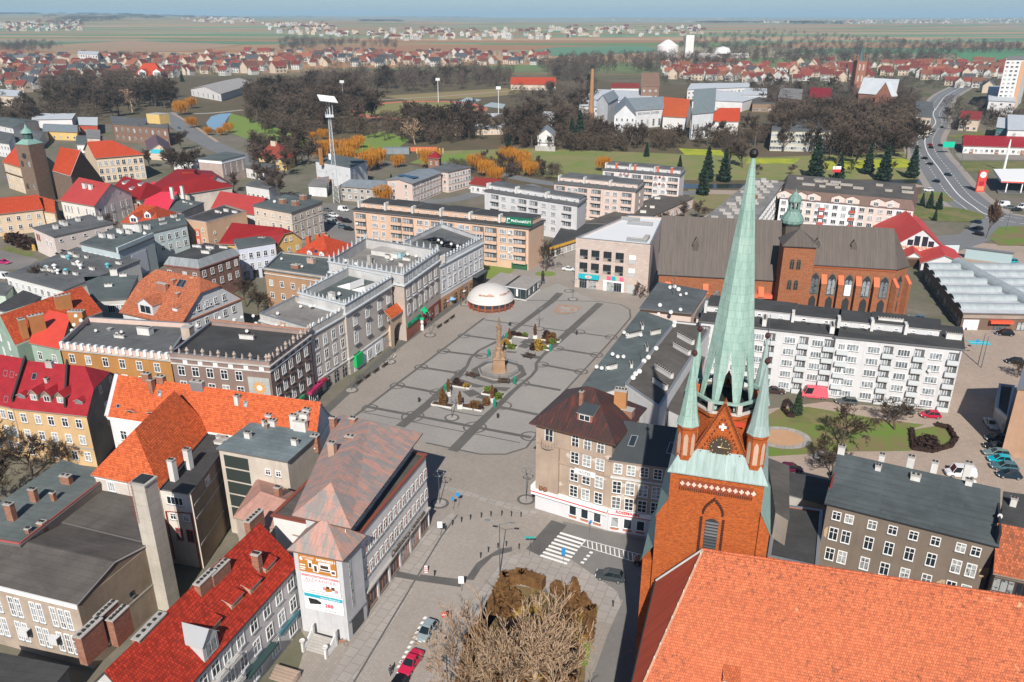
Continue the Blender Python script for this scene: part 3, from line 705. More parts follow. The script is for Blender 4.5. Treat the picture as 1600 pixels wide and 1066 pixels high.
def dormer(b,side,u,v,w,h,kind,rmat,wmat,fr=None,style='double',name='dormer',depth=None,over=0.2):
 0
 A,B,R1,R0=b.slopes[side];p=b.sp(side,u,v)+Vector((0,0,0.15));ex=(B-A);ex.z=0;ex.normalize()
 ey=Vector((-ex.y,ex.x,0));up=b.sp(side,u,v+0.05)-b.sp(side,u,v);sl=up.z/max(0.05,Vector((up.x,up.y)).length)
 Z=Vector((0,0,1));m=MB();W=w/2
 if kind=='shed':
  s2=sl*0.3;dep=h/(sl-s2)
  a,c=p-ex*W,p+ex*W
  m.face([a,c,c+Z*h,a+Z*h],wmat);bk=ey*dep+Z*(h+s2*dep)
  m.face([c,c+bk,c+Z*h],wmat);m.face([a,a+Z*h,a+bk],wmat)
  o=-ey*over-Z*over*s2
  T=[a-ex*0.15+Z*(h+0.02)+o,c+ex*0.15+Z*(h+0.02)+o,c+ex*0.15+bk+Z*0.06,a-ex*0.15+bk+Z*0.06];slab(m,[T],0.1,rmat,fr or CAPM)
 else:
  rr=h*(0.55 if kind=='gable' else 0.9);dep=(h+rr)/sl;dw=h/sl
  a,c=p-ex*W,p+ex*W;t=p+Z*(h+rr)
  m.face([a,c,c+Z*h,t,a+Z*h],wmat)
  m.face([c,c+ey*dw+Z*h,c+Z*h],wmat);m.face([a,a+Z*h,a+ey*dw+Z*h],wmat)
  o=-ey*over;k=rr/W
  for sgn,e in((1,c),(-1,a)):
   eo=e+ex*sgn*0.2-Z*0.2*k+Z*h
   f=[eo+o,eo+ey*(dw),t+ey*dep,t+o]
   slab(m,[f if sgn>0 else f[::-1]],0.1,rmat,fr or CAPM)
 if style:
  n=-ey;g0=p+Z*(h*0.12)+n*0.04;gw=W*0.72;gh=h*0.78
  m.face([g0-ex*gw,g0+ex*gw,g0+ex*gw+Z*gh,g0-ex*gw+Z*gh],GLASS)
  f0=g0+n*0.03
  def bar(x0,x1,z0,z1):m.face([f0+ex*x0+Z*z0,f0+ex*x1+Z*z0,f0+ex*x1+Z*z1,f0+ex*x0+Z*z1],WHITE)
  bar(-gw,-gw+0.09,0,gh);bar(gw-0.09,gw,0,gh);bar(-gw+0.09,gw-0.09,0,0.09);bar(-gw+0.09,gw-0.09,gh-0.09,gh)
  for i in range(2 if style=='double' else 1):pass
  bar(-0.05,0.05,0.09,gh-0.09)
 return m.build(name,b.roofo)
b=Bld('tenement','yellow plastered tenement with half hipped bright red roof, three gabled dormers and grey end wall',[(20,636),(134,648),(187,590)],11.0)
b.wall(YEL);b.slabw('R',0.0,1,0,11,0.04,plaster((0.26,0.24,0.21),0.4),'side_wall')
b.pitched(REDSH,5.6,jerk=(0,0.45),wallm=plaster((0.27,0.25,0.22)),over=0.45)
b.win('F',[0.12,0.32,0.5,0.69,0.88],[8.1,4.7],1.15,1.7,'cross');b.win('F',[0.12,0.45,0.72,0.9],[1.2],1.2,1.8,'cross')
b.slabw('F',0,1,3.7,3.95,0.12,CAPM,'string_course');b.slabw('F',0,1,10.55,10.9,0.2,YEL,'cornice')
b.win('R',[0.45,0.75],[11.9],0.9,1.3,'cross');b.win('R',[0.5],[8.0,4.8],1.0,1.5,'cross',o=0.04)
for u in(0.3,0.48,0.66):dormer(b,'F',u,0.2,1.7,1.5,'gable',REDSH,plain((0.25,0.18,0.13)),style='single')
for u in(0.12,0.9):dormer(b,'F',u,0.22,1.6,0.7,'gable',REDSH,METAL,style=None)
for u in(0.02,0.72):
 m=MB();a,c=b.sp('F',u,.12),b.sp('F',u,1.0);x=Vector((.22,0,0));U=Vector((0,0,1.1));D=Vector((0,0,-.4));mt=plain((0.03,0.028,0.028),0.9)
 for f in([a-x+D,a+x+D,a+x+U,a-x+U],[a-x+U,a+x+U,c+x+U*1.2,c-x+U*1.2],[a+x+D,c+x+D,c+x+U*1.2,a+x+U],[c-x+D,a-x+D,a-x+U,c-x+U*1.2],[c+x+D,c-x+D,c-x+U*1.2,c+x+U*1.2]):m.face(f,mt)
 m.build('party_wall',b.roofo)
b.chim(b.sp('F',0.43,0.93),1.4,0.7,1.2,CAPM);b.chim(b.sp('F',0.42,0.6),0.6,0.5,0.9,CAPM)
rooflights(b,'F',[(0.22,0.7),(0.4,0.35)])
dishes(b,[(34,655,8),(75,665,7.2),(131,687,4.4),(50,698,3)],0.6)
b=Bld('tenement','yellow plastered tenement with bright red shingle roof and skylights at the left picture edge',[(-60,619),(19,635),(66,573)],11.0)
b.wall(YEL);b.pitched(REDSH,5.6,over=0.45,wallm=YEL);b.win('F',[0.1,0.32,0.55,0.78,0.93],[8.1,4.7,1.4],1.15,1.7,'cross');rooflights(b,'F',[(0.75,0.65),(0.87,0.65),(0.85,0.15)])
dishes(b,[(27,592,14)],0.5)
b=Bld('townhouse','white townhouse with long bright orange tiled roof, eyebrow vents and grey coping',[(170,649),(490,697),(516,652)],14.0)
b.wall(plaster((0.68,0.68,0.67),0.2,0.3));b.pitched(ORANGE,5.2,wallm=plaster((0.66,0.66,0.66)),over=0.35,fascia=WHITE)
b.band(13.3,13.8,0.25,WHITE);b.win('F',[0.06,0.15,0.24],[9.6,6.2],1.2,1.7,'cross')
m=MB()
for(e0,e1)in(('A',0),):
 A,B,R1,R0=b.slopes['F']
 for q0,q1 in((A,R0),(R0,b.slopes['K'][1])):m.tube(q0+Vector((0,0,0.3)),q1+Vector((0,0,0.3)),0.35,0.35,plain((0.62,0.64,0.66),0.5),4)
m.build('coping',b.roofo)
for u,v in((0.12,0.17),(0.22,0.2)):dormer(b,'F',u,v,1.6,0.35,'gable',ORANGE,DARK,style=None,name='eyebrow_vent')
for u,v,w,h,mt in((0.2,0.75,0.8,2.2,CHIM),(0.28,0.35,0.6,1.2,CHIM),(0.16,1.0,1.4,1.2,CHIM),(0.23,1.0,1.6,1.0,CHIM),(0.42,0.95,2.4,1.4,METAL),(0.62,0.75,0.7,1.4,CHW),(0.8,0.35,1.2,1.2,CHW),(0.93,0.3,2.2,2.2,CHW),(0.9,0.38,1.2,2.4,CHW),(1.0,0.1,1.2,1.6,CHIM)):
 b.chim(b.sp('F',u,v),w,0.9,h,mt)
rooflights(b,'F',[(0.24,0.72),(0.66,0.75)],0.6,0.9);rooflights(b,'F',[(0.05,0.3)],0.5,0.5)
dishes(b,[(187,682,9.5),(184,698,8)],0.55)
b=Bld('townhouse','white house wing with steep hipped orange roof pointing at the dark workshop roof',[(147,739),(247,759),(325,668)],14.0)
b.wall(plaster((0.55,0.5,0.45),0.3,0.4));b.pitched(ORANGE,5.6,axis='y',hip=(4.8,0),over=0.45,wallm=WHITE)
b.win('F',[0.24,0.62],[11.4],1.2,1.5,'double');b.slabw('F',0,1,13.2,13.5,0.15,WHITE,'cornice')
A_,B_,R1_,R0_=b.slopes['F']
b.slopes['F'],keep=(A_,B_,R1_,R0_),0
for x,y,w,h in((271,740,0.9,2.3),(295,722,0.9,2.2)):
 b.chim(b.loc(x,y,14.6),w,0.9,h,CHW)
b=Bld('tenement','tenement extension with dark felt roof and tall brown blank wall with pale string courses',[(249,765),(298,773),(366,680),(330,672)],13.2)
b.wall(plaster((0.62,0.57,0.5),0.25,0.3));b.flat(DK_FELT,0.25,0.15)
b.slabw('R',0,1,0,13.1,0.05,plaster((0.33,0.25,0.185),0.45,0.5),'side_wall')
for z in(4.0,8.7,11.0):b.slabw('R',0.02,0.75,z,z+0.25,0.15,CAPM,'string_course')
b.win('F',[0.45],[11.0],2.6,1.3,'triple');b.win('F',[0.3,0.72],[8.3],0.9,1.0,'cross');b.win('F',[0.4,0.75],[4.8],1.0,1.9,'cross',fm=plain((0.35,0.05,0.04)))
b.win('R',[0.32],[11.4],1.5,1.2,'double',o=0.05)
m=MB();p,an=b.at('F',0.93,0,0.2);m.tube((p.x,p.y,0),(p.x,p.y,10),0.1,0.1,DKRED,5);q,_=b.at('F',0.1,0,0.2);m.tube((q.x,q.y,9.6),(p.x,p.y,10),0.08,0.08,DKRED,5);m.tube((q.x,q.y,9.6),(q.x,q.y,1),0.1,0.1,DKRED,5);m.build('drainpipe',b.root)
for x,y in((343,694),(352,690),(346,686)):b.chim(b.loc(x,y,13.4),1.6,0.6,0.5,CHW,pots=0,name='skylight_hood')
b=Bld('office_block','beige block with flat grey teal roof, dark glass brick panel and blank pale side wall',[(342,702),(449,722),(496,680),(402,657)],15.5)
b.wall(plaster((0.52,0.46,0.39),0.25,0.45));b.flat(TEALROOF,0.3,0.3)
m=MB();
for k in range(5):
 b.slabw('F',0.06,0.42,3.0+k*2.4,5.1+k*2.4,0.06,plain((0.035,0.045,0.04),0.3),'glass_block_panel')
b.win('F',[0.7,0.85],[12.6],0.8,0.9,'cross');b.win('F',[0.6,0.8],[9.0],0.9,1.2,'cross')
for x,y,w in((388,684,1.0),(461,695,0.9),(413,665,0.4)):b.chim(b.loc(x,y,15.8),w,0.7,0.9,CHW)
for x,y,w,h in((475,668,2.0,2.6),(482,664,1.2,2.9),(422,660,1.2,1.4)):b.chim(b.loc(x,y,15.6),w,0.8,h,CHW)
b.chim(b.loc(417,668,16),0.35,0.3,0.6,CHIM,pots=0)
PINKM=patchy((0.43,0.235,0.185),(0.25,0.225,0.21),(0.18,0.17,0.165),0.4,0.14,(0.44,0.54),(0.65,1.6))
PINKM2=patchy((0.44,0.24,0.19),(0.36,0.20,0.16),(0.22,0.19,0.18),0.5,0.3,(0.45,0.6),(0.8,1.4))
b=Bld('annex','low annex with faded pink metal roof between the red roofed row and the office',[(368,808),(466,836),(512,792),(404,750)],11.0)
b.wall(plaster((0.42,0.36,0.3)));b.pitched(PINKM2,1.8,axis='x',hip=(3.0,3.0),over=0.3)
for x,y,w,h in((434,742,1.1,2.6),(436,778,0.9,1.8)):b.chim(b.loc(x,y,12.2),w,0.8,h)
BW=plaster((0.68,0.67,0.65),0.2,0.35)
q=side_quad((562,835),(665,712),13.5,13.5)
b=Bld('office_building','long pale office building with patchy pink grey hipped roof and red brown window piers',None,13.5,world=q);LBO=b
b.wall(BW);b.band(13.5,13.75,0.25,plain((0.2,0.06,0.04),0.6),'gutter');m=MB();m.prism(b.off(-0.1),13.5,13.6,BR_FELT);m.build('terrace',b.root)
n=14
PIER=plaster((0.35,0.15,0.1),0.3)
for z in(5.9,9.6):
 b.win('R',[(i+0.62)/n for i in range(n)],[z],1.05,1.6,'cross',name='window')
 for i in range(n):b.slabw('R',(i+0.86)/n,(i+1.1)/n,z-0.15,z+1.75,0.07,PIER,'pier')
b.slabw('R',0,1,3.7,3.95,0.5,CAPM,'canopy_ledge')
for i in range(6):
 u=(i+0.5)/6;b.win('R',[u],[0.5],2.6,2.5,'shop',fm=PIER,gl=GLASS)
for i in range(7):b.slabw('R',i/6-0.012 if i else 0,i/6+0.012 if i<6 else 1,0,3.7,0.15,BW,'pilaster')
o=wall_text("Delikatesy centrum",1.5,plain((0.12,0.1,0.09)),b.root,b.at('R',0.62,4.7,0.45)[0],math.pi/2,ext=0.06)
UW=plain((0.06,0.16,0.17),0.7)
bq=[G(458,806,16.6),G(552,826,16.6),G(659,678,16.6),G(530,649,16.6)]
bq[1]+=Vector((-0.35,0,0))
inv=b.inv;P2=[inv@Vector((w.x-b.org.x,w.y-b.org.y))for w in bq]
m=MB();m.prism(b.off(-1.3,P2),13.6,16.6,plaster((0.5,0.52,0.52),0.2));m.build('attic_storey',b.root)
keep=b.p;b.p=P2;hh=b.h;b.h=16.6
b.pitched(PINKM,3.0,axis='y',hip=(4.5,5.0),over=0.15,fascia=plain((0.13,0.07,0.05),0.7))
for i in range(9):b.win('R',[(i+0.5)/9],[14.2],1.0,1.3,'single',o=-1.28)
for x,y,w,h in((521,664,0.9,1.3),(553,670,1.0,1.9),(549,700,1.4,2.0),(562,697,0.7,1.0),(521,720,1.0,3.0)):b.chim(b.loc(x,y,17.4),w,0.9,h,CHIM if w<2 and x!=521 or y==664 else plaster((0.5,0.33,0.24)))
b.p=keep;b.h=hh
b=Bld('corner_block','narrow whitewashed end block carrying three stacked billboards under a small patchy pyramid roof',[(457,853),(533,868),(563,836),(486,820)],14.0)
b.wall(plaster((0.52,0.52,0.53),0.28,0.5));b.pitched(PINKM,2.8,axis='x',hip=(3.2,3.2),over=0.55,fascia=plain((0.16,0.1,0.08)))
b.slabw('R',0.3,0.42,4.5,12.6,0.05,GLASS,'stair_window');b.slabw('R',0.0,1.0,3.0,3.2,0.2,METAL,'ledge')
b.slabw('R',0.2,0.8,0.3,2.7,0.05,GLASS,'shop_window')
BB=b
def board(b,u0,u1,z0,z1,base):
 p,an=b.at('F',(u0+u1)/2,(z0+z1)/2,0.12);w=(b.edge('F')[1]-b.edge('F')[0]).length*(u1-u0);h=z1-z0
 o=MB();o.box(-w/2,w/2,-0.06,0.06,-h/2,h/2,base);r=o.build('billboard',b.root,p);return r,w,h
def bpart(r,x0,x1,z0,z1,mat,d=0.0,name='print'):
 m=MB();m.box(x0,x1,-0.075-d,-0.06,z0,z1,mat);return m.build(name,r)
def btext(r,t,size,mat,x,z,spacing=1.0,bold=0.0,y=-0.08):
 return wall_text(t,size,mat,r,(x,y,z),0,ext=0.006,spacing=spacing,bold=bold)
OCH=plain((0.42,0.17,0.03),0.6);PW=plain((0.78,0.78,0.77),0.6);PR=plain((0.6,0.06,0.09),0.6);PK=plain((0.02,0.02,0.02),0.6);PT=plain((0.02,0.33,0.42),0.6);PINKP=plain((0.75,0.22,0.25),0.6)
r,w,h=board(b,0.11,0.88,10.4,13.1,OCH)
for x0,x1,z0,z1,mt in((-1.35,-0.75,-0.6,0.5,PW),(-0.7,0.1,-1.1,0.1,PW),(0.2,1.9,-0.8,0.55,PW),(1.9,2.6,-1.1,-0.3,PW),(-1.25,-0.85,-0.5,0.2,BROWN),(-0.5,-0.1,-1.0,-0.1,BROWN),(0.45,1.6,-0.3,0.2,BROWN),(0.3,1.8,-0.7,-0.45,BROWN),(2.0,2.5,-0.9,-0.5,BROWN),(-2.6,-1.8,-0.35,-0.2,PW),(-2.6,-1.8,-0.75,-0.6,PW),(-2.6,-1.9,-1.05,-0.92,PW)):bpart(r,x0,x1,z0,z1,mt,0.0 if mt is PW else 0.012)
btext(r,"6",0.9,PW,-2.3,0.7,bold=0.03);btext(r,"STYLOWE\nMEBLE",0.36,PW,-1.25,0.82);btext(r,"NOWOSCI !",0.5,PW,1.3,0.92,bold=0.02);btext(r,"w salonie meblowym",0.22,PW,1.3,0.62)
r,w,h=board(b,0.13,0.92,7.3,10.1,PW)
bpart(r,-w/2+0.05,w/2-0.05,h/2-0.42,h/2-0.05,PINKP);btext(r,"najwiekszy wybor mebli w miescie",0.24,PW,0,h/2-0.23,y=-0.1)
btext(r,"ALEXANDER",0.72,PINKP,0.0,0.55,spacing=1.15,bold=0.012);btext(r,"MEBLE",0.5,PINKP,-1.9,0.1);btext(r,"Rybnik   ul. Prosta",0.3,PK,-0.6,-1.15)
for x,z,c in((0.5,-0.5,PINKP),(1.0,-0.3,BROWN),(1.3,-0.6,OCH),(1.75,-0.3,BROWN),(2.2,-0.65,PINKP),(0.85,-0.7,OCH)):bpart(r,x-0.25,x+0.25,z-0.25,z+0.25,c)
btext(r,"(32) 417",0.22,PK,-1.9,-0.45)
r,w,h=board(b,0.14,0.955,4.3,6.95,PW)
bpart(r,-w/2+0.04,w/2-0.04,h/2-0.6,h/2-0.04,PT);btext(r,"naprawy-laptopow.pl",0.34,PW,1.0,h/2-0.32,y=-0.1)
m=MB();m.face([(-2.3,-0.08,0.55),(-2.1,-0.08,-0.45),(-0.5,-0.08,-0.2),(-0.3,-0.08,0.1),(-1.0,-0.08,0.5)],PK);m.lathe([(0.0,0),(0.3,0.0)],PW,12)if False else None;m.build('print',r)
btext(r,"288",0.85,PR,0.75,-0.25,bold=0.03);btext(r,"zl",0.4,PR,1.75,-0.4);btext(r,"www.komputery.pl",0.28,PK,1.1,-1.02)
GREYW=plaster((0.50,0.48,0.47),0.2,0.25)
def redhouse(B,C,label,cols,extra):
 b=Bld('tenement',label,None,10.6,world=side_quad(B,C,10.6,9.6));b.wall(GREYW)
 b.pitched(REDT,5.2,axis='y',over=0.4,wallm=GREYW,fascia=plain((0.06,0.05,0.05)))
 b.slabw('R',0,1,10.0,10.4,0.25,CAPM,'cornice');b.win('R',cols,[7.6,4.2],1.25,1.9,'cross');b.slabw('R',0,1,3.2,3.4,0.1,CAPM,'string_course')
 return b
RH=redhouse((361,991),(460,882),'grey rendered tenement with red tile roof and shed dormers beside the billboard block',5,None)
b=RH;b.slopes['E']=(b.slopes['F'][0],b.slopes['F'][1],b.slopes['F'][2],b.slopes['F'][3])
for u,v in((0.25,0.3),(0.48,0.25),(0.74,0.3)):dormer(b,'F',u,v,2.2,0.9,'shed',REDT,plaster((0.45,0.3,0.2)),style=None)
for x,y,w,d,h in((346,912,3.2,0.8,2.4),(325,930,3.0,0.9,2.6),(350,893,0.8,2.0,1.4),(402,880,1.0,0.8,1.4),(398,818,3.2,0.9,1.2)):b.chim(b.loc(x,y,13.8),w,d,h,CHIM,pots=5,ang=R_(-90)if w>2 else 0)
b.win('R',[0.25,0.55,0.85],[0.8],1.6,2.2,'shop');b.slabw('R',0.05,0.5,3.2,3.5,1.0,plain((0.03,0.06,0.06)),'shop_awning')
b.slabw('R',0.62,0.95,2.95,3.5,0.3,plain((0.05,0.16,0.2)),'shop_sign')
b=redhouse((240,1126),(360,992),'grey tenement with red tile roof, tall brick chimneys and grey gabled dormer, bottom left',6,None);RH2=b
dormer(b,'F',0.72,0.06,2.6,2.4,'gable',plain((0.36,0.38,0.39),0.5,0.3),plaster((0.5,0.5,0.5)),style='single')
dormer(b,'F',0.9,0.28,2.0,0.9,'shed',REDT,plaster((0.45,0.3,0.2)),style=None)
for x,y,w,d,h in((240,1010,4.4,1.0,2.8),(190,985,2.6,0.9,2.4),(145,1010,3.2,1.0,2.6),(172,978,2.8,0.9,2.4)):b.chim(b.loc(x,y,13.2),w,d,h,CHIM,pots=5,ang=R_(-88))
for u in(0.45,0.75,0.95):
 for z in(4.0,7.4):
  p,an=b.at('R',u,z,0);m=MB();m.box(-1.1,1.1,-0.9,0,-0.15,0,CAPM)
  for i in range(12):m.tube((-1.05+i*0.19,-0.85,0),(-1.05+i*0.19,-0.85,0.95),0.02,0.02,WHITE,3)
  m.box(-1.1,1.1,-0.88,-0.82,0.9,0.97,WHITE);o=m.build('balcony',b.root,p);o.rotation_euler=(0,0,an)
b=Bld('shed','low shed with dark flat roof in the bottom left corner below the white windowed workshop',[(-60,1085),(60,1100),(105,1045),(-20,1020)],4.5)
b.wall(plaster((0.3,0.3,0.3)));b.flat(DK_FELT,0.2)
def finials(b,side,n,z,h=1.1,mat=None,o=-0.1,kind='spike',ends=(0.02,0.98)):
 k=('fin',kind,h,(mat or WHITE).name)
 if k not in WM:
  m=MB();mt=mat or WHITE
  if kind=='spike':
   m.obox((0,0),0,0.42,0.42,0,h*0.35,mt);m.lathe([(0.16,h*.35),(0.24,h*.5),(0.12,h*.62),(0.16,h*.72),(0.0,h)],mt,6)
  elif kind=='urn':
   m.obox((0,0),0,0.5,0.5,0,h*0.25,mt);m.lathe([(0.14,h*.25),(0.34,h*.45),(0.4,h*.62),(0.2,h*.78),(0.22,h*.85),(0.0,h)],mt,7)
  elif kind=='arch':
   pts=[(-0.7,0)]+[(-0.7*math.cos(math.pi*i/7),h*math.sin(math.pi*i/7))for i in range(8)]+[(0.7,0)]
   m.face([(x,-0.15,z_)for x,z_ in pts[::-1]][::-1],mt);m.face([(x,0.15,z_)for x,z_ in pts[::-1]],mt)
   for p,q in zip(pts,pts[1:]):m.face([(p[0],-0.15,p[1]),(p[0],0.15,p[1]),(q[0],0.15,q[1]),(q[0],-0.15,q[1])],mt)
  elif kind=='block':m.box(-0.3,0.3,-0.25,0.35,0,h,mt)
  WM[k]=m.mesh('finial')
 for i in range(n):
  u=ends[0]+(ends[1]-ends[0])*i/max(1,n-1);p,an=b.at(side,u,z,o);link(WM[k],'finial',b.root,p,an)
def lintels(b,side,us,zs,w,mat,d=0.25,t=0.18):
 k=('lintel',w,mat.name,d)
 if k not in WM:m=MB();m.box(-w/2,w/2,-d,0,0,t,mat);m.box(-w/2+0.15,w/2-0.15,-d*0.7,0,-t,0,mat);WM[k]=m.mesh('window_hood')
 if isinstance(us,int):us=[(i+0.5)/us for i in range(us)]
 for z in zs:
  for u in us:p,an=b.at(side,u,z);link(WM[k],'window_hood',b.root,p,an)
OCHW=plaster((0.40,0.20,0.065),0.25,0.3)
b=Bld('tenement','ochre tenement with pale pink crenellated parapet and flat felt roof beside the brown corner house',[(95,544),(266,562),(300,513),(138,503)],13.0)
b.wall(OCHW);b.flat(GREY_FELT,parapet=1.2,pmat=plaster((0.58,0.44,0.38),0.2));finials(b,'F',16,13.2,1.35,WHITE,0.12,'block')
b.band(12.6,12.85,0.3,CAPM);b.win('F',[0.09,0.24,0.40,0.555,0.71,0.87],[9.9,6.4,3.0],1.25,1.9,'cross')
for x,y in((183,525),(190,522),(222,521),(150,520)):b.dish(b.loc(x,y,13.2),0.55)
b.chim(b.loc(228,522,13.1),3.0,1.6,1.6,CHW,pots=6);b.chim(b.loc(187,528,13.1),2.4,0.5,0.6,CHW)
b.chim(b.loc(172,516,13.1),0.8,0.8,0.4,METAL,pots=0)
BRW=plaster((0.235,0.165,0.14),0.25,0.3)
b=Bld('tenement','dark brown corner tenement with white windows, stone vases on its parapet and painted sundial',[(267,558),(421,572),(484,524),(330,508)],15.3)
b.wall(BRW);b.flat(DK_FELT,parapet=0.9,pmat=plaster((0.3,0.22,0.19)));FM=plaster((0.42,0.34,0.29),0.3)
b.band(13.9,14.15,0.15,STONEBAND);b.band(15.1,15.35,0.35,plaster((0.5,0.48,0.46)))
finials(b,'F',7,16.3,1.5,FM,0,'urn');finials(b,'F',6,16.3,1.2,FM,0,'spike',(0.1,0.9));finials(b,'R',6,16.3,1.6,FM,0,'urn');finials(b,'R',5,16.3,1.3,FM,0,'spike',(0.1,0.9))
for k in range(6):b.slabw('F',0.12+k*0.155,0.145+k*0.155+0.02,14.15,15.1,0.08,WHITE,'parapet_panel');b.slabw('R',0.12+k*0.155,0.18+k*0.155,14.15,15.1,0.08,plaster((0.5,0.5,0.52)),'parapet_panel')
b.win('F',[0.09,0.235,0.385,0.53,0.68],[11.6,8.3,5.0],1.35,1.9,'cross');b.win('R',[0.13,0.3,0.47,0.66,0.86],[11.6,8.2,4.9],1.3,1.9,'cross')
lintels(b,'R',[0.13,0.3,0.47,0.66,0.86],[10.3,7.0,3.7,13.6][:3],1.6,plain((0.09,0.06,0.05)))
b.win('R',[0.35,0.55,0.9],[0.4],2.4,2.6,'shop');b.slabw('R',0.26,0.68,3.2,3.9,0.35,plain((0.03,0.3,0.12)),'shop_sign')
wall_text("APTEKA",0.6,PW,b.root,b.at('R',0.47,3.55,0.4)[0],b.at('R',0.5,0)[1])
b.slabw('R',0.8,1.12,2.9,3.6,0.9,plain((0.36,0.02,0.10)),'shop_awning')
p,an=b.at('F',0.875,9.9,0.1);m=MB();m.box(-2.3,2.3,-0.04,0.06,-2.7,2.7,plaster((0.42,0.44,0.42),0.3));s_=m.build('sundial',b.root,p);m=MB()
for i in range(12):
 a0=2*math.pi*i/12;m.face([(1.0*math.cos(a0-.16),-0.05,0.5+1.0*math.sin(a0-.16)),(1.0*math.cos(a0+.16),-0.05,0.5+1.0*math.sin(a0+.16)),(1.7*math.cos(a0),-0.05,0.5+1.7*math.sin(a0))][::1],plain((0.55,0.25,0.06)))
m.face([(1.05*math.cos(2*math.pi*i/16),-0.055,0.5+1.05*math.sin(2*math.pi*i/16))for i in range(16)],plain((0.6,0.3,0.08)))
m.face([(0.6*math.cos(2*math.pi*i/12),-0.06,0.5+0.6*math.sin(2*math.pi*i/12))for i in range(12)],PW);m.build('painting',s_)
b.chim(b.loc(294,521,15.4),2.0,1.8,1.5,plaster((0.5,0.4,0.33)),pots=0);b.chim(b.loc(386,530,15.4),3.2,0.5,0.9,CHW,pots=6)
for x,y in((308,512),(343,500),(366,503),(378,499),(396,497),(400,509),(386,521)):b.dish(b.loc(x,y,15.6),0.6)
b.slabw('K',0.0,1.0,15.5,16.7,0.1,brick((0.38,0.14,0.08)),'brick_parapet')
b.chim(b.loc(415,512,15.4),2.2,1.6,0.2,METAL,pots=0,name='skylight')
GB=plaster((0.48,0.43,0.385),0.2,0.3)
b=Bld('tenement','beige grey tenement with half round parapet pieces beside the brown corner house',[(407,500),(485,523),(539,492),(462,472)],14.8)
b.wall(GB);b.flat(LT_FELT,parapet=1.5,pmat=plaster((0.48,0.46,0.43)));b.band(14.5,14.8,0.35,plain((0.5,0.53,0.55)));b.band(3.6,3.9,0.2,STONEBAND);finials(b,'R',4,16.3,0.8,STONEBAND,0,'arch',(0.12,0.88));finials(b,'R',5,16.3,1.1,STONEBAND,0,'spike')
b.win('R',[0.14,0.38,0.62,0.86],[10.9,7.4,4.2][:2],1.3,2.1,'cross');b.win('R',[0.14,0.38,0.62,0.86],[4.6],1.2,1.6,'cross');lintels(b,'R',4,[10.6,7.1],1.7,STONEBAND,0.2)
b.win('R',[0.1,0.35,0.6,0.85],[0.2],1.7,3.0,'arch',fm=CAPM);b.slabw('R',0.0,0.22,3.0,3.6,1.1,plain((0.3,0.02,0.05)),'shop_awning')
for x,y in((412,500),(432,511),(442,513),(434,493),(470,482),(492,481),(508,481)):b.dish(b.loc(x,y,15),0.6)
b.chim(b.loc(435,505,15),6.5,0.6,0.9,plaster((0.5,0.33,0.22)),pots=0,ang=-.2)
b=Bld('tenement','grey tenement with arcaded pinnacled parapet and green bank awning at street level',[(468,472),(540,491),(612,446),(545,431)],15.2)
b.wall(GB);b.flat(GREEN_FELT,parapet=2.2,pmat=plaster((0.52,0.52,0.51)));b.band(15.0,15.3,0.4,plain((0.5,0.53,0.55)));b.band(17.4,17.6,0.3,plain((0.5,0.54,0.56)),'coping')
finials(b,'R',15,17.5,1.3,plaster((0.48,0.5,0.51)),0,'spike');finials(b,'F',12,17.5,1.3,plaster((0.48,0.5,0.51)),0,'spike');finials(b,'L',10,17.5,1.3,plaster((0.48,0.5,0.51)),0,'spike')
b.win('R',[(i+0.5)/14 for i in range(14)],[15.5],0.7,1.5,'arch',fm=plaster((0.62,0.62,0.6)),gl=plaster((0.38,0.36,0.34)),name='blind_arch')
b.win('R',[0.17,0.43,0.69,0.9],[11.2],1.6,1.9,'double');b.win('R',[0.17,0.43,0.69,0.9],[6.7],1.6,3.0,'tall');lintels(b,'R',[0.17,0.43,0.69,0.9],[10.6,6.3,14.0],2.2,plain((0.12,0.11,0.10)),0.45)
b.band(3.9,4.2,0.25,STONEBAND);b.slabw('R',0.08,0.72,0,3.8,0.06,WHITE,'shopfront');b.win('R',[0.42,0.6],[0.5],2.2,2.4,'shop',o=0.06);b.slabw('R',0.08,0.22,1.2,4.2,0.8,plain((0.01,0.36,0.10)),'bank_awning');b.win('R',[0.88],[0.3],2.0,3.0,'arch',fm=CAPM)
b.chim(b.loc(519,470,15.3),1.4,1.0,2.0,CHW,pots=0);b.chim(b.loc(528,478,15.3),2.0,1.4,1.0,plaster((0.4,0.3,0.2)),pots=0)
for u,v in((0.35,0.72),(0.68,0.72)):
 p=b.Q(u,v,b.top);m=MB();m.prism([(-2.2,-2.5),(2.2,-2.5),(2.2,2.5),(-2.2,2.5)],0,[0.1,1.8,1.8,0.1],WHITE,GREEN_FELT);m.build('shed_rooflight',b.roofo,p)
for x,y in((520,470),(530,462),(506,474),(485,481)):b.dish(b.loc(x,y,15.6),0.7)
g0,g1=G(612,546),G(636,528)
r=empty('archway',(g0 .x,g0 .y,0),math.atan2(g1 .y-g0 .y,g1 .x-g0 .x),'rendered arched gateway with small orange tile roof between two grey tenements on the square','archway');L=(g1-g0).length
m=MB();n=10;rr=L*0.3;hs=3.2;cx=L*0.5;wm=plaster((0.5,0.38,0.28),0.3)
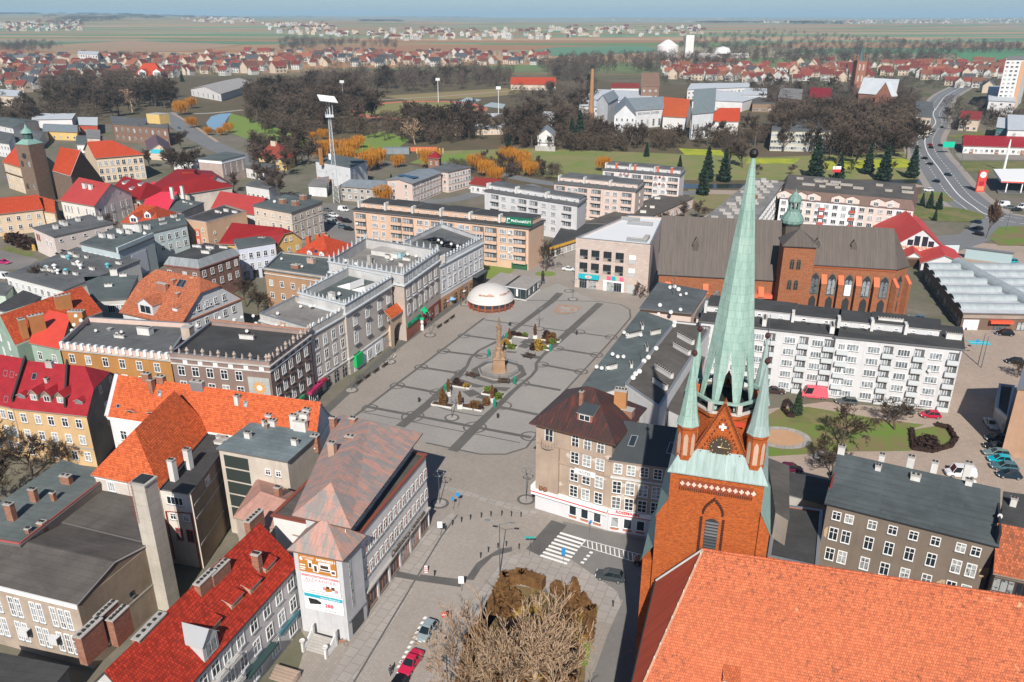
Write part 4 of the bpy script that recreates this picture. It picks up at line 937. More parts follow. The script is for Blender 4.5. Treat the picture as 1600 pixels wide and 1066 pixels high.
for yy,fl in((0,False),(7,True)):  # vault made deep, past its roof, to put the gateway inside in shade
 arc=[(cx-rr*math.cos(math.pi*i/n),hs+rr*math.sin(math.pi*i/n))for i in range(n+1)]
 for i in range(n):
  f=[(arc[i][0],yy,arc[i][1]),(arc[i+1][0],yy,arc[i+1][1]),(arc[i+1][0],yy,8.2),(arc[i][0],yy,8.2)];m.face(f[::-1]if fl else f,wm)
 for x0,x1 in((0,cx-rr),(cx+rr,L)):f=[(x0,yy,0),(x1,yy,0),(x1,yy,8.2),(x0,yy,8.2)];m.face(f[::-1]if fl else f,wm)
 if not fl:
  for i in range(n):m.face([(arc[i][0],0,arc[i][1]),(arc[i][0],7,arc[i][1]),(arc[i+1][0],7,arc[i+1][1]),(arc[i+1][0],0,arc[i+1][1])],wm)
  for x in(cx-rr,cx+rr):m.face([(x,0,0),(x,7,0),(x,7,hs),(x,0,hs)],wm)
m.build('wall',r);m=MB();slab(m,[[Vector((-0.2,-0.5,8.1)),Vector((L+0.2,-0.5,8.1)),Vector((L+0.2,1.4,10.0)),Vector((-0.2,1.4,10.0))]],0.15,ORANGE,CAPM);m.build('roof',r)
GW=plaster((0.43,0.37,0.32),0.2,0.3);LG=plaster((0.56,0.56,0.56),0.15,0.3);ORN=plaster((0.47,0.50,0.52),0.25)
b=Bld('tenement','tall grey corner tenement with pale lace like parapet on every side and window hoods',[(515,425),(631,446),(686,407),(572,388)],15.2)
b.wall(GW);b.flat(LT_FELT,parapet=3.0,pmat=plaster((0.5,0.49,0.48)));b.band(15.0,15.35,0.45,plain((0.52,0.56,0.58)));b.band(17.9,18.2,0.3,ORN,'coping')
for sd,n in(('F',16),('R',13),('L',9),('K',12)):finials(b,sd,n,18.2,1.7,ORN,0,'spike')
b.win('F',8,[15.8],0.45,1.0,'plain',fm=ORN,name='attic_slit');b.win('R',8,[15.9],0.45,1.0,'plain',fm=ORN,name='attic_slit')
for i in range(9):b.slabw('F',i/8.6,i/8.6+0.006,15.3,18.0,0.12,ORN,'pilaster');b.slabw('R',i/8.6,i/8.6+0.008,15.3,18.0,0.12,ORN,'pilaster')
us=[(i+0.6)/6.4 for i in range(6)];b.win('R',us,[11.6,7.0],1.4,2.4,'cross')
lintels(b,'R',us,[10.9],1.9,ORN,0.5);lintels(b,'R',us,[6.6],1.7,STONEBAND,0.2)
b.slabw('R',0.45,1.0,0,4.0,0.08,plaster((0.22,0.07,0.05)),'shopfront');b.win('R',[0.62,0.86],[0.4],2.6,2.7,'shop',fm=PIER,o=0.08)
b.slabw('R',0.0,0.4,0,4.0,0.07,plaster((0.3,0.12,0.08)),'shopfront');b.slabw('R',0.02,0.38,3.6,4.6,0.3,plain((0.02,0.2,0.1)),'shop_sign')
wall_text("APTEKA",0.95,plain((0.02,0.45,0.25)),b.root,b.at('R',0.2,4.1,0.36)[0],b.at('R',0.5,0)[1],spacing=1.1,bold=0.02)
p,an=b.at('R',0.43,5.2,0.9);m=MB();m.box(-0.25,0.25,-0.9,0.9,-0.3,0.3,plain((0.0,0.4,0.17)));m.box(-0.26,0.26,-0.3,0.3,-0.9,0.9,plain((0.0,0.4,0.17)));o=m.build('pharmacy_cross',b.root,p);o.rotation_euler=(0,0,an)
b.chim(b.loc(612,396,15.4),9,7,1.2,CHW,pots=0,name='roof_penthouse');b.chim(b.loc(622,395,16.6),3.2,2.0,0.25,plain((0.3,0.5,0.55),0.2),pots=0,name='skylight')
b.chim(b.loc(578,413,15.4),1.0,0.8,2.4,CAPM,pots=0);roof_clutter(b,10,3)
for x,y in((540,410),(556,415),(612,408),(637,400),(650,403),(660,408)):b.dish(b.loc(x,y,15.6),0.7)
b=Bld('tenement','pale grey tenement behind the dome with urns on its parapet and rooftop solar panels',[(618,391),(687,415),(755,379),(690,356)],13.6)
b.wall(LG);b.flat(GREY_FELT,parapet=1.4,pmat=plaster((0.55,0.55,0.55)));b.band(13.3,13.65,0.45,plain((0.5,0.54,0.56)));finials(b,'R',9,15.1,1.2,ORN,0,'urn',(0.03,0.6));finials(b,'R',6,15.1,1.6,ORN,0,'spike',(0.65,0.98));finials(b,'L',8,15.1,1.3,ORN,0,'spike');finials(b,'K',8,15.1,1.3,ORN,0,'spike')
us=[(i+0.55)/8.2 for i in range(8)];b.win('R',us,[10.2],1.2,1.7,'cross');b.win('R',us,[6.2],1.3,2.2,'cross');lintels(b,'R',us,[8.8],1.6,STONEBAND,0.25)
b.band(5.2,5.4,0.15,STONEBAND);b.slabw('R',0.0,0.8,0,4.0,0.05,plaster((0.45,0.25,0.13)),'shopfront');b.win('R',[0.08,0.2,0.32,0.44,0.56,0.68],[0.2],1.9,3.0,'arch',fm=plaster((0.5,0.3,0.16)),o=0.05)
b.slabw('R',0.72,1.0,4.6,4.9,1.6,plain((0.08,0.09,0.09)),'balcony');b.slabw('R',0.72,1.0,0.2,4.4,0.07,DARK,'passage_shade')  # passage is a dark panel on the wall, painting the shade of its opening
b.slabw('F',0.1,1.0,13.9,16.0,-0.3,plaster((0.6,0.55,0.5)),'roof_penthouse',-2.0)
for i in range(7):
 p=b.Q(0.2+0.11*i,0.55+0.03*(i%2),b.top+0.3);m=MB();m.face([(-1.3,-2.6,0.1),(1.3,-2.6,0.9),(1.3,2.6,0.9),(-1.3,2.6,0.1)],plain((0.012,0.022,0.035),0.2));m.face([(-1.3,2.6,0.05),(1.3,2.6,0.85),(1.3,-2.6,0.85),(-1.3,-2.6,0.05)],METAL)
 for yy in(-2.4,2.4):m.tube((1.2,yy,-0.4),(1.2,yy,0.85),0.04,0.04,METAL,4);m.tube((-1.2,yy,-0.4),(-1.2,yy,0.1),0.04,0.04,METAL,4)
 m.build('solar_panel',b.roofo,p)
for x,y in((685,378),(690,382),(705,384),(715,387)):b.dish(b.loc(x,y,14.5),0.7)
b=Bld('tenement','brown plastered tenement with flat grey roof left of the lace parapet corner house',[(413,421),(518,436),(545,408),(440,396)],12.5)
b.wall(plaster((0.36,0.22,0.13),0.2));b.flat(GREEN_FELT,parapet=0.5,pmat=plaster((0.45,0.38,0.3)));b.band(11.3,11.5,0.2,STONEBAND);b.band(12.3,12.6,0.35,METAL)
b.win('F',6,[8.0,4.4],1.1,1.6,'cross');b.chim(b.loc(463,419,12.6),2.4,1.6,1.0,CHIM);b.chim(b.loc(487,411,12.6),2.2,1.4,1.3,plaster((0.5,0.35,0.28)));dishes(b,[(440,407,12.8),(472,419,12.8)],0.6)
GRN=plaster((0.30,0.40,0.33),0.25)
b=Bld('tenement','pale green house with striped orange pantile roof and big brown stacks, left edge',[(26,541),(159,487),(128,449),(-20,497)],11.5)
b.wall(GRN);m=MB();T=[G(24,541,11.5),G(160,488,11.5),G(128,448,15.8),G(0,494,15.8)];inv=b.inv;T=[Vector((*(inv@Vector((t.x-b.org.x,t.y-b.org.y))),t.z))for t in T]
K=[T[3]+(T[3]-T[0])*0.9,T[2]+(T[2]-T[1])*0.9];K[0].z=K[1].z=11.3
slab(m,[T,[T[3],T[2],K[1],K[0]]],0.25,ORANGE2,CAPM);b.roofo=m.build('roof',b.root);b.slopes['F']=tuple(T)
g=MB();
for e0,e1,pk in((T[1],K[1],T[2]),(T[0],K[0],T[3])):g=MB();g.face([e0,e1,pk],GRN);g.build('gable_wall',b.root)
b.win('R',[0.3],[8.5],1.2,1.8,'cross');b.win('L',[0.4,0.7],[8.5,5],1.2,1.8,'cross')
BRC=plaster((0.38,0.17,0.06),0.3)
for x,y,z,w,d,h in((100,478,14.5,3.4,0.9,2.6),(38,520,13.2,1.2,1.8,3.2),(60,515,13.2,3.0,1.2,3.4)):b.chim(b.loc(x,y,z),w,d,h,BRC,pots=4,ang=R_(-25))
b=Bld('tenement','small pale green house with plain vermilion roof squeezed between pantile roof and ochre parapet',[(48,536),(93,545),(115,505),(72,494)],11.8)
b.wall(GRN);b.pitched(patchy((0.60,0.07,0.045),(0.56,0.06,0.04),(0.5,0.07,0.05),0.2,0.2,seam=(9,9)),2.4,over=0.35,wallm=GRN,asym=0.9);b.win('F',[0.25,0.75],[8.2,4.6],1.1,1.8,'cross')
b.chim(b.loc(124,508,12.6),3.4,1.6,3.4,BRC,pots=5,ang=R_(20));dishes(b,[(119,497,15.5),(113,520,13.6),(127,504,14.6),(116,511,14)],0.7)
WHW=plaster((0.60,0.61,0.62),0.2)
b=Bld('house','large white gabled house with big salmon tiled roof, gabled dormer and many small attic windows',[(191,486),(282,506),(377,467)],9.5)
b.wall(WHW);b.pitched(SALMON,8.2,axis='x',jerk=(0.3,0.3),over=0.6,wallm=WHW,fascia=plain((0.3,0.12,0.06)))
b.win('F',[0.25,0.4,0.58,0.75],[6.6],1.0,1.5,'cross',gl=GLASS_L);b.win('R',[0.12,0.26,0.4,0.55,0.7,0.85],[6.9,3.2],1.1,1.6,'cross')
b.win('R',[0.3,0.44,0.58,0.72],[11.0],1.1,1.5,'cross');b.win('R',[0.2,0.8,0.4,0.6,0.5],[13.6 if 0 else 10.9],0.6,0.7,'plain',skip=((1,0),))
b.slabw('R',0,1,9.3,9.6,0.25,plain((0.3,0.12,0.06)),'cornice');b.slabw('F',0,1,5.4,5.6,0.15,plain((0.3,0.15,0.1)),'string_course')
dormer(b,'F',0.42,0.08,5.0,2.6,'gable',SALMON,WHW,style='double');dormer(b,'F',0.82,0.25,1.6,0.9,'shed',SALMON,WHW,style=None)
for u,v,w,h in((0.42,0.62,3.2,1.8),(0.75,0.55,0.8,1.0),(0.55,0.78,0.6,1.2)):b.chim(b.sp('F',u,v),w,0.9,h,plaster((0.35,0.15,0.09)),pots=0)
rooflights(b,'F',[(0.66,0.82),(0.72,0.82)],1.4,2.0)
b=Bld('school','long low white school with grey flat roof covered in small white and blue ventilators',[(10,431),(100,455),(218,408),(120,388)],8.0)
b.wall(plaster((0.6,0.6,0.58),0.15));b.flat(GREY_FELT,0.35);b.win('F',9,[5.0,1.6],1.3,1.7,'double')
for i in range(22):
 p=b.Q(rnd.uniform(.1,.9),rnd.uniform(.25,.8),b.top);k=rnd.random()
 if k<.35:m=MB();m.lathe([(0.4,0),(0.4,0.8),(0.7,0.9),(0.7,1.1),(0,1.5)],plain((0.1,0.4,0.45))if k<.15 else WHITE,8);m.build('ventilator',b.roofo,p)
 else:b.chim(p,rnd.uniform(1.2,2.4),0.7,0.7,CHW)
b=Bld('school','low grey roofed classroom wing between the pantile roof and the large white gabled house',[(145,471),(198,468),(215,432),(133,435)],8.0)
b.wall(plaster((0.5,0.5,0.46),0.2));b.flat(GREEN_FELT,0.35);b.win('F',[0.5,0.7,0.88],[4.6],1.6,2.0,'double');b.win('R',[0.3,0.7],[4.6],1.6,2.0,'double')
for x,y in((170,448),(193,432),(178,425)):b.chim(b.loc(x,y,8.3),2.0,0.8,0.7,CHW)
b=Bld('house','low pale house with dark flat roof at the left picture edge behind the pantile roof',[(-10,484),(28,492),(64,466),(37,456)],8.0)
b.wall(plaster((0.6,0.58,0.55)));b.flat(DK_FELT,0.35);b.win('F',3,[4.5],1.2,1.5,'cross')
b=Bld('garage','low pale green garage block with grey roof near the left edge',[(-30,458),(8,462),(22,446),(-10,440)],5.0)
b.wall(plaster((0.5,0.6,0.5)));b.flat(GREY_FELT,0.3)
BG=plaster((0.42,0.49,0.50),0.15)
b=Bld('apartment_block','pale blue grey apartment block with a large white panel on its blank end wall',[(126,382),(186,395),(240,372),(182,357)],10.5)
b.wall(BG);b.flat(GREEN_FELT,0.5);b.win('F',7,[6.6,2.4],1.0,1.8,'cross');b.slabw('R',0.3,0.72,1.0,8.2,0.08,plain((0.62,0.64,0.70)),'white_panel')
for i in range(6):b.chim(b.loc(160+i*14,371-i*3.6+(i%2)*5,11),2.4,1.0,1.3,CHW)
b.slabw('R',-0.02,1.02,10.4,12.2,0.1,BG,'gable_parapet',-0.5)
dishes(b,[(189,366,12),(226,367,12.5)],0.8)
b=Bld('apartment_block','blue grey apartment wing with grey flat roof running behind the blank end wall',[(232,366),(292,352),(286,336),(214,350)],10.5)
b.wall(BG);b.flat(GREEN_FELT,0.5);b.win('F',5,[7.2,3.8],1.2,1.8,'cross');roof_clutter(b,6,9)
b=Bld('apartment_block','pinkish white block with dark grey flat roof and red stripes beside its upper windows',[(52,357),(84,371),(176,350),(140,337)],8.5)
b.wall(plaster((0.6,0.52,0.48),0.15));b.flat(GREY_FELT,0.4);b.win('R',5,[6.6],0.9,0.7,'plain');b.win('R',[0.55],[2.2,4.3],1.2,1.2,'single');b.win('F',[0.6,0.8],[4.6],1.4,1.6,'double')
for u in(0.1,0.2):b.slabw('F',u,u+0.06,4.6,7.0,0.08,DKRED,'red_stripe')
for x,y in((87,357),(97,350),(102,352),(122,345),(157,343)):b.chim(b.loc(x,y,9),2.0,1.2,1.1,CHW)
b=Bld('tenement','dark red brick tenement with low grey metal mansard and flat roof full of dishes',[(258,413),(311,419),(373,398),(322,388)],11.0)
b.wall(brick((0.16,0.05,0.035)));b.win('F',[0.1,0.55,0.85],[7.5,3.8],1.2,1.8,'cross');b.win('R',5,[8.0,4.4],1.1,1.8,'cross');b.band(10.6,11.0,0.3,plaster((0.25,0.1,0.08)))
m=MB();lo=b.off(0.3);up=b.off(-1.0)
for i in range(4):
 j=(i+1)%4;m.face([(*lo[i],11.0),(*lo[j],11.0),(*up[j],13.2),(*up[i],13.2)],patchy((0.26,0.28,0.29),(0.2,0.22,0.23),(0.3,0.3,0.3),seam=(0.6,3)))
m.face([(*q,13.2)for q in up],DK_FELT);b.roofo=m.build('roof',b.root);b.top=13.2;roof_clutter(b,9,21)
b=Bld('tenement','pale blue white tenement with grey roof next to the dark brick house',[(373,389),(430,380),(420,369),(366,376)],10.5)
b.wall(plaster((0.55,0.59,0.68),0.12));b.flat(GREEN_FELT,0.4);b.win('F',5,[7.0,3.6],1.1,1.7,'cross');b.win('F',4,[0.4],1.6,2.4,'shop',fm=BROWN)
b=Bld('house','yellow ochre house with dark red half hipped roof and wooden gable trim',[(345,380),(431,384),(470,374),(388,360)],8.5)
b.wall(plaster((0.55,0.36,0.12),0.15));b.pitched(REDP,4.6,axis='x',jerk=(0,0.3),over=0.6,wallm=plaster((0.58,0.4,0.15)));b.win('R',3,[5.4],1.0,1.4,'cross');b.win('R',[0.4,0.6],[9.0],0.9,1.2,'single');b.chim(b.sp('F',0.75,0.15),2.2,1.4,2.0,CHW);rooflights(b,'F',[(0.6,0.8),(0.4,0.4)])
b=Bld('house','house with bright vermilion hipped tile roof and tiny gabled dormers standing behind the brown tenement',[(449,404),(515,411),(562,386),(498,378)],8.5)
b.wall(plaster((0.5,0.25,0.18)));b.pitched(VERMIL,5.2,axis='x',hip=(7.5,7.5),over=0.6)
for u in(0.45,0.95):dormer(b,'F',0.45 if u<.9 else 0.8,0.25,1.6,1.0,'gable',VERMIL,WHITE,style='single')
for x,y in((482,377),(497,374),(507,372),(512,376)):b.chim(b.loc(x,y,12.0),1.3,1.0,1.8,plaster((0.45,0.1,0.04)))
rooflights(b,'F',[(0.32,0.45),(0.6,0.4)],1.0,1.2)
b=Bld('tenement','cream three storey tenement with dark flat roof and brick chimneys near the car park',[(396,322),(455,333),(503,316),(446,306)],12.5)
CRM=plaster((0.56,0.47,0.38),0.15);b.wall(CRM);b.flat(GREEN_FELT,0.4,0.4);b.band(8.4,8.6,0.12,STONEBAND);b.win('F',5,[5.4,1.8],1.2,2.2,'cross');b.win('R',5,[5.4,1.8],1.3,2.4,'cross');b.win('F',5,[9.8],0.9,1.0,'plain');b.win('R',5,[9.8],0.9,1.0,'plain')
for x,y in((442,318),(462,321),(474,312)):b.chim(b.loc(x,y,12.9),2.6,1.6,1.6,CHIM)
dishes(b,[(429,317,13)],0.9)
b=Bld('house','white walled house with plain coral red metal roof behind the cream three storey tenement',[(331,326),(400,336),(432,318),(362,306)],8.0)
b.wall(plaster((0.6,0.57,0.54)));b.pitched(CORAL,4.2,axis='x',over=0.4,wallm=WHW);b.win('F',6,[5.2,2.0],1.1,1.6,'cross')
b=Bld('house','peach plastered building with flat roof, dishes and a red framed stair window',[(289,344),(322,349),(385,332),(352,322)],10.5)
b.wall(plaster((0.5,0.33,0.22),0.15));b.flat(DK_FELT,0.3,parapet=0.5,pmat=plaster((0.5,0.35,0.25)));b.win('F',[0.2,0.8],[7.2,3.5],0.9,1.3,'single');b.slabw('F',0.4,0.65,2.0,7.8,0.06,plain((0.5,0.12,0.06)),'stair_panel');b.win('F',[0.52],[5.5,2.5],0.8,1.6,'cross',o=0.06);roof_clutter(b,4,33)
b.win('R',3,[6.0,3.0],0.8,0.9,'plain')
b=Bld('house','house with orange hipped roof, gabled dormers and skylights behind the blue grey block',[(191,348),(246,350),(276,334),(222,326)],7.0)
b.wall(WHW);b.pitched(ORANGE2,4.4,axis='x',hip=(5,5),over=0.6);dormer(b,'F',0.35,0.05,3.0,2.0,'gable',ORANGE2,WHITE,style='single');dormer(b,'F',0.7,0.3,2.4,1.8,'gable',ORANGE2,WHITE,style='single');rooflights(b,'F',[(0.12,0.2),(0.18,0.2),(0.85,0.6)]);b.chim(b.loc(215,327,10),1.4,1.2,2.0,CHIM)
b=Bld('villa','white villa with classical pediment, tall windows and coral red roof with two broad white chimneys',[(95,313),(147,322),(205,303),(160,290)],11.0)
b.wall(plaster((0.66,0.6,0.54),0.15));b.pitched(CORAL,6.0,axis='x',over=0.5,wallm=plaster((0.7,0.66,0.6)));b.win('F',[0.1,0.2,0.3,0.5,0.75,0.85,0.93],[7.0,2.8],0.9,2.4,'tall');b.win('R',[0.12,0.28,0.45,0.7,0.85],[7.0,2.8],1.2,2.4,'cross');b.win('R',[0.3,0.5,0.7],[12.2],0.9,1.4,'arch')
for u in(0.42,0.6):b.chim(b.sp('F',u,0.62),1.8,0.9,2.2,CHW)
b=Bld('hall','long white building with wide dark red metal roof and small ventilation dormers',[(268,303),(318,298),(360,287),(330,268)],8.0)
b=b if b else b
b.wall(plaster((0.6,0.52,0.45)));b.pitched(REDP,5.0,axis='x',over=0.6,wallm=WHW)
b=Bld('hall','broad dark red hipped metal roof building with three grey roof vents beside the brick church',[(168,303),(218,313),(262,300),(205,280)],8.0)
b.wall(plaster((0.62,0.55,0.48)));b.pitched(REDP,5.0,axis='x',hip=(6,4),over=0.6)
for u,v in((0.25,0.6),(0.6,0.4),(0.8,0.7)):dormer(b,'F',u,v,1.8,1.0,'shed',METAL,WHITE,style=None)
b=Bld('hall','cream walled hall under the longest dark red ridge with small raised vent turret',[(225,300),(292,303),(362,292),(330,268)],8.5)
b.wall(plaster((0.62,0.55,0.48)));b.pitched(REDP,5.2,axis='x',over=0.6,hip=(0,5),wallm=WHW);p=b.sp('F',0.5,1.0);m=MB();m.box(-3,3,-1.2,1.2,-1,1.2,DKRED);m.prism([(-3.4,-1.6),(3.4,-1.6),(3.4,1.6),(-3.4,1.6)],1.2,1.4,REDP);m.build('vent_turret',b.roofo,p)
for x,y in((270,308),(286,306)):b.chim(b.loc(x,y,9),1.2,1.0,4,CHW)
b=Bld('house','house with a hot pink metal roof between the red roofed halls and orange roof',[(224,325),(262,328),(284,300),(240,292)],7.0)
b.wall(plaster((0.5,0.4,0.33)));b.pitched(PINKR,2.5,axis='x',over=0.4,asym=0.95,wallm=WHW)
b=Bld('house','low house with grey flat roof in front of the hot pink roof',[(252,327),(284,333),(318,318),(280,312)],6.5)
b.wall(plaster((0.55,0.5,0.45)));b.flat(GREEN_FELT,0.4);roof_clutter(b,3,5)
SCH=plaster((0.60,0.47,0.33),0.12)
b=Bld('school','cream school with bright orange hipped roof and dark windows behind the brick church',[(150,247),(223,241),(200,231),(132,235)],12.5)
b.wall(SCH);b.pitched(VERMIL,6.0,axis='x',hip=(0,10),over=0.7,wallm=SCH);b.win('F',8,[8.3,4.6,1.0],1.6,2.4,'cross')
BKD=brick((0.13,0.075,0.05));
b=Bld('monastery','long cream monastery wing with bright orange tiled roof behind the dark brick tower',None,13.0,world=front_quad((5,252),(52,266),13,11))
b.wall(SCH);b.pitched(VERMIL,6.5,axis='x',over=0.5,wallm=SCH,hip=(4,0));b.win('F',7,[8.6,4.8,1.2],1.2,1.8,'cross');b.slabw('F',0,1,7.6,8.0,0.4,BROWN,'cornice')
b=Bld('church','old dark brick church nave with steep bright orange roof and triangular brick gable',None,13.0,world=[G(82,269,13),G(111,276,13),G(166,289,5),G(166,289,5)+G(82,269,13)-G(111,276,13)])
b.wall(BKD,[13,13,5,5]);
m=MB();T=[b.loc(*q)for q in((82,268,13),(110,276,13),(126,236,24),(94,231,24))];T2=b.loc(167,290,5);T3=T2+T[0]-T[1]
slab(m,[T,[T[3],T[2],T2,T3]],0.3,VERMIL,CAPM);m.build('roof',b.root);g=MB();g.face([T[1],T2,T[2]],BKD);g.build('gable_wall',b.root)
gp=G(66,314,0)
r=empty('church_tower',(gp.x,gp.y,0),R_(-20),'dark brick church tower with green copper cap and lantern, far left','tower');zt=ZY(gp.y,224);hw=3.9
m=MB();m.box(-hw,hw,-hw,hw,0,zt,BKD);m.build('shaft',r);CU=patchy((0.22,0.38,0.33),(0.16,0.28,0.25),(0.3,0.42,0.38),seam=(0.5,1))
m=MB();m.lathe([(hw*1.42,zt),(hw*0.75,zt+1.5),(hw*0.55,zt+2)],CU,4,ph=math.pi/4);m.lathe([(hw*0.5,zt+2),(hw*0.5,zt+4.5)],plain((0.05,0.1,0.09)),8);m.lathe([(hw*0.7,zt+4.5),(hw*0.5,zt+5.6),(hw*0.2,zt+6.6),(hw*0.06,zt+8),(0,zt+9)],CU,8);m.build('cap',r)
m=MB();m.face([(1.3*math.cos(2*math.pi*i/14),-hw-0.05,zt-5+1.3*math.sin(2*math.pi*i/14))for i in range(14)],DARK);m.build('round_window',r)
for z in(6,16):
 for x in(-2,2):link(win_mesh(1.2,2.6,'arch',BKD,GLASS),'window',r,(x,-hw,z))
b=Bld('house','cream house with orange tiled roof and small skylights at the far left edge',[(-30,338),(66,327),(56,312),(-30,318)],8.5)
b.wall(SCH);b.pitched(VERMIL,3.6,over=0.5,wallm=SCH);b.win('F',6,[5.4,2.0],1.2,1.6,'cross')
b=Bld('house','low cream house with darker orange roof beside the villa',[(66,330),(85,333),(90,318),(62,308)],7.5)
b.wall(SCH);b.pitched(ORANGE2,3.0,over=0.4,wallm=SCH);b.win('F',2,[4.0],1,1.4,'cross')
PEACH=plaster((0.58,0.40,0.29),0.15,0.25);WB_=plaster((0.56,0.555,0.56),0.16,0.3);PINKW=plaster((0.60,0.48,0.42),0.12,0.25)
def balcony_mesh(w,pm,h=1.0,d=.8,dark=True,full=2.5):
 k=('balc',round(w,1),pm.name,d)
 if k in WM:return WM[k]
 m=MB();W=w/2;m.box(-W,W,-d,0,-0.15,0,CAPM);m.box(-W,W,-d,-d+0.08,0,h,pm);m.box(-W,-W+0.08,-d+0.08,0,0,h,pm);m.box(W-0.08,W,-d+0.08,0,0,h,pm)
 m.face([(-W+0.15,-0.02,.7),(W-0.15,-0.02,.7),(W-0.15,-0.02,full),(-W+0.15,-0.02,full)],plain((.10,.10,.10),.8))  # flat dark face paints the shade of a recessed loggia behind the parapet
 m.face([(-W*0.75,-0.04,0.9),(W*0.2,-0.04,0.9),(W*0.2,-0.04,2.2),(-W*0.75,-0.04,2.2)],GLASS_L)
 for x in(-W*.75,-W*.28,W*.2):m.box(x-.05,x+.05,-.08,-.04,.9,2.2,WHITE)
 me=m.mesh('balcony');WM[k]=me;return me
def balconies(b,side,us,zs,w,pm):
 me=balcony_mesh(w,pm)
 for z in zs:
  for u in us:p,an=b.at(side,u,z,0.0);link(me,'balcony',b.root,p,an)
def penthouse(b,v0,v1,h,wm,rm,u0=0.01,u1=0.99,steps=4,name='roof_storey'):
 0
 for i in range(steps):
  a0=u0+(u1-u0)*i/steps;a1=u0+(u1-u0)*(i+1)/steps-0.002
  q=[b.Q(a0,v0),b.Q(a1,v0),b.Q(a1,v1),b.Q(a0,v1)];m=MB();hh=h+(0.25 if i%2 else 0)
  m.prism(q,b.top-0.2,b.top+hh,wm);o=m.build(name,b.roofo)
  m=MB();c=sum((Vector((p.x,p.y))for p in q),Vector((0,0)))/4;q2=[Vector((p.x,p.y))+(Vector((p.x,p.y))-c).normalized()*0.35 for p in q]
  m.prism(q2,b.top+hh,b.top+hh+0.15,CAPM,rm);m.build('roof_storey_top',b.roofo)
  d=(q[1]-q[0]);n_=int(d.length/3.2)
  me=win_mesh(0.7,0.4,'plain')
  for k in range(n_):p=q[0]+d*((k+.5)/n_);link(me,'vent_window',b.root,(p.x,p.y,b.top+0.35),math.atan2(d.y,d.x))
  p=q[0];m=MB();m.box(-0.3,0.3,-1.2,1.2,0,hh+0.9,CHW);o=m.build('firewall',b.roofo,(p.x,p.y,b.top));o.rotation_euler=(0,0,math.atan2(d.y,d.x))
b=Bld('apartment_block','long peach five storey apartment block with recessed balconies and green store sign on its roof',[(552,329),(826,358),(850,346),(580,316)],14.0)
b.wall(PEACH);b.flat(DK_FELT,0.4,0.5);Z5=[10.6,7.8,5.0,2.2]
cols=[0.045,0.27,0.34,0.50,0.57,0.735,0.80,0.955]
balconies(b,'F',[0.045,0.26,0.33,0.495,0.565,0.73,0.80,0.955],Z5,4.4,PEACH)
b.win('F',[0.13,0.40,0.635,0.865],[z+0.9 for z in Z5],2.2,1.5,'triple',gl=GLASS_L);b.win('F',[0.18,0.44,0.67,0.905],[z+0.9 for z in Z5],1.4,1.5,'double',gl=GLASS_L)
b.slabw('F',0.91,0.995,0,2.1,0.05,plain((0.03,0.1,0.05)),'shopfront');penthouse(b,0.3,0.95,1.5,PEACH,DK_FELT,steps=6)
p=b.Q(0.94,0.12,b.top);an=0
m=MB();m.box(-4.6,4.6,-0.3,0.3,0.3,2.6,plain((0.01,0.13,0.075),0.5));
for x in(-4,0,4):m.tube((x,0.2,-0.2),(x,0.2,0.4),0.1,0.1,STEEL,4)
sg=m.build('store_sign',b.root,p);wall_text("McDonald's",1.25,WHITE,sg,(0.2,-0.32,1.5),0,ext=0.02,bold=.02);wall_text("M",1.5,plain((.5,.65,.5)),sg,(3.7,-0.32,1.5),0)
wall_text("500 m",.55,WHITE,sg,(-3.7,-0.32,.8),0);m=MB();m.box(-4.2,-3.95,-.36,-.31,1.2,2.2,WHITE);m.box(-3.95,-3.5,-.36,-.31,1.95,2.2,WHITE);m.face([(-3.5,-.34,1.7),(-3.05,-.34,2.07),(-3.5,-.34,2.45)],WHITE);m.build("arrow",sg)
for u,z in((0.02,9),(0.9,11.5),(0.9,5)):q,_=b.at('F',u,z,0.4);b.dish(q,0.8)
def block(label,pts,h,wm,nf,seed,mats=None,pent=(0.3,0.95)):
 b=Bld('apartment_block',label,pts,h);b.wall(wm);b.flat(GREY_FELT,0.4,0.4)
 return b
b=block('white four storey apartment block with grey flat roof behind the peach block',[(757,299),(902,322),(916,312),(775,290)],13.5,WB_,0,1)
Z4=[10.2,7.4,4.6,1.8]
balconies(b,'F',[0.12,0.43,0.55,0.9],Z4,4.0,WB_);b.win('F',[0.22,0.33,0.66,0.76],[z+.9 for z in Z4],2.0,1.4,'triple',gl=GLASS_L);penthouse(b,0.3,0.95,1.4,WB_,GREY_FELT,steps=3)
b=block('pink beige apartment block with loggias, middle one of the three stepped blocks',[(866,287),(993,300),(1007,288),(890,276)],13.5,PINKW,0,2)
balconies(b,'F',[0.08,0.36,0.53,0.9],Z4,4.4,PINKW);b.win('F',[0.2,0.27,0.67,0.76],[z+.9 for z in Z4],1.7,1.4,'double',gl=GLASS_L);penthouse(b,0.3,0.95,1.4,PINKW,GREY_FELT,steps=3);b.win('R',[0.5],Z4,1.0,1.2,'single')
b=block('pale apartment block with red diamond patterns and loggias, farthest of the three stepped blocks',[(942,266),(1062,276),(1070,268),(956,258)],13.5,plaster((0.64,0.6,0.58),0.12),0,3)
balconies(b,'F',[0.09,0.45,0.60,0.92],Z4,4.6,PINKW);b.win('F',[0.24,0.32,0.70,0.80],[z+.9 for z in Z4],1.8,1.4,'double',gl=GLASS_L);penthouse(b,0.3,0.95,1.4,WB_,GREY_FELT,steps=3)
for u in(0.24,0.29,0.34,0.70,0.75,0.80):
 for z in(12.4,9.5)[:2]:q,an=b.at('F',u,z,0.04);m=MB();m.face([(-0.7,0,0),(0,0,-0.7),(0.7,0,0),(0,0,0.7)],DKRED);o=m.build('diamond',b.root,q);o.rotation_euler=(0,0,an)
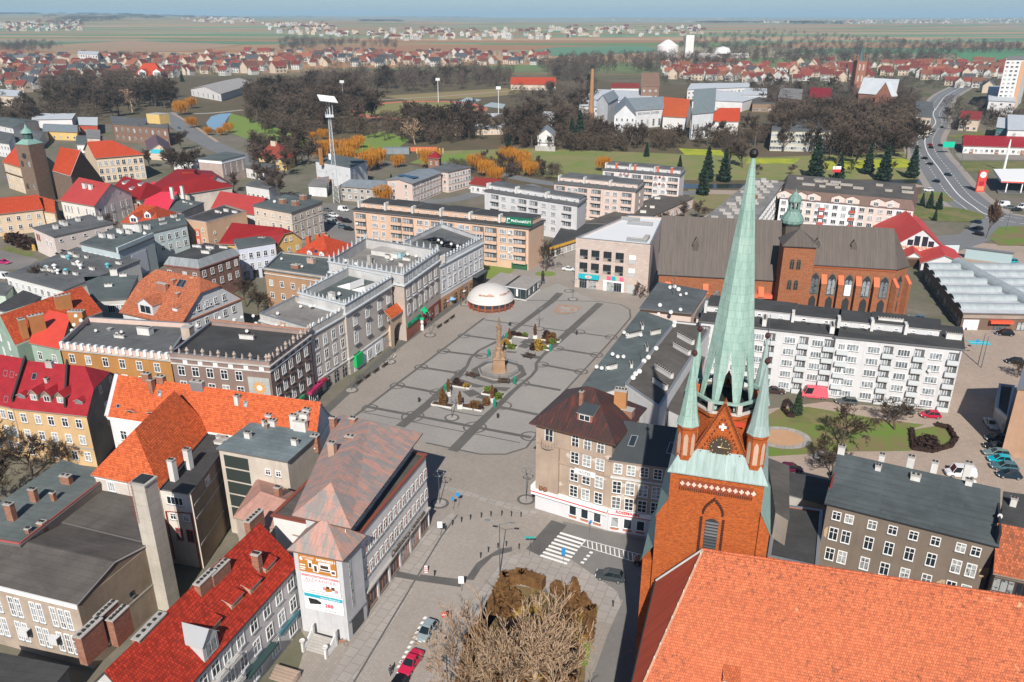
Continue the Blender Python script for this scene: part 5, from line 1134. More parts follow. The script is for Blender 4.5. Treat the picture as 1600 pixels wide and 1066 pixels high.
for u in(0.15,0.4,0.7,0.88):b.chim(b.Q(u,0.35,b.top+1.2),1.0,2.2,1.2,plain((0.5,0.12,0.06)))
b=Bld('shop_row','low row of shops with yellow fascia between peach block and stone clad store',[(859,386),(902,372),(944,351),(882,352)],4.2)
b.wall(PINKW);b.flat(DK_FELT,0.3,0.6);b.win('F',5,[0.3],2.4,2.4,'shop');b.slabw('F',0,1,3.3,4.1,0.7,plain((0.6,0.32,0.04)),'fascia');b.win('L',4,[0.3],2.4,2.4,'shop')
b=Bld('shop_row','long low shops with dark roof running back from behind the stone clad store',[(915,349),(985,352),(1083,309),(1038,304)],4.5)
b.wall(PINKW);b.flat(BR_FELT,0.3,0.5);b.win('R',7,[0.4],2.4,2.2,'shop');b.slabw('F',0.0,0.6,3.0,4.4,0.2,plain((0.5,0.06,0.03)),'fascia');roof_clutter(b,6,55)
STC=tiles((0.50,0.42,0.37),1.2,0.6,0.8,0.0,0.12)
b=Bld('department_store','stone clad department store cube with white flat roof, deep square windows and turquoise awning',[(900,375),(1016,386),(1036,343),(981,340)],15.0)
b.wall(STC);b.flat(plain((0.62,0.63,0.64),0.7),parapet=0.7,pmat=STC)
for z in(9.3,5.2):
 for u in(0.115,0.275,0.44,0.605):
  q,an=b.at('F',u,z);m=MB();m.box(-1.25,1.25,-0.04,0.3,0,3.0,plain((0.02,0.025,0.028),0.2));m.box(-1.25,1.25,-0.1,-0.04,0.9,1.0,METAL);m.box(-0.05,0.05,-0.08,-0.04,0,3,DARK);m.box(-1.2,0.2,-0.07,-0.041,0.05,0.8,plain((0.3,0.26,0.22)));o=m.build('window',b.root,q);o.rotation_euler=(0,0,an)
for z in(9.3,5.2):b.slabw('F',0.735,0.82,z,z+1.2,0.08,plain((0.4,0.42,0.42)),'grille');b.slabw('F',0.735,0.82,z+1.3,z+2.6,0.09,WHITE,'grille')
b.slabw('F',0.06,0.34,3.3,4.6,0.9,plain((0.01,0.36,0.42)),'awning');q,an=b.at('F',0.2,4.0,0.95);m=MB();m.face([(1.1*math.cos(i*.4),0,.5*math.sin(i*.4))for i in range(16)],plain((.65,.45,.42)));o=m.build('shop_emblem',b.root,q);o.rotation_euler=(0,0,an);wall_text('dm',.6,plain((.6,.05,.05)),b.root,q+Vector((0,-.05,0)),an)
for u,c in((0.445,(0.65,0.1,0.2)),(0.51,(0.01,0.33,0.40)),(0.62,(0.7,0.12,0.2))):b.slabw('F',u,u+0.055,3.5,4.7,0.14,plain(c),'shop_sign')
b.slabw('F',0.40,0.68,0.0,3.3,0.08,WHITE,'shopfront');b.win('F',[0.12,0.25,0.5,0.6],[0.1],2.2,2.7,'shop',fm=METAL,o=0.08);b.slabw('F',0.73,0.82,0,2.6,0.08,plain((0.4,0.42,0.43)),'roller_door')
for x,y,w,d in((995,378,6,1),(1000,352,8,1.5),(985,345,6,1.2),(1010,375,1.4,4)):b.chim(b.loc(x,y,15.1),w,d,1.0,METAL,pots=0,name='air_duct')
BK=brick((0.34,0.10,0.035),(0.25,0.16,0.1));SEAM=patchy((0.085,0.07,0.06),(0.12,0.10,0.085),(0.06,0.05,0.045),1.2,0.06,(0.4,0.65),(0.7,40))
a1=G(1218,437,12.5);a0=G(1030,427,12.5);dch=(a1-a0).normalized();nch=Vector((-dch.y,dch.x,0))
c1=G(1400,420,15);dn=(c1-a1);
b=Bld('church','brick church nave with very steep brown seamed metal roof and orange capped buttresses',None,12.5,world=[a0,a1,a1+nch*22,a0+nch*22])
zr=ZY((a0+nch*11).y,338);b.wall(BK);b.pitched(SEAM,zr-12.5,axis='x',over=0.4,wallm=BK,fascia=plain((0.05,0.05,0.05)))
def buttress(b,side,u,zt,w=1.3,d=1.8,capm=None):
 q,an=b.at(side,u,0,0);m=MB();m.box(-w/2,w/2,-d,0,0,zt,BK);m.face([(-w/2-.08,-d-.1,zt),(w/2+.08,-d-.1,zt),(w/2+.08,0,zt+2.2),(-w/2-.08,0,zt+2.2)],capm or plain((0.60,0.14,0.06)))
 m.face([(-w/2,-d,zt),(-w/2,0,zt+2.1),(-w/2,0,zt)],BK);m.face([(w/2,-d,zt),(w/2,0,zt),(w/2,0,zt+2.1)],BK);o=m.build('buttress',b.root,q);o.rotation_euler=(0,0,an)
for u in(0.08,0.4,0.62,0.86):buttress(b,'F',u,8.0)
b.win('F',[0.2,0.5,0.74],[3.0],1.6,5.5,'arch',fm=BK)
dormer(b,'F',0.3,0.42,1.4,2.2,'gable',SEAM,SEAM,style=None,name='roof_dormer')
b.slabw('F',0.55,1.0,7.4,8.4,1.6,plain((0.6,0.14,0.07)),'aisle_roof')
g1=G(1400,420,14.5);g0=G(1210,409,14.5);d2=(g1-g0).normalized();n2=Vector((-d2 .y,d2 .x,0));W2=15.0
poly=[g0,g1,g1+d2*4+n2*4.0,g1+d2*4+n2*(W2-4.0),g1+n2*W2,g0+n2*W2]
b=Bld('church_choir','brick church choir with tall pointed windows, buttresses and brown roof ending in an apse',None,14.5,world=poly)
b.wall(BK);zr=ZY((g0+n2*W2/2).y,349);e=b.off(0.45);rdg0=(b.p[0]+b.p[5])/2;rdg1=(b.p[1]+b.p[4])/2+(b.p[1]-b.p[0]).normalized()*-0.5
Z3=lambda q,z:Vector((q.x,q.y,z));m=MB();zz=14.2
slab(m,[[Z3(e[0],zz),Z3(e[1],zz),Z3(rdg1,zr),Z3(rdg0,zr)],[Z3(e[4],zz),Z3(e[5],zz),Z3(rdg0,zr),Z3(rdg1,zr)],[Z3(e[1],zz),Z3(e[2],zz),Z3(rdg1,zr)],[Z3(e[2],zz),Z3(e[3],zz),Z3(rdg1,zr)],[Z3(e[3],zz),Z3(e[4],zz),Z3(rdg1,zr)]],0.2,SEAM,plain((0.05,0.05,0.05)))
b.roofo=m.build('roof',b.root);b.slopes['F']=(Z3(e[0],zz),Z3(e[1],zz),Z3(rdg1,zr),Z3(rdg0,zr))
g=MB();g.face([Z3(b.p[5],zz),Z3(b.p[0],zz),Z3(rdg0,zr-.1)],BK);g.build('gable_wall',b.root)
for u in(0.36,0.66):dormer(b,'F',u,0.42,1.4,1.6,'gable',SEAM,SEAM,style=None,name='roof_dormer')
GOTH={}
def gothic(b,u,side=0,z=1.5,h=10.5,w=2.0,panel=None,d=0.0):
 q,an=b.at(side,u,0,0)if not isinstance(side,tuple)else side;m=MB();W=w/2;lo=h*0.38
 def lancet(x0,W,z0,z1,y,mt):
  pts=[(x0-W,z0),(x0+W,z0)];sp=z1-W*1.5
  for i in range(5):t=i/4;pts.append((x0+W*math.cos(t*1.2)**1.0*(1-t*0.0)if False else x0+W*(1-t**1.7),sp+(z1-sp)*t))
  for i in(3,2,1,0):t=i/4;pts.append((x0-W*(1-t**1.7),sp+(z1-sp)*t))
  m.face([(x,y,zz)for x,zz in pts],mt)
 lancet(0,W+.3,z+lo+.1,z+h+.4,-0.05,BKD);lancet(0,W,z+lo+.4,z+h,-0.08,DARK)
 for x in(-W*.5,W*.5):lancet(x,W*.42,z+lo+.6,z+h*.86,-0.11,GLASS_L)
 lancet(0,W*.9,z,z+lo,-0.06,DARK)
 if panel:m.box(-W*.8,W*.8,-.16,-.11,z+lo+.5,z+lo+3.6,PW)
 o=m.build('window',b.root,q);o.rotation_euler=(0,0,an)
for i,u in enumerate((0.36,0.5,0.64,0.785,0.93)):gothic(b,u,panel=(i==2))
gothic(b,0.5,1)
for u in(0.30,0.43,0.57,0.715,0.86):buttress(b,0,u,9.5)
for u in(0.0,1.0):buttress(b,1,u,9.5,1.2,1.6)
buttress(b,2,1.0,9.5,1.2,1.6);b.slabw(0,0.2,1.0,13.6,14.1,0.2,plain((0.3,0.08,0.03)),'cornice')
yt=a1 .y-3.0;xt=(1244-800)/1244*(yt*_c+(CAM_H-20)*_s)
ang=math.atan2(dch.y,dch.x)
r=empty('church_tower',(xt,yt,0),ang,'square brick church tower with pyramid metal roof in front of the long brown roof','tower')
hw=3.9;zt=ZY(yt-hw,386);m=MB();m.box(-hw,hw,-hw,hw,0,zt,BK);m.build('shaft',r)
zp=ZY(yt,358);m=MB();k=hw+.5;apex=Vector((0,0,zp))
slab(m,[[Vector((-k,-k,zt)),Vector((k,-k,zt)),apex],[Vector((k,-k,zt)),Vector((k,k,zt)),apex],[Vector((k,k,zt)),Vector((-k,k,zt)),apex],[Vector((-k,k,zt)),Vector((-k,-k,zt)),apex]],.15,SEAM,plain((.05,.05,.05)));m.build('roof',r)
for z in(zt-6,zt-11.5):
 for x in(-0.8,0.8):link(win_mesh(1.0,2.6,'arch',BKD,plain((0.02,0.02,0.02))),'window',r,(x-0.6,-hw,z))
CU=patchy((0.20,0.32,0.28),(0.14,0.23,0.20),(0.28,0.37,0.33),seam=(0.5,1.2))
yl=(a1+nch*11).y;xl=(1236-800)/1244*(yl*_c+(CAM_H-zr)*_s);z0=zr-2
r=empty('ridge_turret',(xl,yl,0),ang,'green copper onion lantern turret riding the ridge of the long brown church roof','turret')
zq=lambda y:ZY(yl,y)
m=MB();m.lathe([(2.3,z0-4),(2.3,zq(350))],SEAM,8);m.build('base',r)
m=MB();m.lathe([(2.5,zq(350)),(3.0,zq(347)),(3.1,zq(343)),(2.6,zq(337)),(1.9,zq(332)),(1.7,zq(329)),(1.75,zq(328))],CU,12);smooth(m.build('onion',r))
m=MB();m.lathe([(1.7,zq(328)),(1.7,zq(326))],CU,8)
for i in range(8):a=2*math.pi*i/8;m.tube((1.4*math.cos(a),1.4*math.sin(a),zq(326)),(1.4*math.cos(a),1.4*math.sin(a),zq(316)),.22,.22,CU,5)
m.lathe([(1.7,zq(316)),(1.85,zq(314)),(1.6,zq(308)),(0.9,zq(304)),(0.3,zq(300)),(0.1,zq(295))],CU,10);m.build('lantern',r)
b=Bld('apartment_block','apartment block in white and beige stripes with brown mansard strip and rows of white windows',[(1219,309),(1428,328),(1433,300),(1226,283)],11.8)
b.wall(plaster((0.60,0.54,0.50),0.12));MANS=patchy((0.15,0.09,0.07),(0.13,0.08,0.06),(0.18,0.12,0.1),seam=(0.5,3))
m=MB();lo=b.off(0.5);up=b.off(-1.2)
for i in range(4):
 j=(i+1)%4;m.face([(*lo[i],11.7),(*lo[j],11.7),(*up[j],15.0),(*up[i],15.0)],MANS)
m.face([(*q,15.0)for q in up],BR_FELT);b.roofo=m.build('roof',b.root);b.top=15.0
for u0,u1,c in((0.0,0.07,(0.66,0.65,0.66)),(0.28,0.42,(0.66,0.66,0.70)),(0.42,0.6,(0.7,0.7,0.72)),(0.66,0.8,(0.6,0.5,0.45)),(0.86,0.93,(0.66,0.66,0.7))):b.slabw('F',u0,u1,0,11.7,0.05,plaster(c,0.12),'wall_panel')
Zs=[9.3,6.5,3.7,1.0];b.win('F',[(i+.5)/15 for i in range(15)],Zs,1.7,1.5,'double',o=0.05,skip=[(i,0)for i in()])
for i,u in enumerate((0.035,0.16,0.26,0.45,0.55,0.74,0.84)):q,an=b.at('F',u,11.8,0.1);m=MB();m.prism([(-2.6,-.2),(2.6,-.2),(2.6,2.0),(-2.6,2.0)],-0.3,1.9,plaster((0.62,0.52,0.47),.12));m.face([(-2.6,-.2,1.9),(2.6,-.2,1.9),(0,-.2,2.9)],plaster((0.62,0.52,0.47),.12));m.face([(2.7,-.3,1.85),(2.7,2.2,1.85),(0,2.2,3.0),(0,-.3,3.0)],MANS);m.face([(-2.7,-.3,1.85),(0,-.3,3.0),(0,2.2,3.0),(-2.7,2.2,1.85)],MANS);o=m.build('dormer',b.roofo,q);o.rotation_euler=(0,0,an);link(win_mesh(1.6,1.4,'double'),'window',b.root,b.at('F',u-.012,12.0,0.32)[0],an)
balconies(b,'F',[0.335,0.565],[8.5,5.7,2.9],2.2,plain((0.4,0.08,0.05)))
for i in range(16):b.chim(b.Q(rnd.uniform(.03,.97),rnd.uniform(.3,.7),15),rnd.uniform(2,5),.7,.8,plaster((0.4,0.36,0.32)),pots=5)
b=Bld('apartment_block','long white apartment block seen end on behind the green spire, roof full of vents',[(1103,343),(1176,349),(1224,286),(1178,280)],13.5)
b.wall(WB_);b.flat(LT_FELT,0.4,0.5);b.win('R',[(i+.5)/16 for i in range(16)],[10.6,7.8,5.0,2.2],1.9,1.4,'double')
for i in range(34):b.chim(b.Q(.15+.7*((i*7)%5)/5+rnd.uniform(0,.06),(i+.5)/34,b.top),rnd.uniform(2,3.4),.6,.7,CAPM,pots=0,name='vent')
b.chim(b.Q(.55,.5,b.top),3,3,1.6,plain((0.2,0.08,0.05)),pots=0)
REDM=patchy((0.50,0.055,0.045),(0.46,0.05,0.045),(0.42,0.07,0.06),0.2,0.2,seam=(0.5,10),seamdark=.85)
b=Bld('market_hall','white market hall with broad red metal roof and orange letters under its glazed gable',[(1396,384),(1479,392),(1440,345),(1362,348)],4.5)
b.wall(WHW);b.pitched(REDM,6.5,axis='y',over=0.5,wallm=WHW,fascia=plain((0.35,0.03,0.03)))
for x,y0,y1 in((-3.2,5.2,7.2),(-1.2,5.2,8.6),(1.2,5.2,8.6),(3.2,5.2,7.2)):
 q,an=b.at('F',0.5+x/(b.edge('F')[1]-b.edge('F')[0]).length,0,.06);m=MB();m.face([(-.85,0,y0),(.85,0,y0),(.85,0,y1 if x>0 or 1 else y1),(-.85,0,y1)],GLASS);m.box(-.9,.9,-.05,0,y0-.1,y0,WHITE);o=m.build('window',b.root,q);o.rotation_euler=(0,0,an)
q,an=b.at('F',0.45,4.5,.1);wall_text("HALA TARGOWA",1.25,plain((0.6,0.2,0.04)),b.root,q,an,ext=.08,bold=.02);b.slabw('F',.05,.95,0.2,3.0,.05,BROWN,'gate')
b=Bld('garage','white garage wing with red gabled roof and brown shutters in front of the market hall',[(1440,411),(1508,413),(1490,391),(1435,392)],3.2)
b.wall(WHW);b.pitched(REDM,2.6,axis='y',over=0.5,wallm=WHW);b.slabw('F',.15,.46,0,2.8,.06,BROWN,'shutter');b.slabw('F',.62,.88,0,2.8,.06,BROWN,'shutter');b.slabw('F',.48,.6,0,2.8,.06,plain((0.5,0.1,0.05)),'shutter')
b=Bld('garage','small brown gated porch with red gable left of the garage wing',[(1416,402),(1440,403),(1436,392),(1412,390)],3.4)
b.wall(plaster((0.2,0.13,0.1)));b.pitched(REDM,1.6,axis='y',over=0.4,wallm=WHW);b.slabw('F',.1,.9,0,2.8,.06,BROWN,'shutter')
b=Bld('covered_market','wide low covered market with six rows of translucent barrel vaults between flat white roof strips',[(1505,490),(1668,493),(1600,413),(1444,412)],4.6)
b.wall(plaster((0.17,0.11,0.08)));b.flat(patchy((0.52,0.54,0.56),(0.44,0.46,0.48),(0.36,0.37,0.38),.1,.1,seam=(3,60),seamdark=.9),0.3,0.2);b.win('L',12,[0.8],2.4,2.0,'shop',fm=STEEL);b.slabw('F',0,1,3.4,4.3,.3,plaster((.32,.26,.22)),'fascia')
b.slabw('F',.02,.17,0,2.9,.08,plain((.6,.6,.62)),'roller_door');b.slabw('F',.26,.48,2.3,3.0,1.4,plain((0.6,0.09,0.04)),'awning');b.win('F',[.38,.6,.75],[.2],3.0,2.2,'shop',fm=BROWN,o=.05)
VA=patchy((0.36,0.40,0.41),(0.30,0.34,0.35),(0.44,0.47,0.48),.3,.3,seam=(1.0,2.2),rough=.35,seamdark=.8)
for i in range(6):
 v=0.1+i*0.162;m=MB();L0,L1=b.Q(-.01,v),b.Q(1.0,v);d=L1-L0;L=d.length;n=8;R=1.9
 for k in range(n):
  a0,a1_=math.pi*k/n,math.pi*(k+1)/n;m.face([(0,-R*math.cos(a0),1.1*math.sin(a0)),(L,-R*math.cos(a0),1.1*math.sin(a0)),(L,-R*math.cos(a1_),1.1*math.sin(a1_)),(0,-R*math.cos(a1_),1.1*math.sin(a1_))],VA)
 m.face([(0,-R*math.cos(math.pi*k/n),1.1*math.sin(math.pi*k/n))for k in range(n,-1,-1)],plain((.06,.07,.075)));m.face([(L,-R*math.cos(math.pi*k/n),1.1*math.sin(math.pi*k/n))for k in range(n+1)],plain((.06,.07,.075)))
 o=m.build('barrel_vault',b.roofo,(L0 .x,L0 .y,b.top));o.rotation_euler=(0,0,math.atan2(d.y,d.x))
m=MB();q0,q1=b.Q(.33,1.0),b.Q(.8,.02);d=q1-q0;L=d.length
for k in range(8):
 a0,a1_=math.pi*k/8,math.pi*(k+1)/8;m.face([(0,-2.0*math.cos(a0),1.7*math.sin(a0)),(L,-2.0*math.cos(a0),1.7*math.sin(a0)),(L,-2.0*math.cos(a1_),1.7*math.sin(a1_)),(0,-2.0*math.cos(a1_),1.7*math.sin(a1_))],VA)
o=m.build('cross_vault',b.roofo,(q0 .x,q0 .y,b.top+.1));o.rotation_euler=(0,0,math.atan2(d.y,d.x))
w0,w1=G(1306,526,14.3),G(1504,547,14.3);dw=(w1-w0).normalized()
A0=G(1094,500,14.3)
b=Bld('apartment_block','long white five storey apartment block with flat grey roof and glazed balconies beside the lawn',[(1306,527),(1504,547),(1501,514),(1312,495)],14.3)
b.wall(WB_);b.flat(DK_FELT,0.35,0.4);ZZ=[11.6,8.9,6.2,3.5,0.8];GP=plain((0.50,0.53,0.54),.4)
b.win('F',[.06],ZZ,1.3,1.3,'double',gl=GLASS_L);b.win('F',[.15,.32,.56,.81],ZZ,2.3,1.4,'triple',gl=GLASS_L);balconies(b,'F',[.435,.68,.945],[z-.6 for z in ZZ],2.2,GP);
for z in ZZ[:4]:b.slabw('F',.02,.12,z-.9,z-.1,.9,GP,'balcony_front')
penthouse(b,.45,.98,1.3,WB_,DK_FELT,.0,.82,3)
b.chim(b.Q(.93,.4,b.top),3.0,1.0,1.2,CHW,pots=7);b.chim(b.Q(.42,.62,b.top+1.5),5,.8,.7,CHW,pots=8)
for u,z in((.1,15.5),(.27,15.6)):q,_=b.at('F',u,z,-3.6);b.dish(q,.6)
q,_=b.at('F',.78,8.6,.5);b.dish(q,.7);q,_=b.at('F',.04,2.8,.3)
for u in(.0,.985):q,_=b.at('F',u,0,.15);m=MB();m.tube((q.x,q.y,0),(q.x,q.y,14.4),.09,.09,METAL,5);m.build('drainpipe',b.root)
b2=Bld('apartment_block','white five storey apartment block partly behind the green spire, left of the longer one',[(1094,503),(1306,526),(1312,494),(1112,472)],14.3)
b2 .wall(WB_);b2 .flat(DK_FELT,0.35,0.4);b2 .win('F',[.15,.3,.45,.68,.88],ZZ,2.2,1.4,'triple',gl=GLASS_L);balconies(b2,'F',[.05,.37,.54,.78,.96],[z-.6 for z in ZZ],2.2,GP);penthouse(b2,.45,.98,1.3,WB_,DK_FELT,.0,1.0,3)
for u,z in((.82,15.6),(.9,15.6),(.3,15.6)):q,_=b2 .at('F',u,z,-3.6);b2 .dish(q,.6)
for u in(.97,.48):q,_=b2 .at('F',u,15.4,-2.0);b2 .chim(Vector((q.x,q.y,14.8)),3.0,.9,1.4,CHW,pots=7,ang=R_(90))
b3=Bld('annex','low pink annex with stepped grey roofs left of the white five storey block',[(1088,497),(1118,501),(1124,470),(1098,466)],11.0)
b3 .wall(PINKW);b3 .flat(GREY_FELT,.3);b3 .win('F',3,[9.6],.8,.5,'plain')
def q4(pts,h):return[G(x,y,h)for x,y in pts]
b=Bld('tenement','grey felt flat roofed block right of the square with groups of satellite dishes',[(895,625),(975,605),(1055,506),(1001,487)],12.0)
b.wall(WB_);b.flat(GREEN_FELT,.3,.2)
for x,y in((932,577),(940,579),(950,579),(957,557),(965,561),(974,561),(975,523),(980,527),(1001,527),(1029,494)):b.dish(b.loc(x,y,12.6),.65)
for x,y,w in((1003,512,2.4),(990,526,4.0),(986,573,1.6),(1010,546,2.4),(955,577,2.6),(1024,522,2.6)):b.chim(b.loc(x,y,12.3),w,.5,.8,CHW,pots=int(w*2),ang=R_(0 if w>2.5 else 60))
q=b.loc(1002,565,12.3);m=MB();m.tube((0,0,0),(0,0,4),.05,.03,STEEL,4)
for k in range(5):m.tube((-.8,0,2.6+k*.3),(.8,0,2.6+k*.3),.02,.02,STEEL,3)
m.build('antenna',b.roofo,q)
b=Bld('tenement','long brown grey flat roofed block with white vent rows and the spire shadow',[(977,603),(1030,640),(1113,511),(1055,505)],12.6)
b.wall(WB_);b.flat(BR_FELT,.3,.15,parapet=.5,pmat=CHW)
for x,y,w in((1071,532,5.2),(1065,548,5.2),(1037,583,5.4),(1031,603,4.0)):b.chim(b.loc(x,y,12.8),w,.7,.8,CHW,pots=8)
for x,y in((1054,507),(1053,512),(1025,548),(1013,562),(1006,568),(999,584),(993,588),(989,594)):b.dish(b.loc(x,y,12.8),.8)
b=Bld('tenement','block with dark seamed roof and mast of dishes at the row end near the church',[(1001,483),(1080,491),(1104,456),(1030,443)],12.8)
b.wall(PINKW);b.flat(felt((0.10,0.115,0.12)),.3,.3);b.slabw('F',0,1,12.2,12.75,.15,BROWN,'cornice')
for x,y,r_ in((1047,452,.8),(1054,451,.8),(1060,455,.9),(1063,464,.6),(1072,462,.6),(1031,480,.8),(1048,491,.8),(1063,487,.7)):b.dish(b.loc(x,y,13.2),r_)
q=b.loc(1052,462,13);m=MB();m.tube((0,0,0),(0,0,7),.09,.04,STEEL,5);m.tube((-1,0,6),(1,0,6),.03,.03,STEEL,3);m.tube((-.6,0,5),(.6,0,5),.03,.03,STEEL,3);m.build('antenna',b.roofo,q)
b=Bld('annex','white rear annex with pink edged balcony in the tower shadow behind the dark ribbed roof',[(995,634),(1030,645),(1053,628),(1040,612)],9.0)
b.wall(WB_);b.flat(BR_FELT,.3,.2)
b=Bld('annex','rear house with brown felt roof and salmon fascia beside the left green pinnacle',[(1045,640),(1066,650),(1100,560),(1078,555)],10.0)
b.wall(WB_);b.flat(BR_FELT,.3,.2);b.slabw('R',0,1,8.6,9.9,.15,plain((.6,.2,.14)),'fascia')
TAUPE=plaster((0.40,0.31,0.24),.3,.4)
RUST=patchy((0.04,0.028,0.027),(0.07,0.03,0.025),(0.33,0.055,0.022),.7,.1,(.45,.6),(.6,30),rough=.5)
f0,f1=G(838,656,17.0),G(957,686,17.0);dr=(f1-f0).normalized();nr=Vector((-dr.y,dr.x,0))
b=Bld('corner_house','tall taupe corner house with rust streaked hipped roof, arched top windows and white shop front',None,17.0,world=[f0,f1,f1+nr*12.5,f0+nr*12.5]);RO=b
b.wall(TAUPE);b.pitched(RUST,4.6,axis='x',hip=(6.0,6.0),over=.9,fascia=plain((.1,.05,.03)))
b.win('F',[.53,.69,.86],[14.0],1.1,2.0,'arch');b.win('F',[.18],[13.7],1.3,2.8,'arch');b.win('F',[.53,.69,.86],[10.9,7.6,4.6],1.3,2.0,'six')
b.slabw('F',0,1,13.0,13.25,.15,TAUPE,'string_course');b.slabw('F',.33,1,10.2,10.5,.25,TAUPE,'string_course');b.slabw('F',.02,.33,4.0,12.9,.5,TAUPE,'oriel')
q,an=b.at('F',.18,12.9,.02);m=MB();m.lathe([(.3,-.9),(1.3,-.1),(1.4,0.0),(1.4,.12)],TAUPE,12)
for k in range(9):a=math.pi+math.pi*k/8;m.tube((1.3*math.cos(a),1.3*math.sin(a),.1),(1.3*math.cos(a),1.3*math.sin(a),1.0),.03,.03,STEEL,3)
o=m.build('balcony',b.root,q);o.rotation_euler=(0,0,an)
dormer(b,'F',.62,.3,2.6,1.3,'shed',plain((.05,.06,.065),.5),plaster((.3,.12,.07)));b.chim(b.sp('F',.45,.62),.6,.6,2.4,CHIM,pots=1);b.chim(b.loc(969,640,18.0),2.0,1.6,3.6,plaster((.42,.2,.08)),pots=4,ang=.2);b.chim(b.loc(980,648,17.4),2.0,1.4,1.0,CHIM,pots=0)
b.slabw('F',-.03,1,3.3,4.3,.9,WHITE,'shop_canopy');b.slabw('F',-.03,1,3.75,3.95,.93,plain((.55,.05,.06)),'red_line');b.slabw('F',0,1,0,3.3,.06,plaster((.60,.60,.62),.15),'shopfront')
b.win('F',[.53,.69,.86],[1.0],1.2,1.8,'plain',o=.06);b.slabw('L',0,1,3.3,4.3,.9,WHITE,'shop_canopy')
for u in(.53,.69,.86):b.slabw('F',u-.05,u+.05,.45,.8,.16,plain((.5,.15,.07)),'brick_sill')
q,an=b.at('F',.68,9.75,.3);m=MB();m.box(-1.8,1.8,-.1,.1,-.45,.45,PW);s_=m.build('hotel_sign',b.root,q);s_.rotation_euler=(0,0,an);wall_text("HOTEL",.7,PK,s_,(0,-.12,0),0,ext=.01)
for x in(-.3,.5):q,an=b.at('F',.12,4.35,.75);m=MB();m.lathe([(.35,0),(.4,.35),(.3,.75)],plain((.2,.1,.06)),8);m.build('ornament',b.root,(q.x+x,q.y+.2,q.z))
for k in range(7):
 q,an=b.at('F',(.78,.9,.45,.35,.1,.6,.95)[k],(12.4,9.4,12.0,6.2,9.3,6.6,13.6)[k],.012);m=MB();m.face([((.5+.35*math.sin(i*2.7+k))*math.cos(i*.7),0,(.35+.2*math.sin(i*1.9+k))*math.sin(i*.7))for i in range(9)],plaster((.55,.47,.40),.2));o=m.build('render_patch',b.root,q);o.rotation_euler=(0,0,an)
h0=f1+dr*0.02;h1=G(1066,733,13.4)
b=Bld('tenement','taupe tenement with black ribbed metal roof and skylights, half in the tower shadow',None,13.4,world=[h0,h1,h1+nr*11,h0+nr*11]);b.wall(TAUPE)
RIB=patchy((.05,.058,.062),(.045,.052,.056),(.06,.065,.07),.2,.2,seam=(.35,40),rough=.4,seamdark=.5);b.pitched(RIB,4.0,axis='x',over=.35,wallm=TAUPE);b.w.parent=b.root
us=[.1,.29,.48,.67,.86];b.win('F',us,[11.0,7.6,4.6][:1],1.2,1.7,'six');b.win('F',us,[7.4,4.5],1.3,2.1,'six');b.slabw('F',0,1,10.1,10.4,.3,STONEBAND,'string_course');b.slabw('F',0,1,12.9,13.3,.2,TAUPE,'cornice')
b.slabw('F',0,1,3.3,4.3,.25,WHITE,'shop_canopy');b.slabw('F',0,1,3.32,3.45,.28,plain((.55,.05,.06)),'red_line');b.slabw('F',0,1,0,3.3,.06,plaster((.60,.60,.62),.15),'shopfront');b.win('F',us,[1.0],1.2,1.8,'plain',o=.06)
q,an=b.at('F',.28,3.95,.3);wall_text("ROSSMANN",.72,plain((.6,.03,.04)),b.root,q,an,ext=.03,bold=.02)
for u in us[:3]:b.slabw('F',u-.06,u+.06,.45,.8,.16,plain((.5,.15,.07)),'brick_sill')
rooflights(b,'F',[(.22,.55),(.75,.5)],.9,1.8)
for k in range(5):
 q,an=b.at('F',(.15,.3,.5,.22,.42)[k],(9.2,9.5,9.2,6.8,12.4)[k],.012);m=MB();m.face([((1.1+.5*math.sin(i*2.7+k))*math.cos(i*.7),0,(.5+.3*math.sin(i*1.9+k))*math.sin(i*.7))for i in range(9)],plaster((.55,.47,.40),.2));o=m.build('render_patch',b.root,q);o.rotation_euler=(0,0,an)
GBW=plaster((0.185,0.15,0.12),.25,.35)
b=Bld('tenement','grey brown rendered tenement with ribbed grey felt roof, white casement windows and seven white chimneys',None,11.8,world=front_quad((1293,786),(1556,852),11.8,14));b.wall(GBW)
b.pitched(felt((0.07,0.086,0.09)),2.6,axis='x',over=.4,wallm=GBW,asym=.78,fascia=DARK)
us=[.07,.15,.295,.42,.545,.675,.82,.905];b.win('F',us,[9.4],1.05,1.3,'cross');b.win('F',us,[5.9,2.3],1.1,2.0,'cross')
for x,y,w,h in((1312,720,1.0,2.6),(1375,730,.8,2.2),(1370,742,.8,1.6),(1420,735,1.0,2.4),(1428,757,1.3,1.6),(1457,742,.9,2.2),(1509,745,1.0,2.4),(1510,768,.9,2.0)):b.chim(b.loc(x,y,13.2),w,.9,h,CHW)
b.slabw('R',0,.8,11.8,13.9,.3,DARK,'firewall');q,an=b.at('R',.3,13.4,.2);b.dish(q,.6);b.dish(b.loc(1521,758,14),.55)
b.slabw('L',0,.8,11.8,13.5,.2,DKRED,'firewall')
for k in range(8):b.slopes and None
m=MB();A_,B_,R1_,R0_=b.slopes['F']
for v in(.06,.13,.25,.37,.49,.61,.73):
 for s0,s1 in((0.02,.3),(.33,.62),(.65,.97)):
  p0,p1=b.sp('F',s0,v)+Vector((0,0,.22)),b.sp('F',s1,v)+Vector((0,0,.22));p2=p1+Vector((0,.12,.07));p3=p0+Vector((0,.12,.07));m.face([p0,p1,p2,p3],DK_FELT)
m.build('felt_laps',b.roofo)
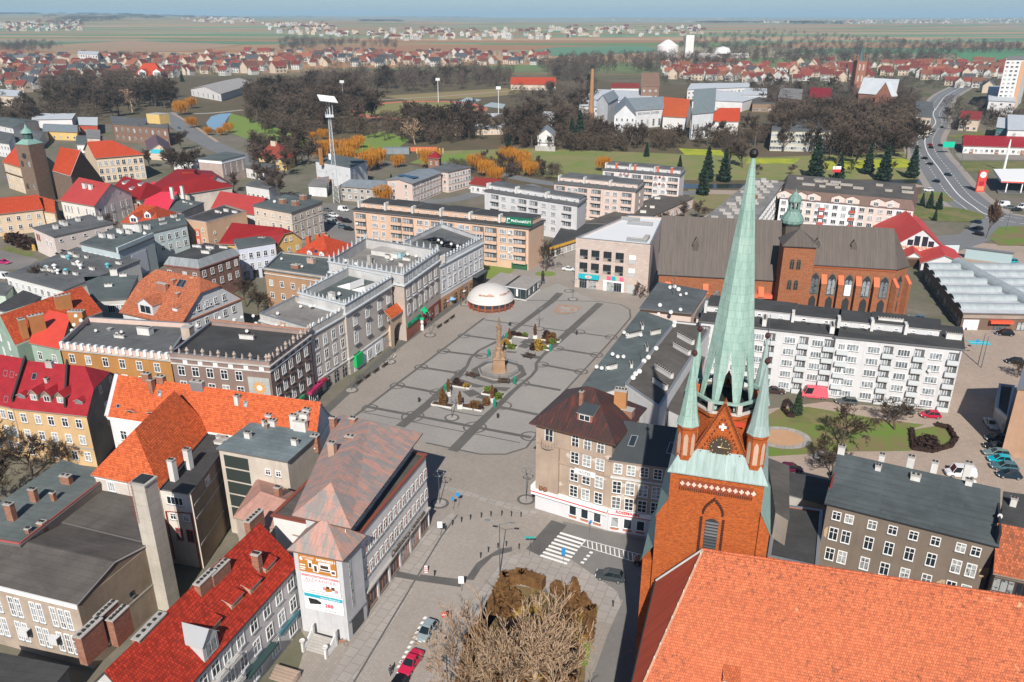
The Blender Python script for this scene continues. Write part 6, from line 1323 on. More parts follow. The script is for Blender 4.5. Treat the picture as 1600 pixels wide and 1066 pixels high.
for u,z,w_ in((.975,7,1.2),(.93,2.6,1.6),(.76,3.2,1.0),(.02,6.8,.5)):
 q,an=b.at('F',u,z,.012);m=MB();m.face([(w_*(.5+.2*math.sin(i*2.3))*math.cos(i*.7),0,(1.1+.5*math.sin(i*1.7))*math.sin(i*.7))for i in range(9)],plaster((.48,.33,.2),.2));o=m.build('render_patch',b.root,q);o.rotation_euler=(0,0,an)
b=Bld('house','house with mossy brick red pantile roof and brown window at the right picture edge',None,9.2,world=front_quad((1557,893),(1680,920),9.2,9));b.wall(plaster((.2,.17,.14)))
b.pitched(tiles((.42,.11,.04),.32,.42,.4,.8,.5),4.5,axis='x',over=.4,wallm=GBW);b.win('F',[.14,.42],[6.2],2.6,2.0,'double',fm=BROWN)
b=Bld('house','dark flat roofed house behind the mossy pantile roof at the right picture edge',[(1566,822),(1680,850),(1690,790),(1570,772)],12.0);b.wall(GBW);b.flat(DK_FELT,.3);b.chim(b.loc(1582,790,12.3),.8,.8,1.2,CHW)
gA=G(1571,700,0);gB=G(1574,668,0)
zt=ht=ZY(gB.y,563)
b=Bld('office_block','tall building with blank terracotta side wall at the right edge beside the parked cars',None,14.0,world=[G(1563,712,0),G(1563,712,0)+Vector((14,-4.3,0)),G(1576,668,0)+Vector((16,1,0)),G(1576,668,0)]);b.wall(plaster((.40,.25,.165),.25));b.flat(METAL,.4,.2)
b.win('F',[.5,.8],[3,7,10],1.6,1.6,'double')
b=Bld('kiosk','low white walled kiosk with dark recessed roof against the terracotta wall',[(1556,640),(1573,655),(1584,606),(1561,603)],3.5);b.wall(plaster((.5,.48,.45)));b.flat(DK_FELT,.1,0,parapet=.5,pmat=CHW)
b=Bld('annex','narrow plastered annex with slanting grey roof behind the church tower',[(1212,800),(1232,812),(1232,730),(1200,718)],9.5);b.wall(plaster((.42,.36,.3),.35,.5));b.flat(BR_FELT,.25,.1)
b=Bld('garage','low garage row with dark felt roof in the tower shadow beside grey brown house',[(1225,772),(1290,790),(1296,752),(1226,738)],4.5);b.wall(plaster((.4,.38,.36)));b.flat(DK_FELT,.2,.1)
b=Bld('flower_shop','single storey flower shop with cream lettered fascia between church roof and grey brown house',[(1200,872),(1277,889),(1284,800),(1213,790)],4.8);b.wall(plaster((.6,.45,.3)));b.flat(DK_FELT,.2,.1,parapet=.3,pmat=plaster((.5,.16,.08)))
b.slabw('F',0,1,3.6,4.7,.25,plaster((.66,.5,.3)),'fascia');q,an=b.at('F',.45,4.15,.3);wall_text("KWIACIARNIA",.78,plain((.12,.06,.03)),b.root,q,an,ext=.02,bold=.015)
CBR=brick((0.46,0.10,0.018),(0.27,0.09,0.03));VERD=patchy((0.235,0.375,0.32),(0.32,0.445,0.39),(0.17,0.22,0.18),.8,.14,(.4,.6),(.75,.85),rough=.6,seamdark=.72)
VERD2=patchy((0.33,0.42,0.41),(0.24,0.33,0.30),(0.12,0.13,0.115),.9,.12,(.4,.6),(1.0,6),rough=.6,seamdark=.7)
TX,TY=23.65,79.0
ta=R_(-16.7)
r=empty('church_tower',(TX,TY,0),ta,'tall orange brick church tower with green copper spire, four corner pinnacles and clock gable','tower')
S=4.95
m=MB();m.box(-S,S,-S,S,0,31.6,CBR);m.build('shaft',r)
m=MB()
for sx,x0,x1 in((-1,-S-1.15,-S),(1,S,S+1.15)):
 m.box(x0,x1,-S-.3,S,0,25.6,CBR)
for x in(-S-1.15,):pass
m.build('buttress',r)
m=MB()
for s in(-1,1):
 a,c=s*(S+1.3),s*(S+.0)
 f=[Vector((a,-S-.4,25.6)),Vector((a,S,25.6)),Vector((c,S,28.2)),Vector((c,-S-.4,28.2))];m.face(f if s<0 else f[::-1],VERD);m.face([Vector((a,-S-.3,25.6)),Vector((c,-S-.3,28.1)),Vector((c,-S-.3,25.6))],CBR)
m.build('buttress_cap',r)
m=MB();m.box(-S-2.4,-S-1.15,-S+.5,S,0,19.0,CBR);m.face([(-S-2.5,-S+.4,19.0),(-S-1.15,-S+.4,21.2),(-S-1.15,S,21.2),(-S-2.5,S,19.0)][::-1],VERD);m.build('buttress',r)
m=MB();o,i_,z0,z1=S+.35,3.7,31.6,34.6
O=[Vector((x*o,y*o,z0))for x,y in((-1,-1),(1,-1),(1,1),(-1,1))];I=[Vector((x*i_,y*i_,z1))for x,y in((-1,-1),(1,-1),(1,1),(-1,1))]
slab(m,[[O[k],O[(k+1)%4],I[(k+1)%4],I[k]]for k in range(4)],.12,VERD2,VERD2);m.build('apron_roof',r)
m=MB();z=29.8;m.box(-S+1.0,S-1.1,-S-.06,-S,z,z+1.05,plain((.22,.05,.02)));
for k in range(13):x=-S+1.35+k*.63;m.box(x-.24,x+.24,-S-.1,-S-.06,z+.42,z+.62,PINKP if 0 else plaster((.7,.55,.45)));m.box(x-.1,x+.1,-S-.11,-S-.06,z+.27,z+.8,plaster((.7,.55,.45)))
for k in range(34):x=-S+1.05+k*.232;m.box(x,x+.12,-S-.16,-S,z-.28,z,plain((.08,.025,.015)))
m.build('frieze',r)
def lancet_pts(W,z0,zs,zt,n=6):
 R=[(W*(1-(t/n)**1.8),zs+(zt-zs)*t/n)for t in range(n+1)]
 return[(-W,z0),(W,z0)]+R+[(-x,z)for x,z in R[-2::-1]]
def lou(x,y,z0,zs,zt,W,an,name='belfry_window'):
 m=MB();P=lancet_pts(W,z0,zs,zt);m.face([(a,-.06,b_)for a,b_ in P],CBR);
 Q_=lancet_pts(W*.68,z0,zs-.9,zs-.5);m.face([(a,-.1,b_)for a,b_ in Q_],DARK)
 for k in range(int((zs-.6-z0)/.4)):m.box(-W*.66,W*.66,-.28,-.1,z0+.1+k*.4,z0+.2+k*.4,METAL if k>8 else STEEL)
 dk=plain((.05,.018,.012))
 for k in range(int((zs-z0)/.32)):
  for s in(-1,1):m.box(min(s*W,s*(W+.28)),max(s*W,s*(W+.28)),-.2,0,z0+k*.32,z0+.14+k*.32,dk)
 n=14
 for k in range(n+1):
  t=k/n;tt=abs(2*t-1);xx=W*(1-(1-tt)**1.8);sgn=-1 if t<.5 else 1;zz=zs+(zt-zs)*(1-tt);m.box(sgn*xx-.1,sgn*xx+.1,-.22,0,zz,zz+.35,dk)
 o=m.build(name,r,(x,y,0));o.rotation_euler=(0,0,an)
lou(0,-S,20.5,26.9,28.7,1.05,0);lou(S,0,20.5,26.9,28.7,1.05,math.pi/2);lou(0,S,20.5,26.9,28.7,1.05,math.pi)
R8=3.55;m=MB();m.lathe([(R8,32),(R8,38.0),(R8+.3,38.1),(R8+.35,38.5)],CBR,8,ph=math.pi/8);m.build('octagon',r)
m=MB();m.lathe([(R8+.35,38.5),(R8+.45,38.6),(R8+.45,38.8),(R8+.1,38.8)],plaster((.55,.5,.46)),8,ph=math.pi/8,cap=False);m.face([(3.5*math.cos(math.pi/8+k*math.pi/4),3.5*math.sin(math.pi/8+k*math.pi/4),38.72)for k in range(8)],plain((.02,.022,.022),.9))  # floor disc painted near black for the shade seen through the spire openings
for k in range(8):a=math.pi/8+k*math.pi/4;m.obox(((R8+.25)*math.cos(a),(R8+.25)*math.sin(a)),a,.5,.5,38.8,39.9,plaster((.5,.46,.42)))
m.build('parapet',r);m=MB();m.lathe([(R8+.05,39.75),(R8+.4,39.75),(R8+.4,40.0),(R8+.05,40.0),(R8+.05,39.75)],VERD,8,ph=math.pi/8,cap=False);m.build('parapet_rail',r)
for k,an in enumerate((0,math.pi/2,math.pi,-math.pi/2)):
 m=MB();W,zb,zp=3.3,33.0,40.2;y=-3.95
 m.face([(-W,y,zb),(W,y,zb),(0,y,zp)],CBR);m.face([(W,y,zb),(W,y+1.4,zb),(0,y+1.4,zp),(0,y,zp)],CBR);m.face([(-W,y,zb),(0,y,zp),(0,y+1.4,zp),(-W,y+1.4,zb)],CBR)
 dk=plain((.10,.03,.015))
 for s in(-1,1):
  for t in range(24):
   f=(t+.5)/24;x,z=s*W*(1-f),zb+(zp-zb)*f;m.obox((x,y-.08),0,.16,.25,z-.2,z+.05,dk)
   f2=f;x,z=s*(W-.75)*(1-f),zb+(zp-1.7-zb)*f
   if t%2==0:m.obox((x,y-.05),0,.12,.14,z-.1,z+.12,dk)
  e0,e1=Vector((s*(W+.15),y-.1,zb)),Vector((0,y-.1,zp+.3));m.face([e0,e0+Vector((-s*.45,0,0)),e1+Vector((0,0,-.8)),e1][::s],CBR)
 m.box(-.6,.6,y-.12,y,37.0,38.0,dk)if False else None
 gb=m.build('clock_gable',r);gb.rotation_euler=(0,0,an)
 m=MB();N=24;cz=34.9;cr=1.15
 m.face([(cr*math.cos(2*math.pi*i/N),y-.12,cz+cr*math.sin(2*math.pi*i/N))for i in range(N)],plain((.06,.045,.035),.5))
 for i in range(30):a=2*math.pi*i/30;m.tube((cr*1.03*math.cos(a),y-.1,cz+cr*1.03*math.sin(a)),(cr*1.2*math.cos(a),y-.1,cz+cr*1.2*math.sin(a)),.05,.05,dk,4)
 gold=plain((.5,.36,.12),.4)
 for i in range(12):a=2*math.pi*i/12;c0=Vector((.95*math.cos(a),y-.15,cz+.95*math.sin(a)));m.box(c0 .x-.045,c0 .x+.045,y-.16,y-.13,c0 .z-.07,c0 .z+.07,gold)
 m.tube((0,y-.17,cz),(.15,y-.17,cz+.62),.05,.03,gold,4);m.tube((0,y-.18,cz),(.85,y-.18,cz-.05),.04,.02,gold,4);m.tube((0,y-.18,cz),(-.3,y-.18,cz+.02),.06,.06,PW,4)
 m.box(-.12,.12,y-.1,y,36.9,37.7,PW);m.box(-.38,.38,y-.105,y,37.18,37.42,PW)
 for s in(-1,1):m.box(s*1.9-.16,s*1.9+.16,y-.06,y,33.55,33.65,PW);m.box(s*1.9-.05,s*1.9+.05,y-.065,y,33.4,33.8,PW)
 m.box(.75,2.2,-R8*.93-.04,-R8*.93,37.2,37.8,plain((.45,.05,.02)))
 o=m.build('clock',gb)
for k,(sx,sy)in enumerate(((-1,-1),(1,-1),(1,1),(-1,1))):
 cx,cy=sx*3.65,sy*3.65;m=MB();m.lathe([(.5,31.8),(1.08,33.0),(1.08,36.6),(1.2,36.8),(1.2,37.1)],CBR,8,(cx,cy),math.pi/8)
 for i in range(8):
  a=i*math.pi/4;ca,sa=math.cos(a),math.sin(a);ap=1.08*math.cos(math.pi/8)+.02
  P=lancet_pts(.24,33.6,35.7,36.3,4);m.face([(cx+ca*ap-sa*x,cy+sa*ap+ca*x,z)for x,z in P],plaster((.52,.36,.26)))
 p_=m.build('pinnacle',r)
 m=MB();m.lathe([(1.3,37.1),(1.0,38.2),(.3,43.2),(.1,44.9)],VERD2 if sx>0 else VERD,8,(cx,cy),math.pi/8);m.build('pinnacle_spire',p_)
 m=MB();m.lathe([(.0,44.9),(.26,45.1),(.3,45.35),(.2,45.6),(0,45.7)],plain((.06,.02,.02)),8,(cx,cy));m.tube((cx,cy,45.6),(cx,cy,47.8),.05,.03,STEEL,4);m.build('finial',p_)
zb,zo,zt=38.7,45.3,65.0;rb,rt=3.15,.22
rad=lambda z:rb+(rt-rb)*((z-zb)/(zt-zb))**1.03
m=MB();levels=[zo+(zt-zo)*i/22 for i in range(23)]
m.lathe([(rad(z),z)for z in levels],VERD,8,ph=math.pi/8)
for i in range(8):
 a=math.pi/8+i*math.pi/4
 for k in range(6):
  z0_,z1_=zb+(zo-zb)*k/6,zb+(zo-zb)*(k+1)/6
  def leg(z,side):
   f=(z-zb)/(zo-zb);half=math.pi/8*(.24+.76*f);rr=rad(z)
   va=Vector((math.cos(a),math.sin(a),0))*rr;vb=Vector((math.cos(a+side*math.pi/4),math.sin(a+side*math.pi/4),0))*rr
   q=va.lerp(vb,.5*(half/(math.pi/8)));q.z=z;return q
  for s in(-1,1):
   c0=Vector((math.cos(a)*rad(z0_),math.sin(a)*rad(z0_),z0_));c1_=Vector((math.cos(a)*rad(z1_),math.sin(a)*rad(z1_),z1_));f=[c0,leg(z0_,s),leg(z1_,s),c1_];m.face(f if s>0 else f[::-1],VERD)
   inn=[Vector((v.x*.93,v.y*.93,v.z))for v in f];m.face(inn[::-1]if s>0 else inn,plain((.1,.14,.13)))  # inner leg faces coloured dark for the shaded inside of the spire
   sd=[f[1],inn[1],inn[2],f[2]];m.face(sd,VERD)
m.build('spire',r)
m=MB();m.tube((0,0,65),(0,0,65.2),.22,.22,VERD,8);m.lathe([(0,65.0),(.32,65.15),(.46,65.5),(.32,65.85),(0,66.0)],plain((.012,.012,.012),.5),12);m.tube((0,0,66.1),(0,0,67.2),.06,.03,STEEL,5);smooth(m.build('ball',r))
NT=tiles((0.59,0.15,0.058),.24,.3,.4,.8,.3,(.08,.03,.018));
rz=22.5
p1=G(1098,862,rz);p2=G(1605,938.5,rz);dn=(p2-p1).normalized();p2=p2+dn*14;nn=Vector((dn.y,-dn.x,0))
hw=17.0;drop=13.0
apex=p1;e0=G(1025,910,rz-6.6);
fl=p1-dn*3.0+nn*hw;
hw=15.8;fl=p1-dn*6.7+nn*hw;kl=Vector((16.6,74.5,0));wi=.5
wq=[fl+dn*wi-nn*wi,p2+nn*(hw-wi),p2-nn*hw,kl+dn*6-nn*6,kl+dn*wi]
for v in wq:v.z=0
b=Bld('church_nave','church nave with a huge lichen spotted orange tile roof filling the lower right',None,rz-drop,world=wq,cat='church');b.wall(CBR,[rz-drop,rz-drop,rz-drop,rz-drop,17.2])
lo=lambda v,z:Vector((*(b.inv@Vector((v.x-b.org.x,v.y-b.org.y))),z))
E0=lo(fl,rz-drop);E1=lo(p2+nn*hw,rz-drop);R0=lo(p1,rz);R1=lo(p2,rz);K1=lo(p2-nn*hw,rz-drop);K0=lo(kl,17.4);KB=lo(p1+dn*6-nn*hw,rz-drop)
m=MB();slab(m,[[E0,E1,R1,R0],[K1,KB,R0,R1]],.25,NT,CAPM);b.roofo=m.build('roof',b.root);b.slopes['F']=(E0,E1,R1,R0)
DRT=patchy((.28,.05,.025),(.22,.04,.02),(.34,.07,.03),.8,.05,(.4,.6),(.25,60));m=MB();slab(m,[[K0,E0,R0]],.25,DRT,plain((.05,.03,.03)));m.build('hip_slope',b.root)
m=MB();U=Vector((0,0,.3));m.tube(R0+U,R1+U,.16,.16,NT,6);m.tube(R0+U,E0+U,.14,.14,plaster((.5,.3,.2)),6);m.tube(K0+U,R0+U,.14,.14,plaster((.5,.5,.48)),6)
for k in range(14):q=R0 .lerp(E0,(k+.5)/14)+U;m.tube(q,q+Vector((0,0,.5)),.03,.03,PW,3)
for k in range(20):q=R0 .lerp(R1,(k+.5)/20)+U;m.tube(q,q+Vector((0,0,.45)),.03,.03,STEEL,3)
m.tube(K0+Vector((0,0,.0)),E0,.2,.2,plain((.03,.03,.03)),5);m.build('ridge_and_hip_tiles',b.roofo)
for u,v in((.165,.33),(.42,.33)):dormer(b,'F',u,v,1.5,.9,'shed',NT,plaster((.6,.58,.55)),style='single',name='roof_hatch')
BARK=plaster((.10,.075,.055),.3);BARKP=plain((.36,.27,.19),.9);BARKG=plain((.17,.135,.105),.9)
TW=leafy((.115,.085,.065),(.075,.055,.045),key="twigs");TWD=leafy((.085,.06,.044),(.055,.04,.03),key="twigs");TWR=leafy((.16,.10,.065),(.11,.07,.05),key="twigs")
WIL=leafy((.50,.21,.03),(.34,.145,.02),key="willow twigs");PALE=leafy((.42,.30,.20),(.30,.20,.125),key="twigs")
CON=leafy((.034,.058,.036),(.02,.034,.024),key="needles");CONB=leafy((.045,.07,.035),(.03,.05,.03),key="needles");THU=leafy((.19,.10,.038),(.12,.062,.028),key="thuja");GRN1=leafy((.13,.19,.03),(.08,.12,.02),key="shrub");YEL1=leafy((.36,.22,.04),(.2,.13,.03),key="shrub");DKB=leafy((.055,.032,.026),(.035,.022,.018),key="shrub")
TM={}
def grow(mt,mc,p,d,L,r,lv,maxlv,q,nch,ang,bark,twig,n3,up=.1,twr=.035):
 segs=3 if lv<2 else 2;pts=[p];dd=d.copy();wob=.12 if twr>.012 else.055
 for k in range(segs):
  dd=(dd+Vector((q.gauss(0,wob),q.gauss(0,wob),q.gauss(up,.06)))).normalized();pts.append(pts[-1]+dd*L/segs)
 for k in range(segs):
  r0,r1=r*(1-.5*k/segs),r*(1-.5*(k+1)/segs)
  if lv<=1:mt.tube(pts[k],pts[k+1],r0,r1,bark,5 if lv==0 else 4)
  elif lv<maxlv-1 or n3:mc.tube(pts[k],pts[k+1],max(r0,twr),max(r1,twr*.7),twig,3)
  else:
   a,b=pts[k],pts[k+1];s=(b-a).cross(Vector((q.gauss(0,1),q.gauss(0,1),q.gauss(0,1)))).normalized()*max(r0,twr)*1.4
   mc.face([a-s,a+s,b+s*.6,b-s*.6],twig)
 if lv>=maxlv:return
 for i in range(nch if lv else nch+2):
  t=.35+.65*(i+q.random()*.8)/(nch if lv else nch+2);t=min(t,1);j=min(segs-1,int(t*segs));f=t*segs-j;o=pts[j].lerp(pts[j+1],min(1,f))
  a=q.uniform(0,2*math.pi);ax=dd.orthogonal().normalized();ax.rotate(Matrix.Rotation(a,3,dd));nd=dd.copy();nd.rotate(Matrix.Rotation(q.uniform(ang*.6,ang*1.25),3,ax))
  grow(mt,mc,o,nd,L*q.uniform(.5,.72)*(1 if twr>.012 else 1.14),r*(.42 if twr>.012 else.5),lv+1,maxlv,q,nch,ang,bark,twig,n3,up,twr)
def bare(kind,var):
 k=(kind,var)
 if k in TM:return TM[k]
 q=random.Random(100+var*13+len(kind));mt,mc=MB(),MB()
 P={'park':(10,.16,5,4,.55,BARK,TWD,False,.05,.055),'brown':(10,.15,5,4,.6,BARK,TW,False,.08,.05),'big':(10,.075,6,3,.46,BARKP,PALE,False,.11,.010),'mid':(10,.13,5,4,.7,BARK,TWD,False,.06,.028),'pale':(10,.14,5,3,.6,BARKP,PALE,False,.06,.05),'poplar':(10,.12,5,5,.34,BARK,TWR,False,.22,.06)}[kind]
 H,r,mx,nch,ang,bark,twig,n3,up,twr=P
 grow(mt,mc,Vector((0,0,-.2)),Vector((0,0,1)),{'big':2.4,'poplar':6.5}.get(kind,4.2),r*1.6,0,mx,q,nch,ang,bark,twig,n3,up,twr)
 zt=max(v.z for v in mc.v);s=H/zt
 for M_ in(mt,mc):M_.v=[v*s for v in M_.v]
 TM[k]=(mt.mesh('trunk'),mc.mesh('crown'));return TM[k]
def blob(kind,var):
 k=(kind,var)
 if k in TM:return TM[k]
 q=random.Random(7+var*31+len(kind));mt,mc=MB(),MB()
 def leafq(c,s,mat,stretch=1.0):
  n_=Vector((q.gauss(0,1),q.gauss(0,1),q.gauss(0,1))).normalized();a=n_.orthogonal().normalized()*s;b=n_.cross(a)*stretch;mc.face([c-a-b,c+a-b,c+a+b,c-a+b],mat)
 if kind=='willow':
  mt.tube((0,0,0),(0,0,3.5),.4,.3,BARK,6)
  for i in range(9):
   a=i*.7+q.random();rr=q.uniform(1.2,3.3);e=Vector((rr*math.cos(a),rr*math.sin(a),q.uniform(6.5,9.0)));mt.tube((0,0,3.2),e,.18,.06,BARK,4)
   for j in range(75):
    c=e+Vector((q.gauss(0,1.15),q.gauss(0,1.15),q.gauss(.2,.7)));L=q.uniform(1.5,5.5);L=min(L,c.z-.8);d=Vector((q.gauss(0,.12),q.gauss(0,.12),-1))*L;s=Vector((q.gauss(0,1),q.gauss(0,1),0)).normalized()*.06;m1=c+d*.5+Vector((c.x,c.y,0)).normalized()*.3
    mc.face([c-s,c+s,m1+s,m1-s],WIL);mc.face([m1-s,m1+s,c+d+s,c+d-s],WIL)
 elif kind in('spruce','spruceb','column'):
  mt.tube((0,0,0),(0,0,2),.18,.15,BARK,5);mat={'spruce':CON,'spruceb':CONB,'column':THU}[kind];R=1.9 if kind!='column' else 1.1
  for i in range(1500):
   z=.5+9.3*(1-math.sqrt(q.random()))if kind!='column' else q.uniform(.2,9.6);f=(10-z)/9.5;rr=(R*f if kind!='column' else R*min(1,f*2.2))*(.82+.18*math.sin(z*5.1))*math.sqrt(q.uniform(.45,1));a=q.uniform(0,6.283)
   leafq(Vector((rr*math.cos(a),rr*math.sin(a),z+.1)),q.uniform(.1,.26),mat,1.6)
 else:
  mat={'shrubg':GRN1,'shrubt':THU,'shruby':YEL1,'shrubd':DKB}[kind]
  for i in range(420):
   v=Vector((q.gauss(0,1),q.gauss(0,1),q.gauss(0,1))).normalized()*q.uniform(.35,.5)*(1+.15*math.sin(i));v.z=abs(v.z+.25)*1.2;leafq(v,q.uniform(.03,.075),mat,1.5)
  for i in range(5):mt.tube((0,0,0),(q.uniform(-.2,.2),q.uniform(-.2,.2),.5),.02,.01,BARK,4)
 TM[k]=(mt.mesh('trunk'),mc.mesh('crown'));return TM[k]
TN={'n':0}
def tree(x,y,h,kind,label,group=None,cat='tree',name=None,wsc=1.0,world=None,z=0.0):
 q=random.Random(TN['n']*7+3);TN['n']+=1
 g=world if world is not None else G(x,y);var=q.randrange(4 if kind in('park','brown','mid')else 2)
 T,C_=(blob if kind in('willow','spruce','spruceb','column','shrubg','shrubt','shruby','shrubd')else bare)(kind,var)
 shrub=kind.startswith('shrub');k=h/(10 if not shrub else.75)
 nm=name or{'willow':'willow_tree','spruce':'conifer_tree','spruceb':'conifer_tree','column':'thuja'}.get(kind,'shrub' if shrub else 'bare_tree')
 r=empty(nm,(g.x,g.y,z),q.uniform(0,6.28),label,cat,group);r.scale=(k*wsc,k*wsc,k)
 link(T,'trunk',r);link(C_,'crown',r);return r
for i,(x,y,h,lab)in enumerate(((800,1135,18,'pale barked bare tree, tallest of the clump inside the clipped hedge, bottom edge'),(872,1125,16.5,'pale barked bare tree right of the tallest one at the bottom edge'),(745,1120,15,'pale barked bare tree left of the tallest one at the bottom edge'),(905,1190,11.5,'pale bare tree cut by the bottom edge beside the church shadow'),(700,1190,11.0,'pale bare tree overhanging the street at the bottom edge'),(835,1085,14,'smaller pale bare tree in the middle of the hedged bed'))):
 tree(x,y,h,'big',lab,'pale bare trees in the hedged bed',wsc=1.15)
rq=random.Random(5)
for i in range(26):
 x,y=rq.uniform(775,905),rq.uniform(950,1090);tree(x,y,rq.uniform(1.0,2.4),rq.choice(['shrubd','shrubt','shrubt','shruby']),'loose brown shrub growing under the pale bare trees in the hedged bed','shrubs under the pale bare trees','shrub',wsc=1.5)
def hedge(name,label,pts,w,h,mat,world=False,dens=26,top=None):
 P=[Vector((p[0],p[1],0))for p in pts]if world else[G(x,y)for x,y in pts];m=MB();q=random.Random(len(label))
 for i in range(len(P)-1):
  a,b=P[i],P[i+1];d=b-a;L=d.length;u=d.normalized();n_=Vector((-u.y,u.x,0))
  c=(a+b)/2;m.obox((c.x,c.y),math.atan2(d.y,d.x),L+w*.6,w*.86,0,h*.93,mat)
  for k in range(int(L*dens*(w+2*h)/3)):
   t=q.uniform(-w*.3,L+w*.3);f=q.random();
   if f<w/(w+2*h):s,z=q.uniform(-w/2,w/2),h*q.uniform(.9,1.03)
   else:s,z=q.choice((-1,1))*w/2*q.uniform(.85,1.06),q.uniform(0,h)
   o=a+u*t+n_*s;o.z=z;e=Vector((q.gauss(0,1),q.gauss(0,1),q.gauss(0,1))).normalized();e1=e.orthogonal().normalized()*q.uniform(.06,.14);e2=e.cross(e1)*1.4;m.face([o-e1-e2,o+e1-e2,o+e1+e2,o-e1+e2],mat)
 return tag(m.build(name),label,'hedge')
hedge('hedge','tall clipped brown hedge left of the garden opening, turning the corner by the street lamp',[(770,958),(790,912),(815,908),(845,918)],1.6,1.9,THU)
hedge('hedge','brown clipped hedge along the street left of the pale bare trees',[(720,1080),(736,1010),(752,985)],1.5,1.8,THU)
hedge('hedge','brown hedge with the conical thuja at its corner beside the dark parked car',[(868,925),(905,948),(922,962),(918,1000)],1.7,1.7,THU)
tree(897,946,5.0,'column','fat rust brown thuja standing at the hedge corner near the dark grey car',None,'tree',wsc=1.5)
tree(912,958,3.6,'column','lower rust brown thuja leaning out beside the fat one',None,'tree',wsc=1.7)
tree(1245,648,6.4,'spruceb','single dark green spruce beside the pink van',wsc=1.05)
tree(1398,672,6.8,'mid','dark spreading bare tree in front of the parked grey cars on the lawn',wsc=1.5);tree(1316,700,9.0,'mid','bare tree in the middle of the lawn in front of the white block',wsc=1.1);tree(1290,724,7.5,'mid','bare tree beside the grey brown house roof at the lawn edge',wsc=1.1);tree(1298,742,6.5,'mid','dark bare tree behind the left end of the grey brown house',wsc=1.1)
tree(1447,698,2.0,'shrubd','bare brownish shrub inside the hedged island',None,'shrub',wsc=1.6);tree(1540,372,15,'poplar','tall narrow brown poplar by the roundabout',wsc=.8);tree(1590,590,6,'mid','bare tree at the right edge over the blue parking bay',wsc=1.3)
hedge('hedge','low dark hedge looping round the grass island beside the car yard',[(1424,674),(1427,703),(1455,707),(1485,699),(1493,689),(1482,671),(1463,666)],.8,.9,DKB)
hedge('hedge','low dark hedge curling round the spruce',[(1228,630),(1224,642),(1232,651),(1240,652)],.8,.9,DKB)
tree(1000,466,6,'mid','bare tree at the corner of the stone clad store',wsc=1.2);tree(852,424,11,'mid','bare ivy clad tree on the round grass patch near the peach block',wsc=.9);tree(731,446,9,'mid','thin bare tree on the lawn in front of the peach block',wsc=.8)
for x,y,h,l in((70,470,11,'bare tree rising over the low white school'),(385,480,9,'bare tree in the courtyard beside the brown plastered tenement'),(405,495,8,'second bare tree in the courtyard beside the brown plastered tenement'),(10,800,11,'dark bare tree at the left edge below the yellow tenement'),(-20,745,12,'dark bare tree cut by the left edge below the yellow tenement'),(50,745,9,'bare tree in front of the ground floor of the yellow tenement'),(95,735,6,'small bare tree before the yellow tenement wall'),(172,372,10,'bare tree in front of the villa pediment'),(345,312,12,'tan bare tree right of the dark red hall roof'),(365,300,10,'second tan bare tree right of the dark red hall roof'),(270,265,13,'dark bare tree right of the cream school'),(235,262,11,'dark bare tree close to the cream school gable'),(440,312,15,'dense dark bare tree beside the cottage with the red hipped roof'),(425,300,13,'dense dark bare tree in front of the cottage'),(402,292,12,'dark bare tree left of the cottage'),(160,440,5,'small bare tree by the long low school roof'),(640,350,5,'small bare tree by the office block with solar panels')):tree(x,y,h,'mid' if y>350 else 'brown',l,wsc=1.1)
for x,y,w in((108,418,4.5),(122,420,4),(135,424,4),(150,428,5),(166,432,5),(178,432,4)):tree(x,y+6,5.5,'shrubd','dark brown evergreen bush in the row behind the long low school','dark evergreen bushes behind the school','shrub',wsc=1.3)
for x,y in((22,378),(32,382),(42,385),(50,388)):tree(x,y,3,'shrubd','dark clipped bush behind the yellow garden fence','bushes behind the yellow fence','shrub',wsc=1.5)
f=MB();A_,B_=G(8,374),G(54,392);d=(B_-A_)
for k in range(9):c=A_+d*(k/8);f.obox((c.x,c.y),math.atan2(d.y,d.x),1.2,.6,0,2.2-.5*(k%2),plaster((.58,.36,.08),.15))
c=A_+d*.5;f.obox((c.x,c.y),math.atan2(d.y,d.x),d.length,.3,0,1.1,plaster((.58,.36,.08),.15));tag(f.build('garden_fence'),'yellow masonry garden fence with square pillars near the left edge','fence')
for i,(x,y,h,lab)in enumerate(((505,250,11,'orange willow just left of the lattice mast base building'),(541,258,10,'orange willow right of the lattice mast'),(548,246,11,'orange willow behind the white building with the mast'),(577,268,11,'broad orange willow before the playground'),(590,262,11,'orange willow between two others beside the playground'),(622,262,7,'small orange willow on the meadow left of the brick tower'),(672,264,11,'orange willow right behind the little red roofed brick tower'),(597,318,8,'wide orange willow beside the office with solar panels'),(744,268,9,'orange willow right of the bus shelter'),(760,276,9,'orange willow by the street bend'),(795,266,12,'large orange willow left of the road sign gantry'),(812,268,11,'orange willow beside the large one near the gantry'),(828,276,8,'low orange willow right of the gantry'),(943,268,8,'slim orange willow behind the farthest stepped block'),(775,285,8,'orange willow behind the stepped white block'),(283,180,12,'big orange willow by the pond'),(300,170,10,'orange willow on the far bank of the pond'),(301,200,8,'orange willow between road and pond'),(325,212,6,'small orange willow near the left road'),(346,212,6,'small orange willow at the pond tip'),(358,208,7,'orange willow on the green bank'),(505,218,7,'orange willow at the wood edge'),(488,220,6,'smaller orange willow at the wood edge'),(560,232,8,'orange willow on the playground slope'),(520,240,9,'orange willow behind the mast'))):
 tree(x,y,h*1.05,'willow',lab,'orange willows',wsc=1.12)
